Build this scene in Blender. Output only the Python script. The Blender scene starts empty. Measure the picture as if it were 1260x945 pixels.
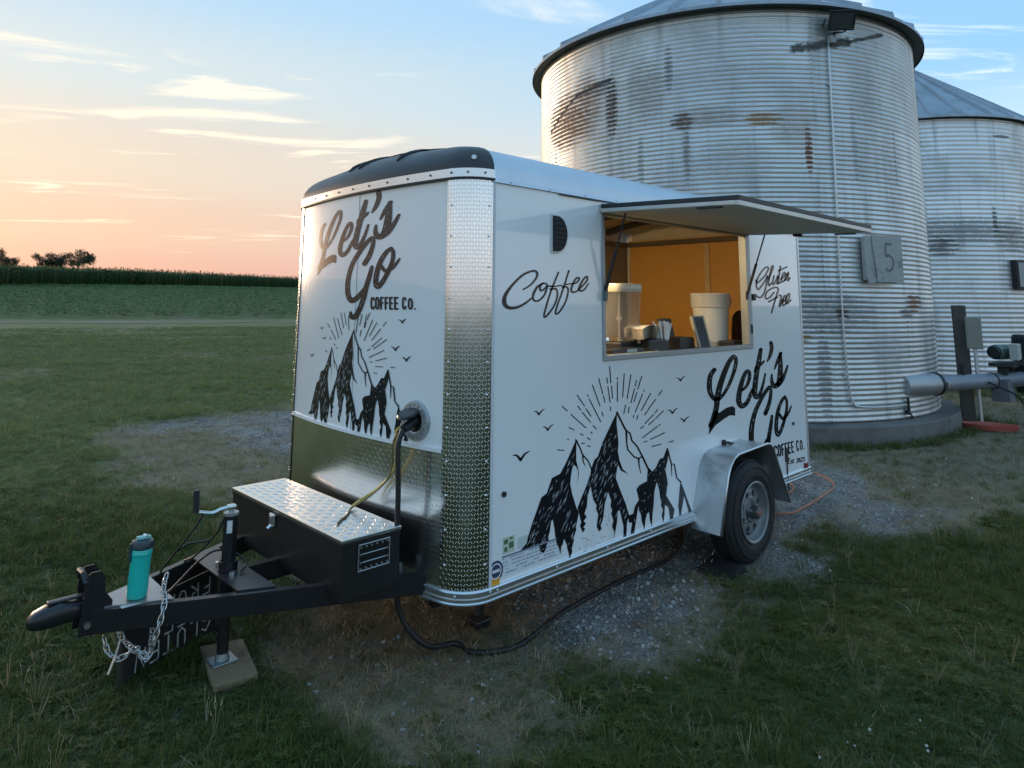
import bpy, bmesh, math, random
import numpy as np
from mathutils import Matrix, Vector, geometry

random.seed(7)
rng = np.random.default_rng(7)
sc = bpy.context.scene
COL = sc.collection
PI = math.pi
rad = math.radians

# ------------------------------------------------------------------ camera
CAM = Vector((-2.326, -2.55, 1.72))
RC = ((0.71864531, 0.10702379, 0.68709157),      # world axes seen from the camera (right, down, forward)
      (-0.69533577, 0.09986216, 0.71171323),
      (0.0075558, -0.98922872, 0.14618295))
F_PX, CX_PX, CY_PX = 841.0, 630.0, 248.0         # focal length and optical centre measured on the photograph
cam = bpy.data.objects.new('camera', bpy.data.cameras.new('camera'))
COL.objects.link(cam)
sc.camera = cam
_m = Matrix([[RC[i][0], -RC[i][1], -RC[i][2]] for i in range(3)]).to_4x4()
_m.translation = CAM
cam.matrix_world = _m
cam.data.sensor_width = 36.0
cam.data.lens = F_PX / 1260 * 36
cam.data.shift_y = (CY_PX - 472.5) / 1260
cam.data.clip_start = 0.05
cam.data.clip_end = 8000

# ------------------------------------------------------------------ world: dusk sky
world = bpy.data.worlds.new('World')
sc.world = world
world.use_nodes = True
CLOUD_X, CLOUD_Y = 1.5, 6.6
SUN_EL, SUN_AZ = 1.5, 92.0     # degrees; azimuth counted from +x, the sun is going down behind the fields


def build_world():
    nt = world.node_tree
    N, L = nt.nodes, nt.links
    bg = N['Background']

    def math_(op, a, b=None, c=None, clamp=False):
        n = N.new('ShaderNodeMath'); n.operation = op; n.use_clamp = clamp
        for i, v in enumerate((a, b, c)):
            if v is None: continue
            if isinstance(v, (int, float)): n.inputs[i].default_value = v
            else: L.new(v, n.inputs[i])
        return n.outputs[0]

    def mix(f, a, b, blend='MIX'):
        n = N.new('ShaderNodeMix'); n.data_type = 'RGBA'; n.blend_type = blend
        for s, v in ((n.inputs[0], f), (n.inputs[6], a), (n.inputs[7], b)):
            if isinstance(v, (int, float)): s.default_value = v
            elif isinstance(v, tuple): s.default_value = (*v, 1)
            else: L.new(v, s)
        return n.outputs[2]

    def ramp(f, stops):
        n = N.new('ShaderNodeValToRGB'); cr = n.color_ramp
        cr.interpolation = 'EASE'
        while len(cr.elements) < len(stops): cr.elements.new(0.5)
        for e, (p, c) in zip(cr.elements, stops):
            e.position = p; e.color = (*c, 1)
        L.new(f, n.inputs[0])
        return n.outputs[0]

    sky = N.new('ShaderNodeTexSky'); sky.sky_type = 'NISHITA'; sky.sun_disc = False
    sky.sun_elevation = rad(SUN_EL); sky.sun_rotation = rad(90 - SUN_AZ)
    sky.dust_density = 2.0; sky.ozone_density = 2.5; sky.air_density = 1.0
    gam = N.new('ShaderNodeGamma'); gam.inputs[1].default_value = 0.5
    L.new(sky.outputs[0], gam.inputs[0])
    nish = mix(1.0, gam.outputs[0], (4.2, 4.2, 4.6), 'MULTIPLY')

    tc = N.new('ShaderNodeTexCoord')
    sep = N.new('ShaderNodeSeparateXYZ'); L.new(tc.outputs['Generated'], sep.inputs[0])
    x, y, z = sep.outputs
    el = math_('DIVIDE', math_('ARCSINE', z), PI / 2, clamp=True)          # 0 horizon .. 1 zenith
    hx, hy = math.cos(rad(SUN_AZ)), math.sin(rad(SUN_AZ))
    hor = math_('SQRT', math_('ADD', math_('ADD', math_('MULTIPLY', x, x), math_('MULTIPLY', y, y)), 1e-6))
    ca = math_('DIVIDE', math_('ADD', math_('MULTIPLY', x, hx), math_('MULTIPLY', y, hy)), hor)
    west = N.new('ShaderNodeMapRange'); west.interpolation_type = 'SMOOTHSTEP'
    L.new(ca, west.inputs[0]); west.inputs[1].default_value = 0.10; west.inputs[2].default_value = 1.05
    warm = ramp(el, [(0.0, (4.3, 2.1, 2.5)), (0.022, (4.6, 2.4, 2.1)), (0.06, (4.8, 3.15, 2.2)), (0.115, (4.8, 4.0, 2.95)),
                     (0.19, (4.0, 4.6, 4.5)), (0.27, (2.7, 4.2, 5.4)), (0.45, (2.1, 3.9, 5.8)), (1.0, (2.0, 3.9, 5.9))])
    cool = ramp(el, [(0.0, (6.6, 6.2, 6.2)), (0.06, (5.8, 6.3, 6.6)), (0.13, (3.7, 5.2, 6.4)), (0.20, (2.0, 4.0, 6.1)),
                     (0.27, (1.9, 3.8, 5.9)), (0.45, (1.9, 3.8, 5.9)), (1.0, (2.0, 3.9, 5.9))])
    grad = mix(west.outputs[0], cool, warm)
    base = mix(0.18, grad, nish)

    # thin cirrus: noise stretched along the horizon, looked up where the ray meets a flat cloud layer
    t = math_('DIVIDE', 1.0, math_('MAXIMUM', z, 0.03))
    cmb = N.new('ShaderNodeCombineXYZ')
    L.new(math_('MULTIPLY', x, t), cmb.inputs[0]); L.new(math_('MULTIPLY', y, t), cmb.inputs[1])
    rot0 = N.new('ShaderNodeMapping'); rot0.inputs['Rotation'].default_value = (0, 0, rad(-49))
    L.new(cmb.outputs[0], rot0.inputs[0])
    rot = N.new('ShaderNodeMapping')
    rot.inputs['Scale'].default_value = (1.25, 0.50, 1); rot.inputs['Location'].default_value = (CLOUD_X, CLOUD_Y, 0)
    L.new(rot0.outputs[0], rot.inputs[0])
    n1 = N.new('ShaderNodeTexNoise'); n1.inputs['Scale'].default_value = 1.6
    n1.inputs['Detail'].default_value = 8; n1.inputs['Roughness'].default_value = 0.60; n1.inputs['Distortion'].default_value = 1.1
    L.new(rot.outputs[0], n1.inputs[0])
    cl = N.new('ShaderNodeMapRange'); cl.interpolation_type = 'SMOOTHSTEP'
    L.new(n1.outputs['Fac'], cl.inputs[0]); cl.inputs[1].default_value = 0.50; cl.inputs[2].default_value = 0.68
    n2 = N.new('ShaderNodeTexNoise'); n2.inputs['Scale'].default_value = 0.75; n2.inputs['Detail'].default_value = 2
    L.new(rot.outputs[0], n2.inputs[0])
    patch = N.new('ShaderNodeMapRange'); patch.interpolation_type = 'SMOOTHSTEP'
    L.new(n2.outputs['Fac'], patch.inputs[0]); patch.inputs[1].default_value = 0.50; patch.inputs[2].default_value = 0.64
    fade = N.new('ShaderNodeMapRange'); fade.interpolation_type = 'SMOOTHSTEP'
    L.new(z, fade.inputs[0]); fade.inputs[1].default_value = 0.035; fade.inputs[2].default_value = 0.12
    cf = math_('MULTIPLY', math_('MULTIPLY', cl.outputs[0], patch.outputs[0]), fade.outputs[0])
    cf = math_('MULTIPLY', cf, 0.70)
    ccol = mix(west.outputs[0], (6.6, 7.0, 7.4), (8.0, 6.7, 4.9))
    out = mix(cf, base, ccol)
    # below the horizon: dark land
    down = N.new('ShaderNodeMapRange'); L.new(z, down.inputs[0])
    down.inputs[1].default_value = -0.03; down.inputs[2].default_value = -0.005
    out = mix(down.outputs[0], (0.35, 0.40, 0.25), out)
    L.new(out, bg.inputs[0])
    bg.inputs[1].default_value = 0.079


build_world()

sun = bpy.data.objects.new('sun', bpy.data.lights.new('sun', 'SUN'))
COL.objects.link(sun)
sun.data.energy = 1.1
sun.data.angle = rad(12)
sun.data.color = (1.0, 0.70, 0.46)
_d = Vector((math.cos(rad(SUN_AZ)) * math.cos(rad(SUN_EL + 2)), math.sin(rad(SUN_AZ)) * math.cos(rad(SUN_EL + 2)), math.sin(rad(SUN_EL + 2))))
sun.rotation_euler = _d.to_track_quat('Z', 'Y').to_euler()

sc.view_settings.view_transform = 'Standard'
sc.view_settings.look = 'None'
sc.view_settings.exposure = 1.20
sc.view_settings.gamma = 1.0
sc.cycles.use_denoising = True
sc.cycles.max_bounces = 8
sc.cycles.transparent_max_bounces = 12

# ------------------------------------------------------------------ measuring: where a sight line meets a plane
def sight(u, v):
    c = (u - CX_PX, v - CY_PX, F_PX)
    return Vector([sum(RC[i][k] * c[k] for k in range(3)) for i in range(3)])

def at_y(u, v, y=0.0):
    d = sight(u, v); return CAM + d * ((y - CAM.y) / d.y)

def at_x(u, v, x=0.0):
    d = sight(u, v); return CAM + d * ((x - CAM.x) / d.x)

def at_z(u, v, z=0.0):
    d = sight(u, v); return CAM + d * ((z - CAM.z) / d.z)

# ------------------------------------------------------------------ material helpers
MATS = {}

class NT:
    def __init__(self, name):
        self.m = bpy.data.materials.new(name); self.m.use_nodes = True
        self.t = self.m.node_tree; self.N = self.t.nodes; self.L = self.t.links
        self.b = self.N['Principled BSDF']
    def new(self, kind, **kw):
        n = self.N.new(kind)
        for k, v in kw.items(): setattr(n, k, v)
        return n
    def put(self, s, v):
        if isinstance(v, (int, float)): s.default_value = v
        elif isinstance(v, tuple): s.default_value = v if len(v) == len(s.default_value) else (*v, 1)
        else: self.L.new(v, s)
    def math(self, op, a, b=None, c=None, clamp=False):
        n = self.new('ShaderNodeMath', operation=op, use_clamp=clamp)
        for i, v in enumerate((a, b, c)):
            if v is not None: self.put(n.inputs[i], v)
        return n.outputs[0]
    def mix(self, f, a, b, blend='MIX'):
        n = self.new('ShaderNodeMix', data_type='RGBA', blend_type=blend)
        self.put(n.inputs[0], f); self.put(n.inputs[6], a); self.put(n.inputs[7], b)
        return n.outputs[2]
    def rng(self, f, a, b, c=0.0, d=1.0):
        n = self.new('ShaderNodeMapRange', interpolation_type='SMOOTHSTEP')
        self.put(n.inputs[0], f)
        for i, v in zip((1, 2, 3, 4), (a, b, c, d)): n.inputs[i].default_value = v
        return n.outputs[0]
    def pos(self):
        return self.new('ShaderNodeNewGeometry').outputs['Position']
    def noise(self, scale, detail=4, rough=0.55, vec=None, dist=0.0, stretch=None):
        n = self.new('ShaderNodeTexNoise')
        n.inputs['Scale'].default_value = scale; n.inputs['Detail'].default_value = detail
        n.inputs['Roughness'].default_value = rough; n.inputs['Distortion'].default_value = dist
        v = vec if vec is not None else self.pos()
        if stretch:
            m = self.new('ShaderNodeMapping'); m.inputs['Scale'].default_value = stretch
            self.L.new(v, m.inputs[0]); v = m.outputs[0]
        self.L.new(v, n.inputs[0])
        return n.outputs['Fac']
    def bump(self, h, strength=0.3, dist=0.01, normal=None):
        n = self.new('ShaderNodeBump'); n.inputs['Strength'].default_value = strength; n.inputs['Distance'].default_value = dist
        self.put(n.inputs['Height'], h)
        if normal is not None: self.L.new(normal, n.inputs['Normal'])
        self.L.new(n.outputs[0], self.b.inputs['Normal'])
        return n.outputs[0]
    def rand(self):
        return self.new('ShaderNodeObjectInfo').outputs['Random']
    def set(self, color=None, rough=None, metal=None, coat=None, spec=None):
        if color is not None: self.put(self.b.inputs['Base Color'], color)
        if rough is not None: self.put(self.b.inputs['Roughness'], rough)
        if metal is not None: self.put(self.b.inputs['Metallic'], metal)
        if coat is not None: self.put(self.b.inputs['Coat Weight'], coat); self.b.inputs['Coat Roughness'].default_value = 0.05
        if spec is not None: self.put(self.b.inputs['Specular IOR Level'], spec)
        return self


def mat(name, color, rough=0.5, metal=0.0, var=0.12, scale=12.0, bump=0.0, coat=None, dirt=None):
    """plain surface with a little unevenness in colour, gloss and relief"""
    if name in MATS: return MATS[name]
    n = NT(name)
    f = n.noise(scale, 5, 0.6)
    lo = tuple(c * (1 - var) for c in color); hi = tuple(min(1, c * (1 + var)) for c in color)
    colr = n.mix(f, lo, hi)
    if dirt:
        dn = n.rng(n.noise(scale * 0.35, 8, 0.7), 0.5, 0.75)
        colr = n.mix(n.math('MULTIPLY', dn, dirt[1]), colr, dirt[0])
    n.set(colr, n.math('ADD', rough - 0.06, n.math('MULTIPLY', n.noise(scale * 2.3, 4, 0.6), 0.12)), metal, coat)
    if bump: n.bump(n.noise(scale * 6, 4, 0.6), bump, 0.004)
    MATS[name] = n.m
    return n.m

# ------------------------------------------------------------------ mesh helpers
class MB:
    """collects shapes (world coordinates) for ONE mesh object"""
    def __init__(self): self.v = []; self.f = []; self.uv = {}
    def add(self, vs, fs):
        o = len(self.v); self.v += [tuple(p) for p in vs]; self.f += [tuple(i + o for i in f) for f in fs]
    def box(self, a, b, bev=0.0, M=None):
        x0, y0, z0 = a; x1, y1, z1 = b
        bm = bmesh.new()
        bmesh.ops.create_cube(bm, size=1.0)
        for v in bm.verts:
            v.co = Vector(((x0 + x1) / 2 + v.co.x * (x1 - x0), (y0 + y1) / 2 + v.co.y * (y1 - y0), (z0 + z1) / 2 + v.co.z * (z1 - z0)))
        if bev > 0:
            bmesh.ops.bevel(bm, geom=list(bm.edges), offset=bev, segments=2, affect='EDGES', profile=0.5)
        self.bm(bm, M)
        return self
    def bm(self, bm, M=None):
        bm.verts.index_update()
        vs = [(M @ v.co if M else v.co.copy()) for v in bm.verts]
        self.add(vs, [[v.index for v in f.verts] for f in bm.faces]); bm.free()
    def cyl(self, p0, p1, r, n=16, r2=None, caps=True):
        p0 = Vector(p0); p1 = Vector(p1); d = (p1 - p0).normalized()
        a = d.orthogonal().normalized(); b = d.cross(a)
        r2 = r if r2 is None else r2
        vs = []
        for p, rr in ((p0, r), (p1, r2)):
            for k in range(n):
                t = 2 * PI * k / n; vs.append(p + a * math.cos(t) * rr + b * math.sin(t) * rr)
        fs = [(k, (k + 1) % n, n + (k + 1) % n, n + k) for k in range(n)]
        if caps: fs += [tuple(range(n))[::-1], tuple(range(n, 2 * n))]
        self.add(vs, fs); return self
    def tube(self, pts, r, n=8, closed=False):
        pts = [Vector(p) for p in pts]; m = len(pts); vs = []; prev = None
        for i, p in enumerate(pts):
            if closed: d = pts[(i + 1) % m] - pts[i - 1]
            else: d = pts[min(i + 1, m - 1)] - pts[max(i - 1, 0)]
            d.normalize()
            if prev is None: a = d.orthogonal().normalized()
            else:
                a = prev - d * prev.dot(d); a.normalize()
            prev = a; b = d.cross(a)
            rr = r[i] if isinstance(r, (list, tuple)) else r
            for k in range(n):
                t = 2 * PI * k / n; vs.append(p + a * math.cos(t) * rr + b * math.sin(t) * rr)
        fs = []
        for i in range(m if closed else m - 1):
            j = (i + 1) % m
            for k in range(n): fs.append((i * n + k, i * n + (k + 1) % n, j * n + (k + 1) % n, j * n + k))
        if not closed: fs += [tuple(range(n))[::-1], tuple((m - 1) * n + k for k in range(n))]
        self.add(vs, fs); return self
    def lathe(self, prof, n=32, M=None, closed=False, caps=False):
        """prof: (r, h) pairs, turned about local z"""
        vs = []; m = len(prof)
        for r, h in prof:
            for k in range(n):
                t = 2 * PI * k / n; p = Vector((r * math.cos(t), r * math.sin(t), h)); vs.append(M @ p if M else p)
        fs = []
        for i in range(m if closed else m - 1):
            j = (i + 1) % m
            for k in range(n): fs.append((i * n + k, i * n + (k + 1) % n, j * n + (k + 1) % n, j * n + k))
        if not closed and caps:
            if prof[0][0] > 1e-5: fs.append(tuple(range(n))[::-1])
            if prof[-1][0] > 1e-5: fs.append(tuple((m - 1) * n + k for k in range(n)))
        self.add(vs, fs); return self
    def loft(self, rows):
        o = len(rows[0]); vs = [p for r in rows for p in r]
        self.add(vs, [(i * o + k, i * o + k + 1, (i + 1) * o + k + 1, (i + 1) * o + k) for i in range(len(rows) - 1) for k in range(o - 1)]); return self
    def prism(self, outline, axis, a, b):
        """extrude a 2-D outline along an axis from a to b"""
        def P(p, t):
            if axis == 'y': return Vector((p[0], t, p[1]))
            if axis == 'x': return Vector((t, p[0], p[1]))
            return Vector((p[0], p[1], t))
        n = len(outline)
        vs = [P(p, a) for p in outline] + [P(p, b) for p in outline]
        tri = geometry.tessellate_polygon([[Vector((p[0], p[1], 0)) for p in outline]])
        fs = [tuple(t) for t in tri] + [tuple(i + n for i in t)[::-1] for t in tri]
        fs += [(k, (k + 1) % n, n + (k + 1) % n, n + k) for k in range(n)]
        self.add(vs, fs); return self


def origin(o):
    w = Vector((0, 0, 0))
    while o is not None:
        w += o.location; o = o.parent
    return w

def build(name, mb, material, parent=None, smooth=False, fix=True, loc=None, auto=None, uv=None):
    """ONE mesh object out of the collected shapes; vertices are given in world coordinates"""
    me = bpy.data.meshes.new(name)
    off = origin(parent) + (Vector(loc) if loc is not None else Vector((0, 0, 0)))
    me.from_pydata([(p[0] - off.x, p[1] - off.y, p[2] - off.z) for p in mb.v], [], mb.f)
    if fix:
        bm = bmesh.new(); bm.from_mesh(me); bmesh.ops.recalc_face_normals(bm, faces=bm.faces); bm.to_mesh(me); bm.free()
    if uv is not None:
        l = me.uv_layers.new(name='uv')
        for lp in me.loops:
            l.data[lp.index].uv = uv(Vector(me.vertices[lp.vertex_index].co) + off)
    if smooth:
        me.polygons.foreach_set('use_smooth', [True] * len(me.polygons))
        if auto is not None:
            try: me.set_sharp_from_angle(angle=rad(auto))
            except Exception: pass
    me.materials.append(material)
    o = bpy.data.objects.new(name, me); COL.objects.link(o)
    if parent is not None: o.parent = parent
    if loc is not None: o.location = loc
    return o

def thing(name, label, cat, loc=(0, 0, 0), group=None):
    o = bpy.data.objects.new(name, None); COL.objects.link(o); o.empty_display_size = 0.2
    o.location = loc; o['label'] = label; o['category'] = cat
    if group: o['group'] = group
    return o

def tag(o, label, cat, group=None):
    o['label'] = label; o['category'] = cat
    if group: o['group'] = group
    return o

def copy_tree(o, parent=None):
    c = o.copy(); COL.objects.link(c)
    if parent is not None: c.parent = parent
    for ch in list(o.children): copy_tree(ch, c)
    return c

def kind(o, k):
    o['kind'] = k; return o

def spline(pts, sub=6):
    """Catmull-Rom through points of any dimension"""
    P = [np.array(p, float) for p in pts]
    P = [2 * P[0] - P[1]] + P + [2 * P[-1] - P[-2]]
    out = []
    for i in range(1, len(P) - 2):
        for k in range(sub):
            t = k / sub
            out.append(0.5 * (2 * P[i] + (P[i + 1] - P[i - 1]) * t + (2 * P[i - 1] - 5 * P[i] + 4 * P[i + 1] - P[i + 2]) * t * t + (3 * P[i] - P[i - 1] - 3 * P[i + 1] + P[i + 2]) * t ** 3))
    out.append(P[-2])
    return out

def smoothstep(a, b, x):
    t = np.clip((np.asarray(x, float) - a) / (b - a), 0, 1); return t * t * (3 - 2 * t)

# ================================================================== THE SETTING: terrain
def height(x, y):
    x = np.asarray(x, float); y = np.asarray(y, float)
    dx, dy = x - CAM.x, y - CAM.y
    r = np.hypot(dx, dy); az = np.degrees(np.arctan2(dy, dx))
    w = smoothstep(25, 60, az) * (1 - smoothstep(130, 165, az))
    far = 0.016 + 0.019 * smoothstep(62, 80, az)
    h = 3.3 * smoothstep(35, 150, r) / smoothstep(35, 150, 115) * (r < 115) + (r >= 115) * (3.3 + far * np.minimum(r - 115, 500))
    near = 0.010 * np.sin(x * 1.7 + 0.6 * y) * np.cos(y * 1.3) + 0.006 * np.sin(3.1 * x) * np.sin(2.7 * y + 1)
    pad = smoothstep(5.5, 9.0, r)
    return w * h + near * pad * (1 - smoothstep(40, 60, r))

def poly_dist(px, py, poly):
    """signed distance to a polygon, positive inside"""
    px = np.asarray(px, float); py = np.asarray(py, float)
    d = np.full(px.shape, 1e9); inside = np.zeros(px.shape, bool)
    n = len(poly)
    for i in range(n):
        x0, y0 = poly[i]; x1, y1 = poly[(i + 1) % n]
        ex, ey = x1 - x0, y1 - y0
        t = np.clip(((px - x0) * ex + (py - y0) * ey) / (ex * ex + ey * ey), 0, 1)
        d = np.minimum(d, np.hypot(px - x0 - t * ex, py - y0 - t * ey))
        with np.errstate(divide='ignore', invalid='ignore'):
            c = ((y0 > py) != (y1 > py)) & (px < ex * (py - y0) / (ey if ey else 1e-9) + x0)
        inside ^= c
    return np.where(inside, d, -d)

def vnoise(x, y, s, seed=0):
    """cheap smooth value noise in 0..1"""
    x = np.asarray(x, float) / s + 100.3 * (seed + 1); y = np.asarray(y, float) / s + 57.7 * (seed + 1)
    xi = np.floor(x); yi = np.floor(y); fx = x - xi; fy = y - yi
    fx = fx * fx * (3 - 2 * fx); fy = fy * fy * (3 - 2 * fy)
    def hsh(a, b):
        v = np.sin(a * 127.1 + b * 311.7) * 43758.5453; return v - np.floor(v)
    return (hsh(xi, yi) * (1 - fx) + hsh(xi + 1, yi) * fx) * (1 - fy) + (hsh(xi, yi + 1) * (1 - fx) + hsh(xi + 1, yi + 1) * fx) * fy

GRAVEL = [(0.35, -0.15), (1.5, -0.30), (2.5, -0.36), (3.2, -0.40), (4.2, -0.72), (4.9, -0.30), (5.6, 0.5), (5.9, 2.0), (5.6, 8.0), (3.1, 8.0),
          (0.5, 7.95), (0.55, 7.6), (1.2, 6.8), (1.3, 5.1), (1.0, 3.9), (0.7, 1.6)]
DRY = [(-1.02, 0.02), (-0.85, 0.5), (-0.6, 1.1), (-0.25, 1.6), (-0.1, 3.0), (-0.1, 5.0), (-0.2, 7.0), (0.4, 8.1), (4, 8.6), (9, 9), (14, 3), (13, -1.4), (6.6, -1.5), (5.0, -1.2),
       (4.2, -1.1), (3.2, -0.55), (2.2, -0.5), (1.2, -0.45), (0.45, -0.55), (-0.25, -0.72), (-0.75, -0.35)]

def zones(x, y):
    wob = (vnoise(x, y, 0.55, 1) - 0.5) * 0.55 + (vnoise(x, y, 0.16, 2) - 0.5) * 0.28
    g = smoothstep(-0.12, 0.34, poly_dist(x, y, GRAVEL) + wob * 1.3) * (1 - 0.38 * smoothstep(0.55, 0.8, vnoise(x, y, 0.45, 21)))
    d = smoothstep(-0.10, 0.35, poly_dist(x, y, DRY) + wob * 1.2)
    # a tongue of grass between the gravel and the lawn right of the wheel
    gp = smoothstep(-0.05, 0.25, poly_dist(x, y, [(2.7, -0.75), (3.1, -0.48), (3.6, -0.66), (3.9, -1.0), (3.8, -1.5), (3.0, -1.15)]) + wob * 0.5)
    d = d * (1 - gp); g = g * (1 - gp)
    r = np.hypot(x - CAM.x, y - CAM.y)
    d = np.maximum(d, 0.55 * smoothstep(0.62, 0.85, vnoise(x, y, 2.6, 5)) * smoothstep(6, 14, r))
    return g, d


def ground_material():
    n = NT('ground')
    g = n.new('ShaderNodeAttribute', attribute_name='gravel').outputs['Fac']
    d = n.new('ShaderNodeAttribute', attribute_name='dry').outputs['Fac']
    big = n.noise(0.35, 6, 0.6); mid = n.noise(3.0, 8, 0.65); fine = n.noise(45, 6, 0.7); grit = n.noise(160, 3, 0.7)
    green = n.mix(big, (0.050, 0.066, 0.018), (0.082, 0.094, 0.028))
    green = n.mix(n.rng(mid, 0.35, 0.7), green, (0.052, 0.070, 0.028))
    green = n.mix(n.rng(fine, 0.45, 0.62), green, (0.098, 0.122, 0.050))
    dry = n.mix(fine, (0.165, 0.130, 0.084), (0.37, 0.31, 0.205))
    dry = n.mix(n.rng(mid, 0.45, 0.75), dry, (0.135, 0.120, 0.064))
    vor = n.new('ShaderNodeTexVoronoi'); vor.inputs['Scale'].default_value = 70; n.L.new(n.pos(), vor.inputs[0])
    peb = n.mix(vor.outputs['Color'], (0.19, 0.182, 0.168), (0.42, 0.405, 0.375))
    peb = n.mix(n.rng(mid, 0.4, 0.7), peb, (0.15, 0.142, 0.128))
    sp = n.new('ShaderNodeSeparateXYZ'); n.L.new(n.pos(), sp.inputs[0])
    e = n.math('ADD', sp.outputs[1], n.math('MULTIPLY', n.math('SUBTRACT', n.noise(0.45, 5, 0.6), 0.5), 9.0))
    green = n.mix(n.math('MULTIPLY', n.rng(e, 2.2, 7.5), 0.85), green, n.mix(fine, (0.145, 0.165, 0.065), (0.25, 0.275, 0.115)))  # far lawn brightened with y, its evening light put into the colour
    c = n.mix(d, green, dry); c = n.mix(g, c, peb)
    n.set(c, 0.9, spec=0.2)
    n.bump(n.math('ADD', n.math('MULTIPLY', fine, 1.0), n.math('MULTIPLY', vor.outputs['Distance'], -1.2)), 0.8, 0.02)
    return n.m


def build_ground():
    N = 330
    t = np.linspace(-1, 1, N); s = 1.25 * np.sinh(7.2 * t)
    X, Y = np.meshgrid(s + 0.3, s + 0.6)
    Z = height(X, Y)
    v = np.stack([X, Y, Z], -1).reshape(-1, 3)
    i = np.arange(N * N).reshape(N, N)
    q = np.stack([i[:-1, :-1], i[:-1, 1:], i[1:, 1:], i[1:, :-1]], -1).reshape(-1, 4)
    me = bpy.data.meshes.new('ground')
    me.vertices.add(len(v)); me.vertices.foreach_set('co', v.ravel())
    me.loops.add(q.size); me.loops.foreach_set('vertex_index', q.ravel())
    me.polygons.add(len(q)); me.polygons.foreach_set('loop_start', np.arange(0, q.size, 4)); me.polygons.foreach_set('loop_total', np.full(len(q), 4))
    me.polygons.foreach_set('use_smooth', np.ones(len(q), bool))
    me.update(calc_edges=True); me.validate()
    g, d = zones(v[:, 0], v[:, 1])
    for nm, a in (('gravel', g), ('dry', d)):
        at = me.attributes.new(nm, 'FLOAT', 'POINT'); at.data.foreach_set('value', a.astype(np.float32))
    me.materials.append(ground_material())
    o = bpy.data.objects.new('ground', me); COL.objects.link(o); kind(o, 'structure')

    # farm lane of pale dust between the lawn and the bean field
    mb = MB(); rows = []
    a = np.array((5.94, 49.7)); b = np.array((21.5, 43.95)); dr = (b - a) / np.linalg.norm(b - a); nr = np.array((-dr[1], dr[0]))
    for k in range(90):
        p = a + dr * (-70 + 2.0 * k); w = 1.0 + 0.3 * math.sin(k * 0.7) + 0.25 * math.sin(k * 1.9)
        row = []
        for e in (-w, -w / 3, w / 3, w):
            q_ = p + nr * e; row.append((q_[0], q_[1], float(height(q_[0], q_[1])) + 0.02))
        rows.append(row)
    mb.loft(rows)
    kind(build('farm_lane', mb, mat('lane_dust', (0.20, 0.155, 0.095), 0.95, var=0.25, scale=1.5)), 'structure')


build_ground()

# ------------------------------------------------------------------ scattered plants and stones (nobody could count them)
def instancer(name, pts, rot, scl, idx, sources, label=None):
    me = bpy.data.meshes.new(name)
    me.vertices.add(len(pts)); me.vertices.foreach_set('co', np.asarray(pts, np.float32).ravel())
    for nm, arr, tp, key in (('rot', rot, 'FLOAT_VECTOR', 'vector'), ('scl', scl, 'FLOAT_VECTOR', 'vector'), ('idx', idx, 'INT', 'value')):
        at = me.attributes.new(nm, tp, 'POINT')
        at.data.foreach_set(key, np.asarray(arr, np.int32 if tp == 'INT' else np.float32).ravel())
    o = bpy.data.objects.new(name, me); COL.objects.link(o); kind(o, 'stuff')
    coll = bpy.data.collections.new(name + '_sources')
    for s in sources: coll.objects.link(s)
    ng = bpy.data.node_groups.new(name, 'GeometryNodeTree')
    ng.interface.new_socket('Geometry', in_out='INPUT', socket_type='NodeSocketGeometry')
    ng.interface.new_socket('Geometry', in_out='OUTPUT', socket_type='NodeSocketGeometry')
    gi = ng.nodes.new('NodeGroupInput'); go = ng.nodes.new('NodeGroupOutput')
    ci = ng.nodes.new('GeometryNodeCollectionInfo'); ci.inputs['Collection'].default_value = coll
    ci.inputs['Separate Children'].default_value = True; ci.inputs['Reset Children'].default_value = True
    ip = ng.nodes.new('GeometryNodeInstanceOnPoints'); ip.inputs['Pick Instance'].default_value = True
    def attr(nm, tp):
        a = ng.nodes.new('GeometryNodeInputNamedAttribute'); a.data_type = tp; a.inputs[0].default_value = nm
        return [s for s in a.outputs if s.enabled][0]
    ng.links.new(gi.outputs[0], ip.inputs['Points']); ng.links.new(ci.outputs[0], ip.inputs['Instance'])
    ng.links.new(attr('idx', 'INT'), ip.inputs['Instance Index'])
    e2r = ng.nodes.new('FunctionNodeEulerToRotation')
    ng.links.new(attr('rot', 'FLOAT_VECTOR'), e2r.inputs[0]); ng.links.new(e2r.outputs[0], ip.inputs['Rotation'])
    ng.links.new(attr('scl', 'FLOAT_VECTOR'), ip.inputs['Scale'])
    ng.links.new(ip.outputs[0], go.inputs[0])
    md = o.modifiers.new('scatter', 'NODES'); md.node_group = ng
    return o

def source(name, verts, faces, material, smooth=False):
    me = bpy.data.meshes.new(name); me.from_pydata(verts, [], faces); me.materials.append(material)
    if smooth: me.polygons.foreach_set('use_smooth', [True] * len(me.polygons))
    return bpy.data.objects.new(name, me)

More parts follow.
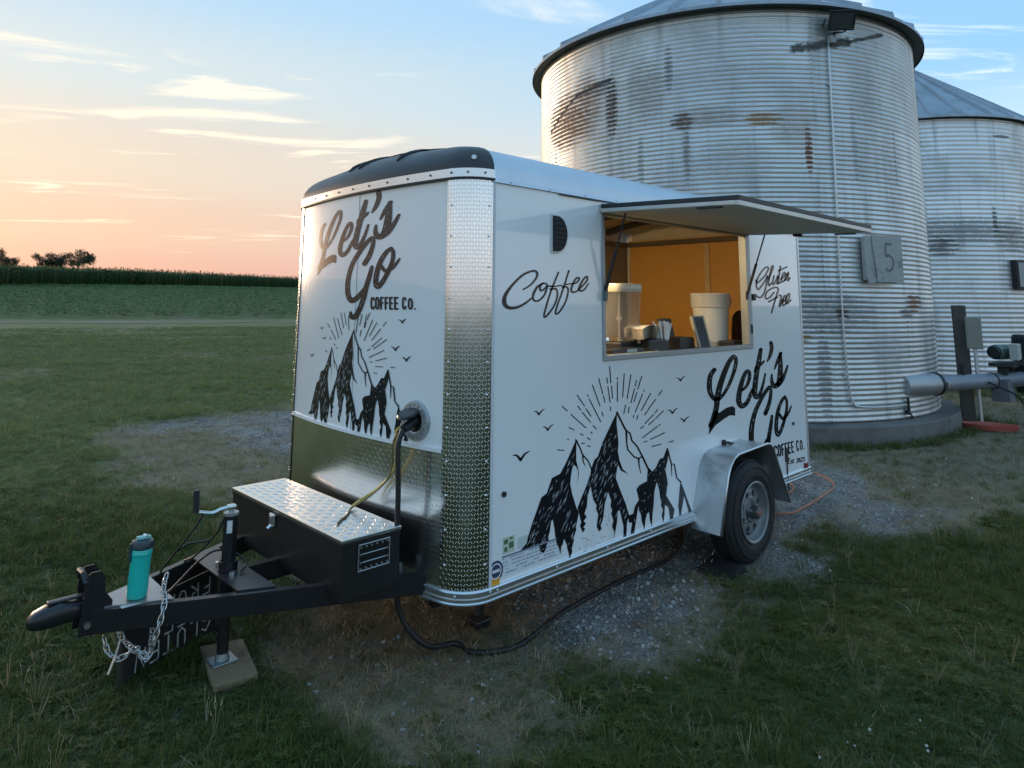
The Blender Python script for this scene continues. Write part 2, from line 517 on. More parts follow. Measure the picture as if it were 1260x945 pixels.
def leaf_material(name, dark, light, tip=None, trans=0.4, patch=0.5, lit_lawn=None):
    n = NT(name)
    r = n.rand()
    c = n.mix(r, dark, light)
    p = n.noise(patch, 3, 0.5)
    c = n.mix(n.rng(p, 0.4, 0.65), c, tuple(x * 0.72 for x in light))
    if lit_lawn is not None:          # paler towards +y: short lawn, with its dusk brightness put into the colour
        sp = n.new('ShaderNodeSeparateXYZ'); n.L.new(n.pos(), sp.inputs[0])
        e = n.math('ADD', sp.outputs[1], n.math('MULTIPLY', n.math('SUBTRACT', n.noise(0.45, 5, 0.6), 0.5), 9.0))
        c = n.mix(n.math('MULTIPLY', n.rng(e, 2.2, 7.5), 0.9), c, n.mix(r, tuple(x * 0.75 for x in lit_lawn), tuple(x * 1.25 for x in lit_lawn)))
    if tip is not None: c = n.mix(n.rng(r, 0.78, 0.92), c, tip)
    n.set(c, 0.62, spec=0.25)
    tr = n.new('ShaderNodeBsdfTranslucent'); n.L.new(c, tr.inputs[0])
    mx = n.new('ShaderNodeMixShader'); mx.inputs[0].default_value = trans
    n.L.new(n.b.outputs[0], mx.inputs[1]); n.L.new(tr.outputs[0], mx.inputs[2])
    n.L.new(mx.outputs[0], n.N['Material Output'].inputs['Surface'])
    return n.m

def tuft(seed, blades, hgt, spread, width, droop):
    r = random.Random(seed); v = []; f = []
    for b in range(blades):
        a = r.uniform(0, 2 * PI); rr = spread * math.sqrt(r.random()); x, y = rr * math.cos(a), rr * math.sin(a)
        la = a + r.uniform(-0.9, 0.9); h = hgt * r.uniform(0.45, 1.1); w = width * r.uniform(0.6, 1.2); dp = droop * h * r.uniform(0.3, 1.4)
        wx, wy = -math.sin(la) * w, math.cos(la) * w; o = len(v)
        dx, dy = math.cos(la) * dp, math.sin(la) * dp
        v += [(x - wx, y - wy, -0.005), (x + wx, y + wy, -0.005), (x + wx * .8 + dx * .3, y + wy * .8 + dy * .3, h * .55), (x - wx * .8 + dx * .3, y - wy * .8 + dy * .3, h * .55), (x + dx, y + dy, h * (1 - 0.25 * r.random()))]
        f += [(o, o + 1, o + 2, o + 3), (o + 3, o + 2, o + 4)]
    return v, f

def clover(seed):
    r = random.Random(seed); v = []; f = []
    for k in range(9):
        a = r.uniform(0, 2 * PI); d = r.uniform(0.0, 0.05); z = r.uniform(0.012, 0.035); s = r.uniform(0.007, 0.013)
        cx, cy = d * math.cos(a), d * math.sin(a)
        for m in range(3):
            t = a + m * 2.094; o = len(v)
            ux, uy = math.cos(t), math.sin(t)
            v += [(cx, cy, z), (cx + ux * s - uy * s * .55, cy + uy * s + ux * s * .55, z + .003), (cx + ux * s * 1.5, cy + uy * s * 1.5, z), (cx + ux * s + uy * s * .55, cy + uy * s - ux * s * .55, z + .003)]
            f.append((o, o + 1, o + 2, o + 3))
    return v, f

def rock(seed):
    r = random.Random(seed); bm = bmesh.new(); bmesh.ops.create_icosphere(bm, subdivisions=1, radius=1)
    for v in bm.verts: v.co *= r.uniform(0.72, 1.2)
    for v in bm.verts: v.co.z *= 0.62
    vs = [tuple(v.co) for v in bm.verts]; bm.verts.index_update(); fs = [tuple(w.index for w in f.verts) for f in bm.faces]; bm.free()
    return vs, fs

def fan_points(n, r0, r1, a0, a1, power):
    """points round the place, thinning out with distance"""
    u = rng.random(n)
    r = (r0 ** power + u * (r1 ** power - r0 ** power)) ** (1 / power)
    a = np.radians(rng.uniform(a0, a1, n))
    return CAM.x + r * np.cos(a), CAM.y + r * np.sin(a), r

def clear_of(x, y):
    """keep plants out of foundations, tyres and footings"""
    ok = np.hypot(x - 8.714, y - 3.585) > 3.38
    ok &= np.hypot(x - 17.86, y - 3.24) > 3.2
    ok &= ~((abs(x - 2.24) < 0.30) & (y > -0.22) & (y < 0.02))
    ok &= ~((abs(x - 2.24) < 0.30) & (y > 1.80) & (y < 2.06))
    ok &= poly_dist(x, y, [(-0.886, 1.129), (-0.971, 0.727), (-0.78, 0.70), (-0.699, 1.064)]) < 0.01
    return ok

def scatter():
    G_ = leaf_material('grass_blade', (0.036, 0.058, 0.012), (0.140, 0.175, 0.044), (0.20, 0.185, 0.080), lit_lawn=(0.225, 0.265, 0.098))
    D_ = leaf_material('dry_blade', (0.19, 0.152, 0.096), (0.37, 0.31, 0.20), (0.46, 0.40, 0.27))
    src = [source('tuft', *tuft(k, 13, 0.062, 0.035, 0.0016, 0.75), G_) for k in range(5)]
    src += [source('tuft', *tuft(20 + k, 16, 0.10, 0.045, 0.0019, 0.6), G_) for k in range(2)]
    src += [source('clover', *clover(40 + k), G_) for k in range(2)]
    # lawn
    x, y, r = fan_points(230000, 1.6, 46, -45, 112, 0.62)
    g, d = zones(x, y)
    keep = (rng.random(len(x)) < (1 - 0.97 * g) * (1 - 0.80 * d)) & clear_of(x, y)
    keep &= ~((y > 0.05) & (y < 1.78) & (x > -0.1) & (x < 3.6) & (rng.random(len(x)) < 0.75))
    x, y, r, d, g = x[keep], y[keep], r[keep], d[keep], g[keep]
    tall = vnoise(x, y, 0.7, 9)
    idx = rng.integers(0, 5, len(x)); tl = rng.random(len(x)) < smoothstep(0.5, 0.9, tall) * 0.55; idx[tl] = rng.integers(5, 7, tl.sum())
    cl = rng.random(len(x)) < 0.22 * smoothstep(0.35, 0.7, vnoise(x, y, 1.1, 12)); idx[cl] = rng.integers(7, 9, cl.sum())
    s = rng.uniform(0.6, 1.15, len(x)) * (0.75 + 0.5 * tall) * (1 + np.clip((r - 5) / 12, 0, 2.2)) * (1 - 0.35 * d)
    sz = s * (1 - 0.42 * smoothstep(6, 25, r))
    rot = np.stack([rng.normal(0, .12, len(x)), rng.normal(0, .12, len(x)), rng.uniform(0, 6.28, len(x))], -1)
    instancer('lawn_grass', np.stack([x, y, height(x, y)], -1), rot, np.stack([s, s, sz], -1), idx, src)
    # rank tufts, plantain rosettes and dry seed stalks along edges that no mower reaches
    def stalk(seed):
        r_ = random.Random(seed); v = []; f = []
        for k in range(4):
            a_ = r_.uniform(0, 6.28); h = r_.uniform(.10, .20); dx, dy = math.cos(a_) * h * .25, math.sin(a_) * h * .25; o = len(v); w = .0011
            v += [(-w, 0, 0), (w, 0, 0), (dx + w, dy, h * .8), (dx - w, dy, h * .8), (dx * 1.2, dy * 1.2 - .003, h * .8), (dx * 1.2, dy * 1.2 + .003, h * .8), (dx * 1.6, dy * 1.6, h)]
            f += [(o, o + 1, o + 2, o + 3), (o + 4, o + 5, o + 6)]
        return v, f
    def rosette(seed):
        r_ = random.Random(seed); v = []; f = []
        for k in range(8):
            a_ = k * .785 + r_.uniform(-.3, .3); l = r_.uniform(.05, .09); w = l * .26; c, s_ = math.cos(a_), math.sin(a_); o = len(v)
            v += [(0, 0, .006), (c * l * .5 - s_ * w, s_ * l * .5 + c * w, .022), (c * l, s_ * l, .012), (c * l * .5 + s_ * w, s_ * l * .5 - c * w, .022)]; f.append((o, o + 1, o + 2, o + 3))
        return v, f
    wsrc = [source('rank_tuft', *tuft(80 + k, 24, 0.12, 0.05, 0.0022, 0.7), G_) for k in range(3)] + [source('stalk', *stalk(k), D_) for k in range(3)] + [source('rosette', *rosette(k), G_) for k in range(3)]
    X_, Y_, I_ = [], [], []
    def ring_of(cx, cy, r0, r1, n_, ids, a0=0, a1=360):
        a = np.radians(rng.uniform(a0, a1, n_)); q = rng.uniform(r0, r1, n_); X_.append(cx + q * np.cos(a)); Y_.append(cy + q * np.sin(a)); I_.append(rng.choice(ids, n_))
    ring_of(8.714, 3.585, 3.42, 3.62, 900, [0, 1, 2, 3, 4], 120, 330); ring_of(9.9, .25, .1, .55, 160, [0, 1, 2, 3]); ring_of(-1.05, 1.30, .05, .25, 50, [0, 1, 2]); ring_of(2.24, -.1, .36, .6, 40, [3, 0, 6])
    ring_of(17.86, 3.24, 3.08, 3.4, 300, [0, 1, 2], 150, 300)
    x, y, r = fan_points(1700, 1.7, 16, -40, 108, 0.9); X_.append(x); Y_.append(y); I_.append(rng.choice([0, 1, 2, 6, 7, 8, 6, 7, 8, 6, 7, 8], len(x)))
    x = np.concatenate(X_); y = np.concatenate(Y_); ii = np.concatenate(I_); g, d = zones(x, y)
    keep = clear_of(x, y) & (rng.random(len(x)) < 1 - .8 * g) & ~((y > -.02) & (y < 1.85) & (x > -.3) & (x < 3.6)); x, y, ii = x[keep], y[keep], ii[keep]
    s = rng.uniform(.5, 1.1, len(x))
    instancer('weeds', np.stack([x, y, height(x, y)], -1), np.stack([rng.normal(0, .1, len(x)), rng.normal(0, .1, len(x)), rng.uniform(0, 6.28, len(x))], -1), np.repeat(s[:, None], 3, 1), ii, wsrc)
    # dead grass and thatch
    src = [source('thatch', *tuft(60 + k, 14, 0.034, 0.045, 0.0012, 2.2), D_) for k in range(5)]
    x, y, r = fan_points(120000, 1.6, 30, -45, 112, 0.7)
    g, d = zones(x, y)
    keep = (rng.random(len(x)) < np.clip(d * (1 - 0.86 * g) + 0.10, 0, 1)) & clear_of(x, y)
    x, y, r = x[keep], y[keep], r[keep]
    s = rng.uniform(0.6, 1.3, len(x)) * (1 + np.clip((r - 5) / 14, 0, 1.5))
    rot = np.stack([rng.normal(0, .2, len(x)), rng.normal(0, .2, len(x)), rng.uniform(0, 6.28, len(x))], -1)
    instancer('dead_grass', np.stack([x, y, height(x, y)], -1), rot, np.stack([s, s, s * 0.8], -1), rng.integers(0, 5, len(x)), src)
    # gravel
    n = NT('stone'); rr = n.rand()
    n.set(n.mix(n.rng(rr, 0.15, 0.9), (0.085, 0.088, 0.092), (0.30, 0.30, 0.30)), 0.85); n.bump(n.noise(90, 4), 0.5, 0.003)
    n.put(n.b.inputs['Base Color'], n.mix(n.rng(rr, 0.90, 0.97), n.mix(n.rng(rr, 0.1, 0.9), (0.15, 0.147, 0.14), (0.36, 0.355, 0.34)), (0.50, 0.49, 0.47)))
    src = [source('stone', *rock(k), n.m) for k in range(6)]
    x, y, r = fan_points(110000, 1.8, 14, -30, 90, 0.9)
    g, d = zones(x, y)
    keep = (rng.random(len(x)) < np.clip(g * 0.95 + 0.07 * d, 0, 1)) & clear_of(x, y)
    x, y, r = x[keep], y[keep], r[keep]
    s = 0.0055 + 0.011 * rng.random(len(x)) ** 2.2
    rot = rng.uniform(0, 6.28, (len(x), 3)) * np.array([0.15, 0.15, 1])
    sc3 = np.stack([s, s * rng.uniform(.7, 1.2, len(x)), s * rng.uniform(.7, 1.1, len(x))], -1)
    instancer('gravel_stones', np.stack([x, y, height(x, y) + s * 0.25], -1), rot, sc3, rng.integers(0, 6, len(x)), src)
    # clover heads
    W_ = mat('clover_head', (0.46, 0.46, 0.42), 0.8)
    bm = bmesh.new(); bmesh.ops.create_icosphere(bm, subdivisions=1, radius=0.007)
    vs = [(v.co.x, v.co.y, v.co.z + 0.045) for v in bm.verts]; bm.verts.index_update(); fs = [tuple(w.index for w in f.verts) for f in bm.faces]; bm.free()
    x, y, r = fan_points(5200, 1.8, 30, -35, 105, 0.9)
    g, d = zones(x, y); keep = (g < 0.1) & (d < 0.3) & clear_of(x, y) & (rng.random(len(x)) < smoothstep(0.5, 0.85, vnoise(x, y, 1.6, 15)))
    x, y, r = x[keep], y[keep], r[keep]
    s = np.repeat((rng.uniform(0.6, 1.0, len(x)) * (1 + np.clip((r - 6) / 14, 0, 1.5)))[:, None], 3, 1)
    instancer('clover_flowers', np.stack([x, y, height(x, y)], -1), np.zeros((len(x), 3)), s, np.zeros(len(x), int), [source('clover_flower', vs, fs, W_)])
    # soybeans, in rows, beyond the lane
    S_ = leaf_material('bean_leaf', (0.085, 0.155, 0.050), (0.155, 0.240, 0.085), None, patch=0.08)
    def bean(seed):
        r_ = random.Random(seed); v = []; f = []
        for k in range(26):
            a = r_.uniform(0, 6.28); d_ = 0.38 * math.sqrt(r_.random()); z = r_.uniform(0.15, 0.46); s_ = r_.uniform(0.06, 0.12)
            t = r_.uniform(0, 6.28); ux, uy = math.cos(t) * s_, math.sin(t) * s_; cx, cy = d_ * math.cos(a), d_ * math.sin(a); o = len(v); zt = r_.uniform(-.4, .4) * s_
            v += [(cx - ux, cy - uy, z - zt), (cx + uy * .7, cy - ux * .7, z), (cx + ux, cy + uy, z + zt), (cx - uy * .7, cy + ux * .7, z)]; f.append((o, o + 1, o + 2, o + 3))
        return v, f
    a = np.array((5.94, 49.7)); b = np.array((21.5, 43.95)); dr = (b - a) / np.linalg.norm(b - a); nr = np.array((-dr[1], dr[0]))
    i, j = np.meshgrid(np.arange(-75, 110, 0.80), np.arange(4.2, 82, 1.05))
    i = i.ravel() + rng.normal(0, .18, i.size); j = j.ravel() + rng.normal(0, .16, j.size)
    x = a[0] + dr[0] * i + nr[0] * j; y = a[1] + dr[1] * i + nr[1] * j
    az = np.degrees(np.arctan2(y - CAM.y, x - CAM.x)); keep = (az > 52) & (az < 98); x, y = x[keep], y[keep]
    keep = poly_dist(x, y, CORN) < -1.5; x, y = x[keep], y[keep]
    s = rng.uniform(0.9, 1.35, len(x))[:, None] * np.ones(3)
    instancer('soybean_plants', np.stack([x, y, height(x, y)], -1), np.stack([0 * x, 0 * x, rng.uniform(0, 6.28, len(x))], -1), s, rng.integers(0, 5, len(x)), [source('bean', *bean(k), S_) for k in range(5)])
    # corn: tall plants with arching leaves and a tassel
    C_ = leaf_material('corn_leaf', (0.032, 0.072, 0.022), (0.080, 0.135, 0.045), (0.15, 0.14, 0.06), patch=0.05)
    def corn(seed):
        r_ = random.Random(seed); v = []; f = []
        def strip(pts, w):
            o = len(v)
            for k, (p, d_) in enumerate(pts):
                ww = w * (1 - 0.9 * k / (len(pts) - 1)) if w > 0.02 else w
                v.extend([(p[0] - d_[1] * ww, p[1] + d_[0] * ww, p[2]), (p[0] + d_[1] * ww, p[1] - d_[0] * ww, p[2])])
            for k in range(len(pts) - 1): f.append((o + 2 * k, o + 2 * k + 1, o + 2 * k + 3, o + 2 * k + 2))
        H = r_.uniform(2.45, 2.8)
        strip([((0, 0, 0), (1, 0)), ((0, 0, H), (1, 0))], 0.019)
        for k in range(11):
            t = (0 if k % 2 else PI) + r_.uniform(-.7, .7); z0 = 0.35 + k * 0.19; d_ = (math.cos(t), math.sin(t)); ln = r_.uniform(0.45, 0.75)
            strip([((d_[0] * ln * q, d_[1] * ln * q, z0 + 0.42 * ln * math.sin(q * 2.5)), d_) for q in (0, .3, .6, 1)], 0.055)
        for k in range(5):
            t = k * 1.25; d_ = (math.cos(t), math.sin(t)); strip([((0, 0, H - .1), d_), ((d_[0] * .1, d_[1] * .1, H + .2), d_)], 0.012)
        return v, f
    px_, py_ = [], []
    e0, e1 = np.array(CORN[0]), np.array(CORN[1]); dr = (e1 - e0) / np.linalg.norm(e1 - e0); nr = np.array((-dr[1], dr[0]))
    L_ = np.linalg.norm(e1 - e0)
    for row in range(46):
        sp = 0.42 if row < 8 else 0.9
        k = np.arange(0, L_, sp); k = k + rng.normal(0, .1, len(k)); off = row * (0.76 if row < 8 else 2.2) - (0 if row < 8 else 11)
        p = e0[:, None] + dr[:, None] * k + nr[:, None] * (off + rng.normal(0, .12, len(k)))
        px_.append(p[0]); py_.append(p[1])
    x = np.concatenate(px_); y = np.concatenate(py_)
    az = np.degrees(np.arctan2(y - CAM.y, x - CAM.x)); keep = (az > 54) & (az < 96); x, y = x[keep], y[keep]
    s = rng.uniform(0.88, 1.1, len(x))[:, None] * np.array([1.25, 1.25, 1.0])
    instancer('corn_plants', np.stack([x, y, height(x, y)], -1), np.stack([0 * x, 0 * x, rng.uniform(0, 6.28, len(x))], -1), s, rng.integers(0, 5, len(x)), [source('corn', *corn(k), C_) for k in range(5)])


def polar(az, r):
    return (CAM.x + r * math.cos(rad(az)), CAM.y + r * math.sin(rad(az)))

CORN = [polar(100, 98), polar(52, 225), polar(52, 380), polar(100, 300)]
scatter()

# far canopy of the corn field, behind its first rows
def corn_canopy():
    mb = MB(); rows = []
    e0, e1 = np.array(CORN[0]), np.array(CORN[1]); dr = (e1 - e0) / np.linalg.norm(e1 - e0); nr = np.array((-dr[1], dr[0])); L_ = np.linalg.norm(e1 - e0)
    for off in list(np.arange(2.5, 30, 1.2)) + list(np.arange(30, 200, 5)):
        row = []
        for k in np.arange(0, L_, 2.0):
            p = e0 + dr * k + nr * off
            row.append((p[0], p[1], float(height(p[0], p[1])) + 2.3 + 0.35 * random.random()))
        rows.append(row)
    mb.loft(rows)
    kind(build('corn_canopy', mb, mat('corn_canopy', (0.030, 0.058, 0.020), 0.9, var=0.4, scale=0.6, bump=0.6)), 'stuff')

corn_canopy()

# ------------------------------------------------------------------ trees on the far rise
def tree(name, label, az, r, hgt, width, seed, lean=0.0):
    rd = random.Random(seed)
    x0, y0 = polar(az, r); z0 = float(height(x0, y0))
    t = thing(name, label, 'tree', (x0, y0, z0), 'trees on the far rise')
    mb = MB(); tips = []
    def limb(p, d, ln, r0, lvl):
        pts = [p]; q = Vector(p); dd = Vector(d)
        for k in range(5):
            dd = (dd + Vector((rd.uniform(-.16, .16), rd.uniform(-.16, .16), rd.uniform(-.02, .12)))).normalized(); q = q + dd * ln / 5; pts.append(q.copy())
        mb.tube(pts, [r0 * (1 - 0.62 * k / 5) for k in range(6)], 6)
        if lvl == 0: tips.append((q.copy(), ln)); return
        for k in range(4 if lvl == 2 else 3):
            a = rd.uniform(0, 6.28); up = rd.uniform(0.15, 0.8) if lvl == 2 else rd.uniform(-0.05, 0.6)
            limb(pts[rd.choice((3, 4, 5))], Vector((math.cos(a), math.sin(a), up)).normalized(), ln * rd.uniform(0.6, 0.85), r0 * 0.42, lvl - 1)
    base = Vector((x0, y0, z0 - 0.3))
    limb(base, Vector((0.05 + lean, 0, 1)), hgt * 0.42, hgt * 0.030, 2)
    limb(base + Vector((0, 0, hgt * 0.36)), Vector((0.1, 0.1, 1)), hgt * 0.30, hgt * 0.02, 1)
    build('trunk', mb, mat('tree_bark', (0.060, 0.048, 0.036), 0.95, var=0.3, scale=1.0), t)
    lf = MB()
    blobs = [(p, hgt * 0.13) for p, _ in tips]
    for k in range(26):
        a = rd.uniform(0, 6.28); e = rd.uniform(0.0, 1.0)
        blobs.append((Vector((x0 + math.cos(a) * width * 0.42 * math.sqrt(rd.random()), y0 + math.sin(a) * width * 0.42 * math.sqrt(rd.random()), z0 + hgt * (0.44 + 0.46 * e * rd.random() ** .4))), hgt * rd.uniform(0.08, 0.14)))
    for c, s in blobs:
        for k in range(85):
            d = Vector((rd.gauss(0, 1), rd.gauss(0, 1), rd.gauss(0, .8))); d = d.normalized() * s * (0.55 + 0.55 * rd.random())
            p = c + d; q = hgt * rd.uniform(0.012, 0.024)
            u = Vector((rd.gauss(0, 1), rd.gauss(0, 1), rd.gauss(0, 1))).normalized(); w = u.orthogonal().normalized()
            lf.add([p - u * q, p + w * q * .8, p + u * q, p - w * q * .8], [(0, 1, 2, 3)])
    build('crown', lf, leaf_material('tree_leaf', (0.022, 0.036, 0.014), (0.040, 0.060, 0.022), None, patch=0.12), t, fix=False)
    return t

tree('broadleaf_tree', 'largest round-crowned dark tree of the clump on the rise behind the corn', 78.25, 330, 12.6, 14, 3)
tree('broadleaf_tree', 'lower dark tree touching the large round-crowned tree behind the corn', 79.35, 335, 11.2, 14, 5)
tree('broadleaf_tree', 'small dark bushy tree at the low outer edge of the clump behind the corn', 80.15, 338, 9.8, 11, 8)
tree('broadleaf_tree', 'dark tree standing apart from the clump at the far end of the corn field', 83.2, 330, 11.8, 10, 12)
tree('broadleaf_tree', 'short dark tree in the gap between the clump and the solitary tree', 82.3, 335, 8.6, 7, 15)

# ================================================================== GRAIN BINS
def galvanised(name, centre, R, stains, lines, tint=(0.62, 0.63, 0.62), pitch=0.06542, zbase=0.25):
    """weathered galvanised sheet; rust and dirt sit at fixed places round the bin (angle in degrees, height in m)"""
    n = NT(name)
    p = n.pos(); sp = n.new('ShaderNodeSeparateXYZ'); n.L.new(p, sp.inputs[0])
    ang = n.math('ARCTAN2', n.math('SUBTRACT', sp.outputs[1], centre[1]), n.math('SUBTRACT', sp.outputs[0], centre[0]))
    # angle measured from the side that faces the yard so that it does not wrap there
    a0 = rad(-150)
    ang = n.math('WRAP', n.math('SUBTRACT', ang, a0), PI, -PI)
    s = n.math('MULTIPLY', ang, R); z = sp.outputs[2]
    cv = n.new('ShaderNodeCombineXYZ'); n.L.new(s, cv.inputs[0]); n.L.new(z, cv.inputs[1])
    v = cv.outputs[0]
    spang = n.new('ShaderNodeTexVoronoi'); spang.inputs['Scale'].default_value = 28; n.L.new(v, spang.inputs[0])
    c = n.mix(n.rand(), tuple(t * 0.86 for t in tint), tuple(t * 1.08 for t in tint))
    c = n.mix(n.math('MULTIPLY', spang.outputs['Distance'], 0.18), c, (0.72, 0.74, 0.76))
    run = n.noise(1.0, 7, 0.65, v, 0.3, (2.6, 0.22, 1))            # vertical runs
    c = n.mix(n.math('MULTIPLY', n.rng(run, 0.48, 0.68), 0.60), c, (0.33, 0.335, 0.335))
    c = n.mix(n.math('MULTIPLY', n.rng(run, 0.30, 0.46, 1.0, 0.0), 0.30), c, (0.74, 0.76, 0.77))
    blot = n.noise(0.6, 8, 0.7, v, 0.6)
    c = n.mix(n.math('MULTIPLY', n.rng(blot, 0.48, 0.68), 0.55), c, (0.36, 0.365, 0.36))
    ragged = n.noise(7.0, 8, 0.75, v, 0.8, (1.0, 2.2, 1)); fine = n.noise(38.0, 4, 0.7, v, 0, (0.6, 1.6, 1))
    band = n.math('SINE', n.math('MULTIPLY', n.math('SUBTRACT', z, zbase), 2 * PI / pitch))      # rust keeps to the ridges
    rust_total = None
    for (th, zz, wa, hz, col, amt) in stains:
        ds = n.math('DIVIDE', n.math('SUBTRACT', s, ((th + 150 + 180) % 360 - 180) / 180 * PI * R), wa)
        dz = n.math('DIVIDE', n.math('SUBTRACT', z, zz), hz)
        dd = n.math('SUBTRACT', 1.0, n.math('ADD', n.math('MULTIPLY', ds, ds), n.math('MULTIPLY', dz, dz)))
        e = n.math('ADD', n.math('ADD', dd, 0.35), n.math('MULTIPLY', n.math('SUBTRACT', ragged, 0.5), 4.0))
        e = n.math('ADD', e, n.math('MULTIPLY', n.math('SUBTRACT', fine, 0.5), 2.2))
        e = n.math('ADD', e, n.math('MULTIPLY', band, 0.75))
        f = n.math('MULTIPLY', n.math('MULTIPLY', n.rng(e, 0.15, 1.2), n.rng(dd, -0.6, 0.3)), amt)
        c = n.mix(f, c, col)
        rust_total = f if rust_total is None else n.math('MAXIMUM', rust_total, f)
    for (t0, z0, t1, z1, w, col, amt) in lines:
        s0 = ((t0 + 150 + 180) % 360 - 180) / 180 * PI * R; s1 = ((t1 + 150 + 180) % 360 - 180) / 180 * PI * R
        L2 = (s1 - s0) ** 2 + (z1 - z0) ** 2
        ps = n.math('SUBTRACT', s, s0); pz = n.math('SUBTRACT', z, z0)
        t = n.math('DIVIDE', n.math('ADD', n.math('MULTIPLY', ps, s1 - s0), n.math('MULTIPLY', pz, z1 - z0)), L2, clamp=True)
        qx = n.math('SUBTRACT', ps, n.math('MULTIPLY', t, s1 - s0)); qz = n.math('SUBTRACT', pz, n.math('MULTIPLY', t, z1 - z0))
        d = n.math('SQRT', n.math('ADD', n.math('MULTIPLY', qx, qx), n.math('MULTIPLY', qz, qz)))
        d = n.math('SUBTRACT', d, n.math('MULTIPLY', n.math('SUBTRACT', ragged, 0.5), w * 2.4))
        f = n.math('MULTIPLY', n.rng(d, w * 0.4, w, 1.0, 0.0), amt)
        c = n.mix(f, c, col)
        rust_total = f if rust_total is None else n.math('MAXIMUM', rust_total, f)
    ro = n.math('ADD', 0.38, n.math('MULTIPLY', run, 0.24))
    me = 0.88
    if rust_total is not None:
        ro = n.math('MAXIMUM', ro, n.math('MULTIPLY', rust_total, 0.85))
        me = n.math('SUBTRACT', 0.88, n.math('MULTIPLY', rust_total, 0.85))
    n.set(c, ro, me)
    n.bump(n.math('ADD', n.noise(4.0, 3, 0.5, v), n.math('MULTIPLY', fine, 0.15)), 0.10, 0.01)
    return n.m

RUST = (0.17, 0.068, 0.026); RUST_D = (0.085, 0.050, 0.034); GRIME = (0.045, 0.044, 0.042); OCHRE = (0.30, 0.15, 0.045)


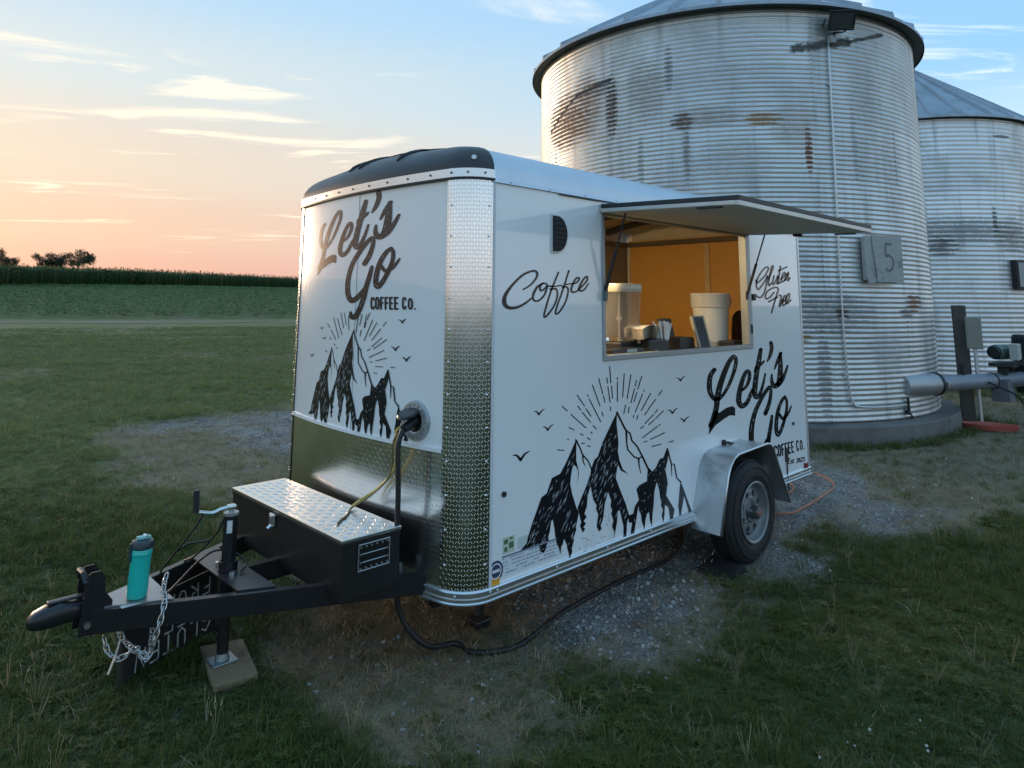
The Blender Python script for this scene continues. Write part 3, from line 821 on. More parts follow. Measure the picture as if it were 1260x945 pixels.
def grain_bin(label, centre, R, z0, z1, tiers, per_tier, nsheet, phase, material, roof_mat, nroof, base_R=None, eave=0.14, pitch=30):
    cx, cy = centre
    root = thing('grain_bin', label, 'grain bin', (cx, cy, 0), 'galvanised grain bins')
    hT = (z1 - z0) / tiers
    # one corrugated sheet, shared by all places it stands in
    nx = 26; ny = per_tier * 6
    da = 2 * PI / nsheet
    mb = MB(); rows = []
    for j in range(ny + 1):
        z = z0 + hT * j / ny; dr = 0.0050 * math.sin(2 * PI * per_tier * j / ny)
        rows.append([(cx + (R + dr + 0.0022 * (k / nx)) * math.cos(da * 1.012 * k / nx), cy + (R + dr + 0.0022 * (k / nx)) * math.sin(da * 1.012 * k / nx), z) for k in range(nx + 1)])
    mb.loft(rows)
    first = build('wall_sheet', mb, material, root, smooth=True)
    for t in range(tiers):
        for s in range(nsheet):
            o = first if (t == 0 and s == 0) else first.copy()
            if o is not first: COL.objects.link(o); o.parent = root
            o.location = (0, 0, t * hT)
            o.rotation_euler = (0, 0, rad(phase) + da * s + (da * 0.5 if t % 3 == 1 else 0) )
            o.scale = (1 + 0.0006 * (t % 2), 1 + 0.0006 * (t % 2), 1)
    # bolts along the vertical laps
    bo = MB()
    for t in range(tiers):
        for s in range(nsheet):
            a = rad(phase) + da * s + (da * 0.5 if t % 3 == 1 else 0) + da * 0.006
            for k in range(per_tier):
                z = z0 + hT * (t + (k + 0.25) / per_tier); r_ = R + 0.011
                p = Vector((cx + r_ * math.cos(a), cy + r_ * math.sin(a), z)); d = Vector((math.cos(a), math.sin(a), 0))
                bo.cyl(p - d * 0.006, p + d * 0.006, 0.008, 6)
    kind(build('lap_bolts', bo, mat('bolt_zinc', (0.30, 0.30, 0.30), 0.5, 0.7), root), 'stuff')
    # foundation ring
    if base_R:
        f = MB(); prof = [(base_R + 0.02, -0.15), (base_R, z0 - 0.035), (base_R - 0.02, z0 - 0.015), (R - 0.2, z0 - 0.006)]
        f.lathe(prof, 96, Matrix.Translation((cx, cy, 0)), caps=True)
        build('foundation', f, mat('old_concrete', (0.14, 0.132, 0.12), 0.94, var=0.45, scale=4, bump=0.9, dirt=((0.045, 0.048, 0.038), 0.85)), root, smooth=True, auto=40)
    # roof: ribbed wedge panels
    Re = R + eave; tp = math.tan(rad(pitch)); za = z1 + 0.055; Ri = 0.38
    dp = 2 * PI / nroof; m = MB(); prof = []
    # cross-section over one panel: upstanding rib at each side, flat pan between
    cs = [(-0.5, 0.0), (-0.455, 0.065), (-0.425, 0.065), (-0.38, 0.0), (-0.15, 0.004), (0.15, 0.004), (0.41, 0.0)]
    rows = []
    for r_ in np.linspace(Re, Ri, 8):
        row = []
        wsc = dp
        for (q, h) in cs + [(0.5, 0.0)]:
            a = q * wsc; rib = h * (0.35 + 0.65 * min(1, r_ / Re * 1.4))
            row.append((cx + r_ * math.cos(a), cy + r_ * math.sin(a), za + (Re - r_) * tp + rib))
        rows.append(row)
    # turned-down drip edge at the eave
    row = [(cx + (Re + 0.004) * math.cos(q * dp), cy + (Re + 0.004) * math.sin(q * dp), za - 0.045) for (q, h) in cs + [(0.5, 0)]]
    m.loft([row] + rows)
    panel = build('roof_panel', m, roof_mat, root)
    for k in range(nroof):
        o = panel if k == 0 else panel.copy()
        if k: COL.objects.link(o); o.parent = root
        o.rotation_euler = (0, 0, dp * k + rad(phase))
    # eave angle and soffit, coloured dark for the shadow gap under the roof; cap
    e = MB(); e.lathe([(R - 0.03, z1 - 0.01), (R + 0.022, z1 - 0.01), (R + 0.024, z1 + 0.03), (Re - 0.01, za - 0.015), (Re - 0.02, za + 0.0), (R - 0.03, z1 + 0.06)], 96, Matrix.Translation((cx, cy, 0)), closed=True)
    build('eave_ring', e, mat('eave_steel', (0.16, 0.165, 0.17), 0.6, 0.5, var=0.3, scale=4), root, smooth=True, auto=30)
    c = MB(); zt = za + (Re - Ri) * tp
    c.lathe([(Ri + 0.06, zt - 0.10), (Ri + 0.06, zt + 0.10), (Ri + 0.10, zt + 0.12), (0.02, zt + 0.32)], 32, Matrix.Translation((cx, cy, 0)))
    build('roof_cap', c, roof_mat, root, smooth=True, auto=35)
    return root

C1 = (8.714, 3.585); R1 = 3.15
C2 = (17.86, 3.24); R2 = 2.9
m1 = galvanised('galvanised_near', C1, R1,
    [(163, 4.60, 0.62, 0.46, (0.21, 0.105, 0.050), 0.92), (-178.5, 4.60, 0.11, 0.48, RUST_D, 0.95), (176, 4.95, 0.38, 0.14, GRIME, 0.75),
     (-159, 4.22, 0.16, 0.13, RUST_D, 0.95), (-158, 3.75, 0.05, 0.40, GRIME, 0.55), (-139.5, 4.20, 0.26, 0.10, OCHRE, 0.9), (-128.8, 3.78, 0.055, 0.34, RUST, 1.0),
     (-133, 1.30, 0.14, 0.06, OCHRE, 0.95), (-97, 1.76, 0.24, 0.13, RUST, 0.95), (-101, 1.62, 0.20, 0.06, RUST_D, 0.8), (-127, 1.62, 0.75, 0.30, GRIME, 0.62), (-122.6, 1.62, 0.10, 0.08, RUST_D, 0.9),
     (-128, 0.85, 0.10, 0.55, GRIME, 0.65), (-150, 5.1, 0.9, 0.5, (0.36, 0.37, 0.38), 0.4), (-108, 1.1, 0.4, 0.3, (0.30, 0.31, 0.31), 0.6), (-162, 5.0, 0.06, 0.35, GRIME, 0.6), (-116, 3.9, 0.06, 0.6, GRIME, 0.4), (172, 4.75, 0.34, 0.55, (0.16, 0.095, 0.06), 0.7), (-168, 4.75, 0.28, 0.45, (0.20, 0.15, 0.11), 0.5), (-153, 4.25, 0.45, 0.16, (0.22, 0.17, 0.13), 0.5), (-132, 4.1, 0.35, 0.3, (0.26, 0.21, 0.16), 0.45), (-170, 3.6, 0.05, 0.5, GRIME, 0.5), (-147, 3.6, 0.5, 0.35, (0.30, 0.30, 0.29), 0.5), (-136, 2.3, 0.4, 0.2, GRIME, 0.35), (-112, 4.6, 0.3, 0.5, (0.3, 0.3, 0.3), 0.5)],
    [(152, 4.55, 168, 4.95, 0.030, GRIME, 0.95), (168, 4.95, 181, 5.03, 0.045, GRIME, 0.9), (-131, 5.18, -116, 5.34, 0.085, GRIME, 0.9), (-116, 5.34, -103, 5.57, 0.040, GRIME, 0.9)])
m2 = galvanised('galvanised_far', C2, R2,
    [(-140, 3.4, 1.2, 0.30, (0.20, 0.21, 0.21), 0.75), (-150, 3.05, 0.35, 0.25, GRIME, 0.75), (-118, 3.3, 0.5, 0.4, (0.19, 0.15, 0.115), 0.7), (-126, 3.6, 0.06, 0.35, GRIME, 0.8), (-118, 5.6, 0.25, 0.07, GRIME, 0.7)], [], (0.72, 0.735, 0.74), (6.0 - 0.10) / 56, 0.10)
roofm = NT('roof_steel')
roofm.set(roofm.mix(roofm.math('MULTIPLY', roofm.rng(roofm.noise(2.2, 7, 0.7), 0.42, 0.7), 0.6), roofm.mix(roofm.rand(), (0.30, 0.33, 0.37), (0.38, 0.41, 0.45)), (0.20, 0.215, 0.23)), roofm.math('ADD', 0.36, roofm.math('MULTIPLY', roofm.noise(9, 5), 0.2)), 0.7)
roofm.bump(roofm.noise(3, 3), 0.15, 0.02)
bin1 = grain_bin('large corrugated grain bin directly behind the white trailer, with rust streaks and number board', C1, R1, 0.25, 5.745, 7, 12, 7, -179 + 0.3, m1, roofm.m, 31, 3.40, 0.17, 30.5)
bin2 = grain_bin('second corrugated grain bin, farther back beyond the rusted one', C2, R2, 0.10, 6.0, 7, 8, 6, -145, m2, roofm.m, 28, 3.05, 0.14, 38)

def on_bin(c, R, th, z, out=0.0):
    return Vector((c[0] + (R + out) * math.cos(rad(th)), c[1] + (R + out) * math.sin(rad(th)), z))

# electrical conduit clipped to the bin wall
mb = MB()
pts = [on_bin(C1, R1, -122.2, 5.42, .03), on_bin(C1, R1, -122.6, 3.6, .03), on_bin(C1, R1, -123.0, 1.5, .03), on_bin(C1, R1, -122.4, 0.62, .03), on_bin(C1, R1, -121.6, 0.50, .03), on_bin(C1, R1, -120.2, 0.44, .035), on_bin(C1, R1, -112, 0.42, .03), on_bin(C1, R1, -104, 0.43, .03)]
mb.tube([Vector(p) for p in spline(pts, 5)], 0.014, 8)
cond = build('conduit', mb, mat('conduit_zinc', (0.55, 0.57, 0.58), 0.4, 0.8), bin1, smooth=True)
for zc in (4.7, 3.95, 3.15, 2.35, 1.55, 0.85):
    th = -122.2 - 0.8 * (5.42 - zc) / 4.5
    p = on_bin(C1, R1, th, zc, .03); d = Vector((math.cos(rad(th)), math.sin(rad(th)), 0)); t_ = Vector((-d.y, d.x, 0))
    m = MB(); m.cyl(p - Vector((0, 0, .015)), p + Vector((0, 0, .015)), 0.020, 10); m.box((-.04, -.004, -.012), (.04, .004, .012), 0, Matrix.Translation(p - d * 0.014) @ Matrix([[t_.x, d.x, 0, 0], [t_.y, d.y, 0, 0], [0, 0, 1, 0], [0, 0, 0, 1]]))
    build('clip', m, mat('conduit_zinc', (0.55, 0.57, 0.58), 0.4, 0.8), cond)

# hinge-like iron door dog low on the wall beside the unloading tube
m = MB(); p = on_bin(C1, R1, -104.5, 0.40, .02)
m.box((p.x - .04, p.y - .03, .30), (p.x + .04, p.y + .02, .36), .006); m.box((p.x - .02, p.y - .03, .36), (p.x + .02, p.y + .0, .52), .005)
m.tube([Vector(q) for q in spline([(p.x, p.y - .02, .33), (p.x + .03, p.y - .05, .27), (p.x + .12, p.y - .02, .26)], 4)], .012, 6)
build('door_dog', m, mat('black_iron', (0.022, 0.022, 0.024), 0.5, 0.2), bin1)

# grey box on the far bin
m = MB(); p = on_bin(C2, R2, -115.0, 2.42, .0); d = Vector((math.cos(rad(-115)), math.sin(rad(-115)), 0)); t_ = Vector((-d.y, d.x, 0))
Mx = Matrix.Translation(p) @ Matrix([[t_.x, d.x, 0, 0], [t_.y, d.y, 0, 0], [0, 0, 1, 0], [0, 0, 0, 1]])
m.box((-.26, -.03, -.33), (.26, .12, .33), .012, Mx)
hb = build('hatch_box', m, mat('black_iron', (0.022, 0.022, 0.024), 0.5, 0.2), bin2)
m = MB(); m.box((-.21, .122, -.27), (.21, .135, .27), .006, Mx); build('hatch_cover', m, mat('hatch_grey', (0.33, 0.345, 0.35), 0.6, 0.4, var=0.25), hb)

# ------------------------------------------------------------------ number board
def frame_at(p, th):
    d = Vector((math.cos(rad(th)), math.sin(rad(th)), 0)); t = Vector((-d.y, d.x, 0))
    return Matrix.Translation(p) @ Matrix([[t.x, d.x, 0, 0], [t.y, d.y, 0, 0], [0, 0, 1, 0], [0, 0, 0, 1]])

def number_board():
    th = -110.6; p = on_bin(C1, R1, th, 2.33, 0.0)
    M = frame_at(p, th)          # local x runs along the wall, y outwards, z up
    t = thing('number_board', 'weathered grey plywood board with faded number 5 on the rusted bin', 'sign', p)
    wood = NT('weathered_ply'); gr = wood.noise(5, 8, 0.7, None, 0.5, (1, 1, 3.0))
    cc = wood.mix(gr, (0.24, 0.245, 0.24), (0.48, 0.48, 0.465)); cc = wood.mix(wood.rng(wood.noise(3.0, 8, 0.75), 0.54, 0.74), cc, (0.10, 0.10, 0.10))
    wood.set(cc, 0.9); wood.bump(gr, 0.5, 0.004)
    def outline(pts, y0, y1, name, par):
        m = MB(); m.prism(pts, 'y', y0, y1); m.v = [tuple(M @ Vector(q)) for q in m.v]
        return build(name, m, wood.m, par)
    # local x grows towards -angle seen from the yard: +x is to the right of the picture for this tangent
    outline([(-0.16, -0.31), (0.335, -0.30), (0.34, 0.315), (-0.215, 0.31), (-0.205, 0.12), (-0.175, -0.1)], 0.075, 0.094, 'plywood_face', t)
    outline([(-0.335, -0.24), (-0.30, -0.325), (-0.168, -0.315), (-0.183, -0.1), (-0.213, 0.12), (-0.223, 0.305), (-0.345, 0.30), (-0.35, 0.05)], 0.060, 0.078, 'split_piece', t)
    outline([(-0.33, -0.28), (0.33, -0.29), (0.33, 0.29), (-0.33, 0.28)], 0.012, 0.055, 'backing_frame', t)
    # the painted 5, worn
    m = MB()
    def bar(a, b, w):
        a = Vector(a); b = Vector(b); d = (b - a).normalized(); nn = Vector((-d.y, d.x)) * w
        q = [a + nn, b + nn, b - nn, a - nn]; m.add([M @ Vector((k.x, 0.0955, k.y)) for k in q], [(0, 1, 2, 3)])
    five = [(p_[0] - 0.06, p_[1]) for p_ in [(0.205, 0.20), (0.085, 0.205), (0.075, 0.03), (0.13, 0.055), (0.20, 0.02), (0.215, -0.06), (0.175, -0.14), (0.11, -0.16), (0.06, -0.125)]]
    for a, b in zip(five[:-1], five[1:]): bar(a, b, 0.016)
    build('painted_five', m, mat('faded_paint', (0.15, 0.155, 0.16), 0.9, var=0.4, scale=20), t, fix=False)

number_board()

# ------------------------------------------------------------------ floodlight under the eave
def floodlight():
    th = -120.5; p = on_bin(C1, R1, th, 5.58, 0.16); M = frame_at(p, th)
    t = thing('floodlight', 'black rectangular floodlight mounted under the eave of the rusted bin', 'floodlight', p)
    bk = mat('lamp_black', (0.020, 0.021, 0.023), 0.45)
    tilt = M @ Matrix.Rotation(rad(18), 4, 'Z') @ Matrix.Rotation(rad(-32), 4, 'X')
    m = MB(); prof = [(-.17, .12), (.17, .12), (.12, -.10), (-.12, -.10)]
    b = bmesh.new(); bmesh.ops.create_cube(b, size=1)
    for v in b.verts:
        f = 1.0 if v.co.y > 0 else 0.62
        v.co = Vector((v.co.x * .33 * f, v.co.y * .16, v.co.z * .25 * f))
    bmesh.ops.bevel(b, geom=list(b.edges), offset=.012, segments=2, affect='EDGES')
    m.bm(b, tilt); hs = build('housing', m, bk, t)
    m = MB()
    for a_, b_ in (((-.175, .08, -.135), (.175, .10, -.115)), ((-.175, .08, .115), (.175, .10, .135)), ((-.175, .08, -.114), (-.155, .10, .114)), ((.155, .08, -.114), (.175, .10, .114))): m.box(a_, b_, .003, tilt)
    build('bezel', m, bk, hs)
    m = MB(); m.box((-.152, .081, -.112), (.152, .088, .112), 0, tilt)
    g = NT('lamp_glass'); g.set((0.06, 0.065, 0.07), 0.10, 0.0, 0.6); build('glass', m, g.m, hs)
    m = MB(); m.tube([tilt @ Vector(q) for q in ((-.19, 0, 0), (-.195, -.06, -.12), (-.1, -.08, -.19), (.1, -.08, -.19), (.195, -.06, -.12), (.19, 0, 0))], .011, 6)
    m.tube([tilt @ Vector((0, -.08, -.19)), M @ Vector((-.04, -.08, -.22)), M @ Vector((-.06, -.155, -.24))], .016, 6)
    build('bracket', m, bk, t)
    m = MB(); m.box((-.10, -.155, -.31), (-.01, -.07, -.20), .008, M); build('junction_box', m, mat('grey_box', (0.30, 0.31, 0.30), 0.6), t)

floodlight()

# ------------------------------------------------------------------ unloading tube, motor, post and their clutter
def auger():
    a = on_bin(C1, R1, -101, 0.655, -0.05)
    out = Vector((0.93, -0.36, 0)).normalized()
    p0 = a; p1 = a + out * 0.50; p2 = a + out * 2.55
    t = thing('unloading_tube', 'grey steel unloading tube sticking out of the rusted bin near the ground', 'auger tube', (p1.x, p1.y, 0.5))
    g = mat('tube_grey', (0.235, 0.25, 0.285), 0.55, 0.35, var=0.25, scale=4, dirt=((0.12, 0.12, 0.12), 0.5))
    m = MB(); m.cyl(p1 - out * 0.06, p2, 0.108, 24); build('tube', m, g, t, smooth=True, auto=40)
    m = MB(); m.cyl(p0 - out * 0.15, p1, 0.142, 24, 0.145); sl = build('sleeve', m, mat('sleeve_zinc', (0.38, 0.39, 0.40), 0.5, 0.7, var=0.25, scale=6), t, smooth=True, auto=40)
    m = MB(); m.lathe([(0.113, -.018), (0.158, -.018), (0.158, .018), (0.113, .018)], 24, Matrix.Translation(p1 + out * 0.02) @ out.to_track_quat('Z', 'Y').to_matrix().to_4x4(), closed=True)
    build('clamp_band', m, mat('black_iron', (0.022, 0.022, 0.024), 0.5, 0.2), t)
    m = MB(); q = p1 + out * 0.05; m.box((q.x - .02, q.y - .17, q.z - .03), (q.x + .02, q.y - .13, q.z + .04), .005); m.cyl((q.x, q.y - .15, q.z + .02), (q.x + .10, q.y - .17, q.z - .01), .010, 8); build('clamp_bolt', m, mat('bright_bolt', (0.7, 0.7, 0.7), 0.3, 0.9), t)
    m = MB(); q = p1 + out * 0.62; m.box((q.x - .05, q.y - .03, q.z + .10), (q.x + .05, q.y + .03, q.z + .26), .006); build('slide_lug', m, mat('black_iron', (0.022, 0.022, 0.024), 0.5, 0.2), t)
    # downspout under the end
    q = p1 + out * 1.42
    m = MB(); m.prism([(q.x - .20, .68), (q.x + .20, .68), (q.x + .22, .36), (q.x - .12, .36)], 'y', q.y - .12, q.y + .10); build('discharge_spout', m, mat('spout_grey', (0.17, 0.185, 0.21), 0.6, 0.3, var=0.2), t)
    # a strap round the tube
    m = MB(); q = p1 + out * 1.22
    m.lathe([(0.110, -.012), (0.116, -.012), (0.116, .012), (0.110, .012)], 20, Matrix.Translation(q) @ out.to_track_quat('Z', 'Y').to_matrix().to_4x4(), closed=True); build('strap', m, mat('black_iron', (0.022, 0.022, 0.024), 0.5, 0.2), t)
    e = p2
    # gearbox, belt guard and motor at the end
    t2 = thing('electric_motor', 'grey-green electric motor with dark belt guard on the end of the unloading tube', 'motor', (e.x, e.y, 0.4))
    gr = mat('motor_green', (0.16, 0.21, 0.185), 0.5, 0.1, var=0.2, scale=8, dirt=((0.05, 0.05, 0.045), 0.5)); dk = mat('motor_dark', (0.020, 0.030, 0.030), 0.55, 0.2)
    b = e - out * 0.50 + Vector((0, 0, 0.40))
    m = MB(); m.cyl(b - out * 0.20, b + out * 0.14, 0.105, 20)
    for k in range(14):
        a_ = 2 * PI * k / 14; d = Vector((0, 0, 1)) * math.sin(a_) + out.cross(Vector((0, 0, 1))) * math.cos(a_); m.tube([b - out * 0.18 + d * .105, b + out * .12 + d * .105], .007, 4)
    build('motor_body', m, gr, t2)
    for s0, s1, ra, rb in ((.142, .19, .10, .085), (-.25, -.203, .085, .10)):
        m = MB(); m.cyl(b + out * s0, b + out * s1, ra, 20, rb); build('end_bell', m, dk, t2, smooth=True, auto=35)
    m = MB(); m.box((b.x - .24, b.y - .22, b.z - .10), (b.x - .02, b.y - .11, b.z + .13), .01); build('terminal_box', m, mat('motor_plate', (0.36, 0.39, 0.37), 0.5, 0.1, var=0.2, scale=15), t2)
    m = MB(); m.box((b.x - .28, b.y - .15, b.z - .20), (b.x + .40, b.y + .15, b.z - .15), .006); m.box((b.x - .2, b.y - .06, .74), (b.x - .1, b.y + .06, b.z - .151), .004); m.box((b.x + .2, b.y - .06, .74), (b.x + .3, b.y + .06, b.z - .151), .004); build('motor_bracket', m, dk, t2)
    m = MB(); g0 = e + out * 0.06
    m.box((-.22, -.055, .42), (.22, .055, 1.30), .05, Matrix.Translation((g0.x + .05, g0.y, 0)) @ Matrix.Rotation(math.atan2(out.y, out.x) + PI / 2, 4, 'Z')); build('belt_guard', m, dk, t2)
    m = MB(); m.lathe([(0.0, -.03), (0.17, -.03), (0.19, 0), (0.17, .03), (0.0, .03)], 24, Matrix.Translation(e - out * 0.10) @ out.to_track_quat('Z', 'Y').to_matrix().to_4x4()); build('bearing_flange', m, dk, t2, smooth=True, auto=35)
    # loose black cables hanging in loops
    bl = mat('cable_black', (0.013, 0.013, 0.014), 0.55)
    loops = [[(b.x - .25, b.y - .20, b.z - .1), (b.x - .22, b.y - .28, .85), (b.x + .0, b.y - .33, .52), (b.x + .22, b.y - .33, .42), (b.x + .36, b.y - .28, .55), (b.x + .38, b.y - .2, .85)],
             [(b.x - .10, b.y - .20, b.z - .05), (b.x + .02, b.y - .27, .80), (b.x + .15, b.y - .30, .62), (b.x + .25, b.y - .25, .80)],
             [(b.x + .20, b.y - .22, .95), (b.x + .05, b.y - .32, .70), (b.x + .08, b.y - .36, .40), (b.x + .30, b.y - .36, .22), (b.x + .45, b.y - .3, .45), (b.x + .46, b.y - .22, .82)],
             [(b.x - .62, b.y + .10, .66), (b.x - .45, b.y - .18, .50), (b.x - .22, b.y - .22, .36)]]
    for k, pts in enumerate(loops):
        m = MB(); m.tube([Vector(q) for q in spline(pts, 7)], .014, 6)
        tag(build('power_cable', m, bl, None, smooth=True), ['long black cable looping under the electric motor', 'short black cable loop close beneath the motor terminal box', 'lowest hanging black cable loop by the belt guard', 'thin black cable running from the tube strap to the spout'][k], 'cable', 'cables hanging at the unloading motor')
    return e, out

AE, AO = auger()

def post_and_box():
    # stands between the two bins, in front of the tube
    bx, by = polar(13.05, 12.45)
    t = thing('wooden_post', 'weathered square wooden post with grey electrical box beside the unloading tube', 'post', (bx, by, 0))
    w = NT('post_wood'); g = w.noise(6, 8, 0.7, None, 0.4, (6, 6, 0.6))
    w.set(w.mix(g, (0.050, 0.046, 0.040), (0.125, 0.115, 0.10)), 0.92); w.bump(g, 0.8, 0.006)
    m = MB(); m.box((-.085, -.085, -.1), (.085, .085, 1.73), .010, Matrix.Translation((bx, by, 0)) @ Matrix.Rotation(rad(-2.2), 4, 'Y') @ Matrix.Rotation(rad(20), 4, 'Z')); build('post', m, w.m, t)
    qx, qy = polar(12.35, 12.22)
    m = MB(); m.box((-.10, -.05, 1.10), (.10, .05, 1.56), .012, Matrix.Translation((qx, qy, 0)) @ Matrix.Rotation(rad(-75), 4, 'Z')); bxo = build('junction_box', m, mat('box_tan', (0.25, 0.245, 0.205), 0.6, 0.1, var=0.2, scale=8), t)
    m = MB(); m.cyl((qx, qy, .06), (qx, qy, 1.098), .024, 10); build('conduit', m, mat('conduit_zinc', (0.55, 0.57, 0.58), 0.4, 0.8), bxo, smooth=True, auto=40)
    # shallow red pan on the ground below
    rx, ry = polar(11.9, 11.95)
    m = MB(); M = Matrix.Translation((rx, ry, 0.03)) @ Matrix.Rotation(rad(-72), 4, 'Z') @ Matrix.Diagonal((1.5, .8, 1, 1))
    m.lathe([(0.0, .006), (0.19, .006), (0.215, .06), (0.235, .062), (0.205, -.012), (0.0, -.012)], 28, M)
    tag(build('drip_pan', m, mat('faded_red', (0.42, 0.085, 0.070), 0.55, var=0.25, scale=9), None, smooth=True, auto=40), 'shallow faded red pan on the grass below the wooden post', 'pan')

post_and_box()

# ================================================================== THE COFFEE TRAILER
# trailer frame: x runs back from the start of the flat side, y across (0 = serving side), z up
TL, TW, ZB, ZT = 3.60, 1.83, 0.337, 2.352      # length of the flat side, width, underside of the trim, wall top
RCN, YC, BOW = 0.17, 0.15, 0.066               # corner radius, where the corner plate ends, bow of the front

def front_x(y):
    y = min(y, TW - y)
    if y <= YC: return -math.sqrt(max(0.0, RCN ** 2 - (RCN - max(y, 0)) ** 2))
    return -math.sqrt(RCN ** 2 - (RCN - YC) ** 2) - BOW * (1 - ((y - TW / 2) / (TW / 2 - YC)) ** 2)

def plan_front(n_arc=10, n_mid=28):
    """the nose in plan, from the serving side round to the far side"""
    ys = [RCN - RCN * math.cos(t) for t in np.linspace(0, math.acos((RCN - YC) / RCN), n_arc)]
    ys += list(np.linspace(YC, TW - YC, n_mid))[1:-1]
    ys += [TW - q for q in ys[:n_arc][::-1]]
    return [(front_x(y), y) for y in ys]

def plan_normals(pl):
    out = []
    for i in range(len(pl)):
        a = pl[max(0, i - 1)]; b = pl[min(len(pl) - 1, i + 1)]
        d = Vector((b[0] - a[0], b[1] - a[1])).normalized(); out.append((-d.y, d.x))
    out[0] = (0.0, -1.0); out[-1] = (0.0, 1.0)
    return out

def nose_uv(p):
    # arc length round the nose and height
    return (p.y * 1.0 + (p.x * -1.0 if p.y < YC else 0.0), p.z)

TR = thing('coffee_trailer', 'white coffee trailer with mountain graphics, open serving hatch and black hitch frame', 'trailer', (1.5, TW / 2, 0))

# ---- materials
def paint_white():
    n = NT('white_paint')
    big = n.noise(1.4, 4, 0.55); fine = n.noise(60, 3, 0.6)
    c = n.mix(big, (0.83, 0.845, 0.855), (0.87, 0.88, 0.885))
    sp = n.new('ShaderNodeSeparateXYZ'); n.L.new(n.pos(), sp.inputs[0])
    splash = n.math('MULTIPLY', n.rng(n.noise(9, 7, 0.7, None, 0, (1, 1, 0.35)), 0.48, 0.75), n.rng(sp.outputs[2], 0.34, 0.85, 0.45, 0.0))
    c = n.mix(splash, c, (0.44, 0.42, 0.38))
    n.set(c, n.math('ADD', 0.16, n.math('MULTIPLY', big, 0.08)), 0.0, 1.0)
    n.b.inputs['Coat Roughness'].default_value = 0.03
    n.bump(n.noise(1.1, 2, 0.5), 0.07, 0.02)
    return n.m
WHITE = paint_white()
INK = mat('black_vinyl', (0.010, 0.011, 0.016), 0.22, var=0.3, scale=30)
ALU = mat('bare_aluminium', (0.66, 0.68, 0.70), 0.30, 0.95, var=0.08, scale=6)
ALU_SOFT = mat('mill_aluminium', (0.60, 0.63, 0.66), 0.42, 0.85, var=0.12, scale=5)
BLACK_ST = mat('black_paint_steel', (0.014, 0.014, 0.016), 0.34, 0.0, var=0.3, scale=9, bump=0.08, dirt=((0.06, 0.055, 0.05), 0.35))
BLACK_PL = mat('black_plastic', (0.016, 0.016, 0.018), 0.5)
RUBBER = mat('tyre_rubber', (0.014, 0.014, 0.015), 0.72, var=0.3, scale=25, dirt=((0.06, 0.055, 0.048), 0.4))
ZINC = mat('zinc_bright', (0.70, 0.72, 0.73), 0.28, 0.95)
CHROME = mat('rivet_bright', (0.80, 0.81, 0.82), 0.25, 0.9)
RED_LENS = mat('red_lens', (0.22, 0.012, 0.018), 0.2, coat=0.5)
CABLE_BK = mat('cable_black', (0.013, 0.013, 0.014), 0.55)

def diamond_plate(name, pitch, strength, rough, tint=(0.70, 0.71, 0.72)):
    n = NT(name)
    uv = n.new('ShaderNodeUVMap', uv_map='uv').outputs[0]
    sp = n.new('ShaderNodeSeparateXYZ'); n.L.new(uv, sp.inputs[0])
    u = n.math('DIVIDE', sp.outputs[0], pitch); v = n.math('DIVIDE', sp.outputs[1], pitch)
    par = n.math('FLOORED_MODULO', n.math('ADD', n.math('FLOOR', u), n.math('FLOOR', v)), 2.0)
    lu = n.math('SUBTRACT', n.math('FRACT', u), 0.5); lv = n.math('SUBTRACT', n.math('FRACT', v), 0.5)
    a = n.math('MULTIPLY', n.math('ADD', lu, lv), 0.7071); b = n.math('MULTIPLY', n.math('SUBTRACT', lu, lv), 0.7071)
    def sel(p, q): return n.math('ADD', n.math('MULTIPLY', p, n.math('SUBTRACT', 1.0, par)), n.math('MULTIPLY', q, par))
    lo = n.math('DIVIDE', sel(a, b), 0.46); sh = n.math('DIVIDE', sel(b, a), 0.125)
    h = n.rng(n.math('SUBTRACT', 1.0, n.math('ADD', n.math('MULTIPLY', lo, lo), n.math('MULTIPLY', sh, sh))), 0.0, 0.9)
    wear = n.noise(7, 6, 0.65)
    n.set(n.mix(wear, tuple(t * 0.86 for t in tint), tuple(min(1, t * 1.1) for t in tint)), n.math('ADD', rough, n.math('MULTIPLY', wear, 0.10)), 1.0)
    n.bump(n.math('ADD', h, n.math('MULTIPLY', n.noise(2.2, 3, 0.5), 0.8)), strength, pitch * 0.10)
    return n.m
TREAD = diamond_plate('diamond_plate', 0.0205, 0.50, 0.10)
TREAD_FLAT = diamond_plate('diamond_plate_worn', 0.0225, 0.20, 0.17, (0.90, 0.90, 0.89))

# ---- walls
def wall_with_hole():
    m = MB(); y0, y1 = 0.0, 0.028
    xs = [0.0, 0.885, 2.69, TL]; zs = [0.345, 1.395, 2.262, ZT]
    def q(p): m.add(p, [(0, 1, 2, 3)])
    for i in range(3):
        for k in range(3):
            if i == 1 and k == 1: continue
            a, b, c, d = xs[i], xs[i + 1], zs[k], zs[k + 1]
            q([(a, y0, c), (b, y0, c), (b, y0, d), (a, y0, d)]); q([(a, y1, c), (a, y1, d), (b, y1, d), (b, y1, c)])
    a, b, c, d = xs[1], xs[2], zs[1], zs[2]
    for (p, r) in (((a, c), (b, c)), ((b, c), (b, d)), ((b, d), (a, d)), ((a, d), (a, c))): q([(p[0], y0, p[1]), (r[0], y0, r[1]), (r[0], y1, r[1]), (p[0], y1, p[1])])
    a, b, c, d = 0, TL, zs[0], zs[3]
    for (p, r) in (((a, c), (b, c)), ((b, c), (b, d)), ((b, d), (a, d)), ((a, d), (a, c))): q([(p[0], y0, p[1]), (r[0], y0, r[1]), (r[0], y1, r[1]), (p[0], y1, p[1])])
    return build('side_panel', m, WHITE, TR, fix=False)

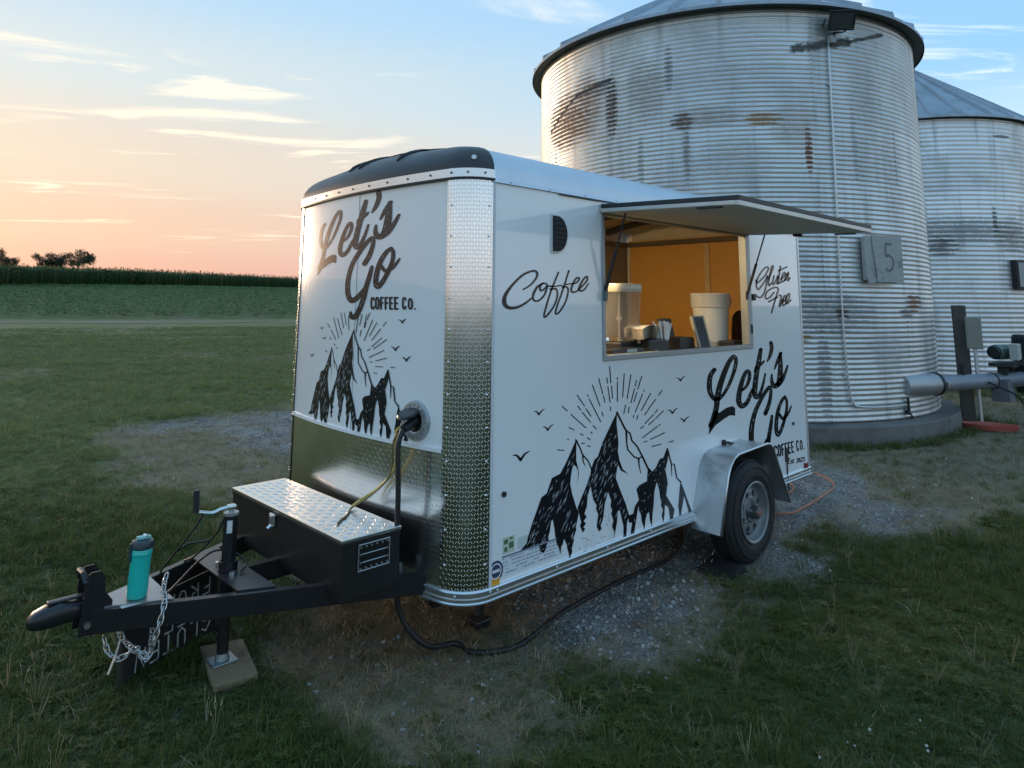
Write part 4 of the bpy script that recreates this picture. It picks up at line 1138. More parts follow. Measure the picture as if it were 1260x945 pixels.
def RZ(y):
    e = min(y, TW - y); k = 0.135
    if e < k: return ZT + 0.175 * math.sqrt(max(0, 1 - ((k - e) / k) ** 2)) ** 0.9
    return ZT + 0.175 + 0.085 * (1 - ((y - TW / 2) / (TW / 2 - k)) ** 2)

side = wall_with_hole()
m = MB(); m.box((0, TW - .028, .345), (TL, TW, ZT)); build('side_panel', m, WHITE, TR)
m = MB(); m.box((TL - .03, .029, .345), (TL - .001, TW - .029, ZT + .10)); build('rear_panel', m, WHITE, TR)
m = MB(); m.prism([(TW - .03, ZT + .101), (.03, ZT + .101)] + [(y, RZ(y) - .02) for y in np.linspace(.09, TW - .09, 15)], 'x', TL - .03, TL - .001); build('rear_gable', m, WHITE, TR)
m = MB(); m.prism([(TW - .16, 2.3605), (.16, 2.3605)] + [(y, RZ(y) - .055) for y in np.linspace(.16, TW - .16, 15)], 'x', .0, .02); build('front_gable', m, mat('brown_ply', (0.20, 0.165, 0.12), 0.7, var=0.15, scale=3), TR)
m = MB(); m.box((TL - .022, -.006, .34), (TL + .012, .032, ZT - .01), .004); build('corner_post', m, ALU_SOFT, TR)
m = MB(); m.box((0.0, .03, .40), (TL - .031, TW - .03, .44)); build('floor', m, mat('floor_ply', (0.16, 0.12, 0.08), 0.8), TR)

PL = plan_front(); NR = plan_normals(PL)
def nose_strip(i0, i1, z0, z1, out=0.0, nz=2, m=None):
    m = m or MB()
    m.loft([[(PL[i][0] + NR[i][0] * out, PL[i][1] + NR[i][1] * out, z) for i in range(i0, i1 + 1)] for z in np.linspace(z0, z1, nz)])
    return m
NA = 10; NPL = len(PL)
def thick_strip(i0, i1, z0, z1, out, thick):
    m = MB()
    a = [[(PL[i][0] + NR[i][0] * o, PL[i][1] + NR[i][1] * o, z) for i in range(i0, i1 + 1)] for o, z in ((out, z0), (out, z1), (out - thick, z1), (out - thick, z0), (out, z0))]
    m.loft(a); return m
ZP = 1.012                                     # bottom of the white front panels
# split of the two white sheets, and the diamond plate below and round the corners
isp = min(range(NPL), key=lambda i: abs(PL[i][1] - 0.86))
fp = build('front_panel', thick_strip(NA - 1, isp, ZP, ZT, 0.0, 0.006), WHITE, TR, smooth=True, auto=30)
build('front_panel', thick_strip(isp, NPL - NA, ZP, ZT, 0.0025, 0.006), WHITE, TR, smooth=True, auto=30)
build('stone_guard', thick_strip(NA - 2, NPL - NA + 1, 0.37, ZP - 0.004, 0.004, 0.004), TREAD_FLAT, TR, smooth=True, auto=30, uv=nose_uv)
build('corner_plate', thick_strip(0, NA - 1, 0.37, ZT, 0.008, 0.006), TREAD, TR, smooth=True, auto=30, uv=nose_uv)
build('corner_plate', thick_strip(NPL - NA, NPL - 1, 0.37, ZT, 0.008, 0.006), TREAD, TR, smooth=True, auto=30, uv=nose_uv)
build('panel_edge', thick_strip(NA - 1, NPL - NA, ZP - 0.012, ZP + 0.006, 0.014, 0.012), mat('white_edge', (0.80, 0.81, 0.81), 0.3), TR, smooth=True, auto=30)
build('front_liner', thick_strip(0, NPL - 1, 0.37, ZT, -0.02, 0.005), mat('liner', (0.3, 0.28, 0.25), 0.8), TR)
# corner seal strip where plate meets side
m = MB(); m.box((-.004, -.011, .37), (.012, .004, ZT), .002); build('corner_seal', m, mat('seal_white', (0.62, 0.64, 0.66), 0.4), TR)
# rivets
def rivets(name, pts, nrm, r=0.0065):
    m = MB()
    for p, n_ in zip(pts, nrm):
        b = bmesh.new(); bmesh.ops.create_uvsphere(b, u_segments=8, v_segments=5, radius=r)
        m.bm(b, Matrix.Translation(p) @ Vector(n_).to_track_quat('Z', 'Y').to_matrix().to_4x4() @ Matrix.Diagonal((1, 1, .55, 1)))
    return kind(build(name, m, CHROME, TR, smooth=True), 'stuff')
pts, nn = [], []
for i, o in ((1, .009), (NA - 2, .009), (NPL - NA + 1, .009), (NPL - 2, .009)):
    for z in np.arange(0.50, 2.33, 0.155):
        pts.append((PL[i][0] + NR[i][0] * o, PL[i][1] + NR[i][1] * o, z)); nn.append((NR[i][0], NR[i][1], 0))
rivets('rivet_row', pts, nn)

# ---- aluminium trim round the bottom
def sweep(path, normals, prof):
    """prof: (out, z) pairs"""
    return [[(p[0] + n_[0] * o, p[1] + n_[1] * o, z) for p, n_ in zip(path, normals)] for o, z in prof]
path = [(TL, 0.0), (2.0, 0.0)] + PL + [(2.0, TW), (TL, TW)]; nrm = [(0, -1), (0, -1)] + NR + [(0, 1), (0, 1)]
prof = [(-.02, .392), (.012, .392), (.016, .386), (.010, .380), (.010, .362), (.017, .358), (.017, .345), (.022, .340), (.022, .334), (-.02, .334)]
m = MB(); m.loft(sweep(path, nrm, prof)); build('bottom_trim', m, ALU, TR, smooth=True, auto=25)
pts, nn = [], []
for x in np.arange(0.05, 3.6, 0.42): pts.append((x, -.011, .371)); nn.append((0, -1, 0))
for i in (NA - 4, NA + 3, NA + 10): pts.append((PL[i][0] + NR[i][0] * .011, PL[i][1] + NR[i][1] * .011, .371)); nn.append((NR[i][0], NR[i][1], 0))
rivets('trim_screws', pts, nn, .0055)

# ---- roof: cove along each side, crowned sheet, black nose cap
roof_z = lambda y: RZ(min(max(y, 0), TW))
coves = [0.0, .006, .02, .04, .065, .095, .125, .145]
for flip in (0, 1):
    m = MB(); rows = []
    for x in (0.012, 0.9, 1.8, 2.7, TL + .005):
        r0 = [(x, TW + .012 if flip else -.012, ZT - .022), (x, TW + .006 if flip else -.006, ZT + .002)]
        rows.append(r0 + [(x, TW - y if flip else y, roof_z(y)) for y in coves])
    m.loft(rows); build('roof_cove', m, ALU_SOFT, TR, smooth=True, auto=40)
m = MB(); rows = []
for x in (0.012, 1.2, 2.4, TL + .005): rows.append([(x, y, roof_z(y) - .001) for y in np.linspace(.14, TW - .14, 14)])
m.loft(rows); build('roof_sheet', m, ALU_SOFT, TR, smooth=True)
m = MB(); rows = []
for x in (TL - .03, TL + .004):
    rows.append([(x, y, roof_z(y) - .004) for y in list(np.linspace(0, .14, 6)) + list(np.linspace(.16, TW - .16, 12)) + list(np.linspace(TW - .14, TW, 6))])
m.loft(rows); build('rear_roof_trim', m, ALU, TR)
m = MB(); m.box((0.5, -.014, ZT - .030), (TL - .05, -.006, ZT - .024)); build('drip_edge', m, mat('seam_dark', (0.05, 0.055, 0.06), 0.6), TR)
pts = [(x, -.0125, ZT - .010) for x in np.arange(0.12, 3.5, .30)]; rivets('cove_screws', pts, [(0, -1, 0)] * len(pts), .005)

# band with screws, following the nose; dark gasket line beneath it
build('nose_band', thick_strip(0, NPL - 1, ZT - .004, ZT + .040, 0.016, 0.014), ALU, TR, smooth=True, auto=30)
build('nose_gasket', thick_strip(0, NPL - 1, ZT - .016, ZT - .005, 0.019, 0.016), BLACK_PL, TR, smooth=True, auto=30)
pts = [(PL[i][0] + NR[i][0] * .017, PL[i][1] + NR[i][1] * .017, ZT + .018) for i in range(2, NPL - 2, 3)]
m = MB()
for p, i in zip(pts, range(2, NPL - 2, 3)): d = Vector((NR[i][0], NR[i][1], 0)); m.cyl(Vector(p) - d * .004, Vector(p) + d * .003, .006, 8)
kind(build('band_screws', m, mat('screw_dark', (0.10, 0.10, 0.10), 0.4, 0.6), TR), 'stuff')

def nose_cap():
    m = MB(); rows = []; nt = 12
    for j in range(nt + 1):
        t = j / nt * PI / 2; row = []
        for (x, y), n_ in zip(PL, NR):
            s = min(y, TW - y)
            ty = 0.14 + max(0.0, s - 0.14 * 0.0) * (TW / 2 - 0.14) / (TW / 2)
            ty = ty if y < TW / 2 else TW - ty
            w = min(1.0, (s / 0.55)); tx = 0.012 + 0.16 * (w * w * (3 - 2 * w))
            sx, sy = x + n_[0] * .010, y + n_[1] * .010
            k = 1 - math.cos(t)
            zz = roof_z(ty) + 0.004
            row.append((sx + (tx - sx) * k, sy + (ty - sy) * k, ZT + .040 + (zz - ZT - .040) * math.sin(t)))
        rows.append(row)
    m.loft(rows)
    cap = build('nose_cap', m, mat('cap_plastic', (0.030, 0.031, 0.034), 0.42, var=0.25, scale=6), TR, smooth=True)
    # moulded ribs over the crown
    for y in (0.62, 1.02, 1.14):
        pts = []
        i = min(range(NPL), key=lambda q: abs(PL[q][1] - y))
        for j in range(4, nt + 1): pts.append(Vector(rows[j][i]) + Vector((0, 0, .004)))
        mm = MB(); mm.tube(pts, [.003] + [.012] * (len(pts) - 2) + [.008], 8); build('cap_rib', mm, BLACK_PL, cap, smooth=True)
    mm = MB(); q = Vector(rows[3][4]); d = Vector((-.6, -.7, .3)).normalized(); mm.cyl(q, q + d * .010, .013, 10); build('cap_screw', mm, mat('cap_dot', (0.7, 0.7, 0.7), 0.4), cap)
nose_cap()
# joint trim between nose cap and side cove, both sides
for flip in (0, 1):
    m = MB(); rows = []
    for x in (-.012, .018):
        r0 = [(x, TW + .017 if flip else -.017, ZT - .022), (x, TW + .012 if flip else -.012, ZT + .003)]
        rows.append(r0 + [(x, (TW - y if flip else y), roof_z(y) + .006) for y in [.0, .006, .02, .04, .065, .095, .125, .16]])
    m.loft(rows); build('cap_joint', m, ALU, TR, smooth=True, auto=40)

# ---- serving window, hatch and struts
X0, X1, Z0w, Z1w = 0.875, 2.70, 1.388, 2.268
wf = MB()
for a, b in (((X0, -.012, Z0w), (X1, .05, Z0w + .030)), ((X0, -.012, Z1w - .024), (X1, .05, Z1w)), ((X0, -.012, Z0w + .0305), (X0 + .024, .05, Z1w - .0245)), ((X1 - .062, -.012, Z0w + .0305), (X1, .05, Z1w - .0245))):
    wf.box(a, b, .003)
build('window_frame', wf, mat('window_alu', (0.36, 0.385, 0.40), 0.45, 0.55, var=0.12, scale=8), TR)
m = MB(); m.box((X0 - .012, -.045, 2.292), (X1 + .03, .002, 2.306), .002); m.box((X0 - .012, -.020, 2.268), (X1 + .03, -.002, 2.2915), .002); build('hinge_rail', m, ALU, TR)
def hatch():
    a = rad(2.45); hz, hy = 2.279, -0.014
    M = Matrix.Translation((0, hy, hz)) @ Matrix.Rotation(a, 4, 'X')     # local -y runs outwards from the hinge
    W0, W1, D = X0 - .018, X1 + .022, 0.885
    m = MB(); m.box((W0 + .004, -D + .004, -.024), (W1 - .004, -.002, -.012), 0, M)
    h = build('hatch', m, mat('hatch_lining', (0.60, 0.57, 0.50), 0.65, var=0.1, scale=4), TR)
    m = MB(); m.box((W0, -D, .0), (W1, 0, .026), .003, M); build('hatch_skin', m, mat('hatch_top', (0.020, 0.021, 0.023), 0.5), h)
    m = MB()
    for p, q in (((W0, -D, -.026), (W1, -D + .018, -.0005)), ((W0, -D + .0185, -.022), (W0 + .018, 0, -.0005)), ((W1 - .018, -D + .0185, -.022), (W1, 0, -.0005))): m.box(p, q, .002, M)
    build('hatch_rim', m, mat('rim_pale', (0.55, 0.55, 0.53), 0.4, 0.5), h)
    for x in (W0 + .008, W1 - .008):
        m = MB(); m.box((x - .014, -D + .10, -.036), (x + .014, -D + .24, -.0265), .002, M); build('latch_plate', m, BLACK_PL, h)
    m = MB(); m.box((W1 - .06, -.42, -.045), (W1 - .02, -.36, -.0265), .004, M); build('strut_bracket', m, BLACK_PL, h)
    for xa, xb, za in ((.892, .915, 1.80), (2.615, 2.672, 1.79)):
        m = MB(); p0 = Vector((xa, -.018, za)); p1 = M @ Vector((xb, -.14, -.028)); mid = p0.lerp(p1, .52)
        m.cyl(p0, mid, .0105, 10); m.cyl(mid, p1, .0058, 8); s = build('gas_strut', m, BLACK_PL, TR, smooth=True, auto=40)
        m = MB(); m.box((xa - .014, -.024, za - .035), (xa + .014, -.0125, za + .025), .004); build('strut_mount', m, BLACK_PL, s)
    m = MB(); m.box((X0 - .006, -.034, 1.735), (X0 + .02, -.0125, 1.79), .005); build('window_latch', m, mat('latch_green', (0.10, 0.15, 0.15), 0.4, 0.5), TR)
    m = MB(); m.box((X1 + .012, -.022, 1.75), (X1 + .055, -.001, 1.80), .006); build('window_latch', m, BLACK_PL, TR)
    m = MB(); m.box((X1 - .030, -.02, 1.50), (X1 - .012, -.0125, 1.57), .003); build('lock_bolt', m, BLACK_PL, TR)
hatch()

# ---- half-round vent
def half_vent():
    xa, zc, hh, ww = 0.440, 2.100, 0.098, 0.112
    def D(s, dx=0.0):
        return [(xa - s, zc - hh - s), (xa + .035, zc - hh - s)] + [(xa + .035 + (ww - .03 + s) * math.sin(t), zc - (hh + s) * math.cos(t)) for t in np.linspace(.15, PI - .15, 16)] + [(xa + .035, zc + hh + s), (xa - s, zc + hh + s)]
    m = MB(); m.prism(D(.009), 'y', -.010, .0); v = build('half_round_vent', m, mat('vent_rim', (0.66, 0.67, 0.68), 0.35), TR)
    m = MB(); m.prism(D(0.0), 'y', -.0155, -.0102); build('vent_screen', m, mat('vent_black', (0.012, 0.013, 0.015), 0.6), v)
    for k in range(7):
        z = zc - hh + .02 + k * .026; w_ = (ww - .03) * math.sqrt(max(.02, 1 - ((z - zc) / hh) ** 2))
        m = MB(); m.box((xa + .006, -.0190, z - .004), (xa + .03 + w_, -.0156, z + .004), .001); build('louvre', m, mat('vent_slat', (0.020, 0.022, 0.025), 0.5), v)
half_vent()

# ---- inside
ORANGE = NT('orange_ply'); _g = ORANGE.noise(2.2, 7, 0.6, None, 0.4, (1, 1, 2.5))
ORANGE.set(ORANGE.mix(_g, (0.50, 0.25, 0.045), (0.60, 0.33, 0.075)), 0.55); 
BROWN = mat('brown_ply', (0.20, 0.165, 0.12), 0.7, var=0.15, scale=3)
m = MB(); m.box((.02, TW - .062, .441), (TL - .032, TW - .040, 2.34)); build('inner_wall', m, BROWN, TR)
m = MB(); m.box((-.005, .035, .441), (.018, TW - .063, 2.36)); build('inner_wall', m, BROWN, TR)
m = MB(); m.box((TL - .060, .035, .441), (TL - .033, TW - .063, 2.36)); build('inner_wall', m, ORANGE.m, TR)
m = MB(); rows = [[(x, y, roof_z(y) - .075) for y in np.linspace(.16, TW - .10, 12)] for x in (.02, 1.2, 2.4, TL - .035)]; m.loft(rows); build('ceiling', m, mat('ceiling_cream', (0.50, 0.45, 0.34), 0.7), TR)
m = MB(); m.box((.0185, TW - .10, 2.30), (TL - .101, TW - .0625, 2.345), .004); build('cornice', m, mat('trim_brown', (0.10, 0.075, 0.05), 0.6), TR)
m = MB(); m.box((.0185, .06, 2.06), (.034, TW - .07, 2.10), .003); build('front_batten', m, mat('trim_pale', (0.55, 0.52, 0.45), 0.5), TR)
PALE = mat('trim_pale', (0.55, 0.52, 0.45), 0.5)
for x in (1.15, 2.35):
    m = MB(); m.box((x, TW - .075, .45), (x + .035, TW - .0625, 2.298), .003); build('wall_batten', m, PALE, TR)
m = MB(); m.box((TL - .090, TW - .10, .45), (TL - .0605, TW - .0755, 2.298), .003); build('corner_batten', m, PALE, TR)
yb = at_x(870, 320, TL - .065).y
m = MB(); m.box((TL - .075, yb - .028, .45), (TL - .0605, yb + .028, 2.298), .003); build('wall_batten', m, mat('trim_tan', (0.50, 0.36, 0.18), 0.5), TR)
m = MB(); m.box((TL - .100, .06, 2.30), (TL - .0605, TW - .101, 2.345), .004); build('cornice', m, mat('trim_brown', (0.10, 0.075, 0.05), 0.6), TR)
m = MB(); m.box((TL - .062, .12, 2.3605), (TL - .0335, TW - .12, 2.50), 0); build('rear_header', m, mat('ceiling_cream', (0.50, 0.45, 0.34), 0.7), TR)
for x in (1.5, 2.5, 3.1):
    m = MB(); m.loft([[(x + dx, y, roof_z(y) - .082 - dz) for y in np.linspace(.16, TW - .12, 12)] for dx, dz in ((0, 0), (0, .05), (.045, .05), (.045, 0))]); build('roof_bow', m, BLACK_PL, TR)
m = MB(); m.box((.02, .051, 1.342), (TL - .061, .62, 1.380), .004); build('counter', m, mat('counter_dark', (0.055, 0.055, 0.058), 0.45), TR)
m = MB(); m.box((.30, .05, .45), (TL - .1, .075, 1.3415)); build('counter_front', m, BROWN, TR)
m = MB(); m.box((.04, TW - .55, 1.20), (TL - .061, TW - .077, 1.235), .004); build('back_counter', m, mat('counter_wood', (0.24, 0.15, 0.075), 0.5), TR)
lamp = MB(); lamp.box((.60, .42, 2.425), (.68, .92, 2.45), .006)
em = NT('lamp_diffuser'); em.set((0.9, 0.8, 0.6), 0.5); em.b.inputs['Emission Color'].default_value = (1.0, 0.74, 0.42, 1); em.b.inputs['Emission Strength'].default_value = 105.0
build('ceiling_lamp', lamp, em.m, TR)

# ---- fender, wheel, axle
FO = [(1.760, .288), (1.872, .620), (1.905, .680), (1.955, .722), (2.02, .742), (2.430, .756), (2.475, .745), (2.512, .716), (2.735, .310)]
FEN = NT('fender_alu'); _s = FEN.noise(3.5, 7, 0.7, None, 0.8, (1, 1, 0.5))
FEN.set(FEN.mix(FEN.rng(_s, .42, .68), (0.62, 0.645, 0.66), (0.36, 0.375, 0.38)), FEN.math('ADD', .26, FEN.math('MULTIPLY', _s, .28)), 0.92)
def fender(flip):
    y0, y1 = (-.001, -.218) if not flip else (TW + .001, TW + .218); sg = -1 if not flip else 1
    cv = [(p[0], p[1]) for p in spline([(a, b) for a, b in FO], 1)]
    m = MB(); inn = []
    for i, (x, z) in enumerate(cv):
        a = cv[max(0, i - 1)]; b = cv[min(len(cv) - 1, i + 1)]; d = Vector((b[0] - a[0], b[1] - a[1])).normalized(); inn.append((x + d.y * .004, z - d.x * .004))
    m.loft([[(x, y0, z) for x, z in cv], [(x, y1, z) for x, z in cv], [(x, y1, z) for x, z in inn], [(x, y0, z) for x, z in inn]])
    f = build('fender', m, FEN.m, TR, smooth=True, auto=25)
    # rolled outer lip
    m = MB(); m.tube([Vector((x, y1, z)) for x, z in cv], .0085, 8); build('fender_lip', m, ALU, f, smooth=True)
    # dark liner against the body
    m = MB(); m.prism([(x, z) for x, z in inn] + [(2.70, .36), (1.80, .36)], 'y', y0 + sg * .004, y0 + sg * .008); build('fender_liner', m, BLACK_PL, f)
    return f
fender(0); fender(1)
m = MB(); p0 = at_y(890.5, 544.5, -.006); p1 = at_y(916, 548.5, -.006)
m.tube([p0 + Vector((0, .005, 0)), p0 + Vector((.02, -.03, 0)), p1 + Vector((-.02, -.03, 0)), p1 + Vector((0, .005, 0))], .009, 8)
for q in (p0, p1): m.cyl(q + Vector((0, .006, 0)), q + Vector((0, -.010, 0)), .020, 10)
build('grab_handle', m, BLACK_PL, TR, smooth=True, auto=40)

def wheel(yc, sg):
    """yc: middle of the tyre; sg: -1 when the outside faces the serving side"""
    c = Vector((2.243, yc, .335)); M = Matrix.Translation(c) @ Matrix.Rotation(rad(90) * (1 if sg < 0 else -1), 4, 'X')   # local +z points outwards
    R, w = .328, .098
    prof = [(.192, -w + .010), (.205, -w), (.255, -w - .004), (.295, -w + .004), (.318, -w + .022), (.326, -w + .045), (R, -.03), (R, .03), (.326, w - .045), (.318, w - .022), (.295, w - .004), (.255, w + .004), (.205, w), (.192, w - .010)]
    m = MB(); m.lathe(prof, 56, M, closed=True); t = build('wheel', m, RUBBER, TR, smooth=True, auto=50)
    # tread ribs
    m = MB()
    for z in (-.05, -.018, .018, .05):
        m.lathe([(R - .002, z - .013), (R + .005, z - .011), (R + .005, z + .011), (R - .002, z + .013)], 56, M, closed=True)
    kind(build('tread', m, RUBBER, t, smooth=True, auto=40), 'stuff')
    for rr in (.232, .282):
        m = MB(); m.lathe([(rr, w + .003), (rr + .004, w + .0075), (rr + .008, w + .003)], 56, M); build('sidewall_ring', m, RUBBER, t, smooth=True)
    RIM = mat('rim_silver', (0.20, 0.21, 0.215), 0.42, 0.30, var=0.12, scale=12)
    # dish with eight round holes: built as a ring of cells with the holes cut out
    m = MB(); m.lathe([(.192, w - .004), (.198, w + .006), (.190, w + .010), (.178, w + .002), (.172, w - .030), (.160, w - .042)], 56, M); rim = build('rim', m, RIM, t, smooth=True, auto=40)
    m = MB(); nh = 8; ri, rm, ro, hr = .072, .118, .162, .0215
    def zz(r): return w - .044 + .016 * math.sin(min(1, max(0, (ro - r) / (ro - ri))) * PI * .9) * 1.0 + (.012 if r < .085 else 0)
    for k in range(nh):
        a0 = 2 * PI * k / nh; da = 2 * PI / nh; segs = 8
        # boundary of the cell (counter-clockwise) and matching hole points
        out = []
        for q in range(segs): out.append((ro, a0 + da * q / segs))
        for q in range(segs): out.append((ro + (ri - ro) * q / segs, a0 + da))
        for q in range(segs): out.append((ri, a0 + da - da * q / segs))
        for q in range(segs): out.append((ri + (ro - ri) * q / segs, a0))
        hole = []; am = a0 + da / 2; cxh, cyh = rm * math.cos(am), rm * math.sin(am)
        vo = [Vector((r_ * math.cos(a_), r_ * math.sin(a_), zz(r_))) for r_, a_ in out]
        vh = []
        for p in vo:
            d = Vector((p.x - cxh, p.y - cyh)).normalized() * hr; x_, y_ = cxh + d.x, cyh + d.y; vh.append(Vector((x_, y_, zz(math.hypot(x_, y_)))))
        vb = [Vector((p.x, p.y, p.z - .014)) for p in vh]; n_ = len(vo)
        m.add([M @ p for p in vo + vh + vb], [(i, (i + 1) % n_, n_ + (i + 1) % n_, n_ + i) for i in range(n_)] + [(n_ + i, n_ + (i + 1) % n_, 2 * n_ + (i + 1) % n_, 2 * n_ + i) for i in range(n_)])
    build('wheel_disc', m, RIM, rim, smooth=True, auto=35)
    m = MB(); m.lathe([(.0, w - .075), (.165, w - .075)], 32, M); build('brake_back', m, BLACK_PL, rim)
    m = MB(); m.lathe([(.073, w - .034), (.055, w - .018), (.045, w - .014), (.038, w + .030), (.030, w + .036), (.0, w + .037)], 24, M); hub = build('hub', m, mat('hub_grey', (0.10, 0.10, 0.10), 0.4, 0.6), rim, smooth=True, auto=35)
    m = MB(); m.lathe([(.026, w + .0365), (.020, w + .044), (.0, w + .045)], 16, M); build('dust_cap', m, mat('cap_red', (0.26, 0.12, 0.09), 0.5), rim, smooth=True, auto=35)
    for k in range(5):
        a = 2 * PI * k / 5 + .3; p = Vector((.058 * math.cos(a), .058 * math.sin(a), 0))
        mm = MB(); mm.cyl(M @ (p + Vector((0, 0, w - .030))), M @ (p + Vector((0, 0, w + .006))), .0105, 6, .009); build('lug_nut', mm, ZINC, rim)
    mm = MB(); a = 4.0; mm.cyl(M @ Vector((.165 * math.cos(a), .165 * math.sin(a), w - .03)), M @ Vector((.150 * math.cos(a), .150 * math.sin(a), w + .012)), .005, 6); build('valve_stem', mm, RUBBER, rim)
    return t
wheel(-.100, -1); wheel(TW + .100, 1)
m = MB(); m.box((2.20, .0, .30), (2.28, TW, .37), .01); build('axle', m, BLACK_ST, TR)
for y in (.28, TW - .33):
    m = MB(); m.box((-.10, y, .24), (TL - .02, y + .05, .332), .006); build('chassis_rail', m, BLACK_ST, TR)
for x in (0.02, .62, 1.25, 3.1, 3.5):
    m = MB(); m.box((x, .335, .255), (x + .04, TW - .335, .331), .004); build('cross_member', m, BLACK_ST, TR)
# stabiliser leg under the front corner
m = MB(); m.box((.30, .36, .235), (.37, .43, .332), .004); m.cyl((.335, .395, .24), (.30, .405, .06), .022, 10); m.box((.25, .355, .012), (.35, .455, .05), .006); build('stabiliser_leg', m, BLACK_ST, TR)
m = MB(); q = at_y(991.5, 572.5, -.004); m.box((q.x - .030, -.014, q.z - .022), (q.x + .030, -.0005, q.z + .022), .004); build('side_marker', m, RED_LENS, TR)
for u, v in ((619.5, 608), (975.5, 521)):
    q = at_y(u, v, 0); m = MB(); m.cyl((q.x, .002, q.z), (q.x, -.010, q.z), .013, 12); build('marker_light', m, BLACK_PL, TR)
m = MB(); q = at_y(967, 560, 0); m.cyl((q.x, -.006, q.z + .03), (q.x, -.010, q.z - .27), .005, 6); m.box((q.x - .018, -.014, q.z - .05), (q.x + .018, -.0005, q.z + .05), .004); build('cable_hook', m, BLACK_PL, TR)

# ---- stickers on the lower front corner of the side
def decal(name, u0, v0, u1, v1, color, out=.0012, rough=.4):
    a = at_y(u0, v0, 0); b = at_y(u1, v1, 0)
    m = MB(); m.add([(a.x, -out, b.z), (b.x, -out, b.z), (b.x, -out, a.z), (a.x, -out, a.z)], [(0, 1, 2, 3)])
    return build(name, m, mat(name + '_print', color, rough, var=.08, scale=40), side, fix=False)
a = at_y(610, 703, 0)
m = MB(); m.lathe([(.0, .0013), (.047, .0013)], 28, Matrix.Translation((a.x, 0, a.z)) @ Matrix.Rotation(rad(90), 4, 'X') ); seal = build('round_seal', m, mat('seal_navy', (0.045, 0.055, 0.12), .4, var=.6, scale=60), side, fix=False)
m = MB(); m.lathe([(.030, .0020), (.036, .0020)], 28, Matrix.Translation((a.x, 0, a.z)) @ Matrix.Rotation(rad(90), 4, 'X') ); m.add([(a.x - .024, -.0021, a.z - .006), (a.x + .024, -.0021, a.z - .006), (a.x + .024, -.0021, a.z + .008), (a.x - .024, -.0021, a.z + .008)], [(0, 1, 2, 3)]); build('seal_ring', m, mat('seal_white_print', (0.7, 0.7, 0.72), .4), seal, fix=False)
q = at_y(602.5, 713.5, 0); q2 = at_y(614.5, 722.5, 0)
m = MB(); m.add([(.004, -.0014, q.z - .07), (q2.x, -.0014, q.z - .07), (q2.x, -.0014, q.z), (.004, -.0014, q.z)], [(0, 1, 2, 3)]); ys = build('warning_sticker', m, mat('sticker_amber', (0.70, 0.33, 0.02), .4, var=.1, scale=50), side, fix=False)
# certification label: pale sheet with rows of fine print
za, zb_ = .415, .500
x_a, x_b = at_y(617.5, 700, 0).x, at_y(688, 690, 0).x
m = MB(); m.add([(x_a, -.0011, za), (x_b, -.0011, za), (x_b, -.0011, zb_), (x_a, -.0011, zb_)], [(0, 1, 2, 3)]); lab = build('certification_label', m, mat('label_paper', (0.66, 0.69, 0.72), .4, var=.05), side, fix=False)
m = MB()
m.add([(x_a, -.0019, zb_), (x_b - .02, -.0019, zb_), (x_b - .02, -.0019, zb_ + .008), (x_a, -.0019, zb_ + .008)], [(0, 1, 2, 3)])
for r_ in range(5):
    x = x_a + .006; z = za + .012 + r_ * .016
    while x < x_b - .02:
        w = random.uniform(.006, .026)
        if random.random() < .72: m.add([(x, -.0019, z), (x + w, -.0019, z), (x + w, -.0019, z + .0045), (x, -.0019, z + .0045)], [(0, 1, 2, 3)])
        x += w + .007
kind(build('label_print', m, mat('print_grey', (0.16, 0.19, 0.25), .5), lab, fix=False), 'stuff')
m = MB(); m.add([(x_a + .005, -.0012, .515), (x_a + .085, -.0012, .515), (x_a + .085, -.0012, .590), (x_a + .005, -.0012, .590)], [(0, 1, 2, 3)]); ts = build('tyre_sticker', m, mat('sticker_cream', (0.52, 0.56, 0.44), .4, var=.25, scale=70), side, fix=False)
m = MB(); m.add([(x_a + .105, -.0012, .518), (x_a + .22, -.0012, .518), (x_a + .22, -.0012, .570), (x_a + .105, -.0012, .570)], [(0, 1, 2, 3)]); build('vin_sticker', m, mat('sticker_pale', (0.54, 0.60, 0.58), .4, var=.2, scale=90), side, fix=False)
m = MB()
for (dx, dz, w, h) in ((.012, .560, .026, .02), (.046, .535, .030, .028), (.014, .525, .02, .02), (.05, .575, .02, .01)): m.add([(x_a + dx, -.002, dz), (x_a + dx + w, -.002, dz), (x_a + dx + w, -.002, dz + h), (x_a + dx, -.002, dz + h)], [(0, 1, 2, 3)])
kind(build('sticker_print', m, mat('print_green', (0.07, 0.15, 0.08), .5), ts, fix=False), 'stuff')

# ---- hitch frame, tool box, jack, coupler, chains (all parts of the trailer)
YM = TW / 2
ZR0, ZR1 = 0.345, 0.435
def rail(name, p, q, w=.046):
    p = Vector((p[0], p[1], 0)); q = Vector((q[0], q[1], 0)); d = (q - p).normalized(); n_ = Vector((-d.y, d.x, 0)) * w / 2
    m = MB(); b = bmesh.new()
    vs = [b.verts.new((c.x, c.y, z)) for z in (ZR0, ZR1) for c in (p + n_, q + n_, q - n_, p - n_)]
    for f in ((0, 1, 2, 3), (7, 6, 5, 4), (0, 4, 5, 1), (1, 5, 6, 2), (2, 6, 7, 3), (3, 7, 4, 0)): b.faces.new([vs[i] for i in f])
    bmesh.ops.recalc_face_normals(b, faces=b.faces)
    bmesh.ops.bevel(b, geom=list(b.edges), offset=.005, segments=2, affect='EDGES'); m.bm(b)
    return build(name, m, BLACK_ST, TR)
rail('hitch_rail', (-1.445, YM - .035), (-.10, YM - .70)); rail('hitch_rail', (-1.445, YM + .035), (-.10, YM + .70)); rail('hitch_beam', (-.82, YM), (-.10, YM), .05)
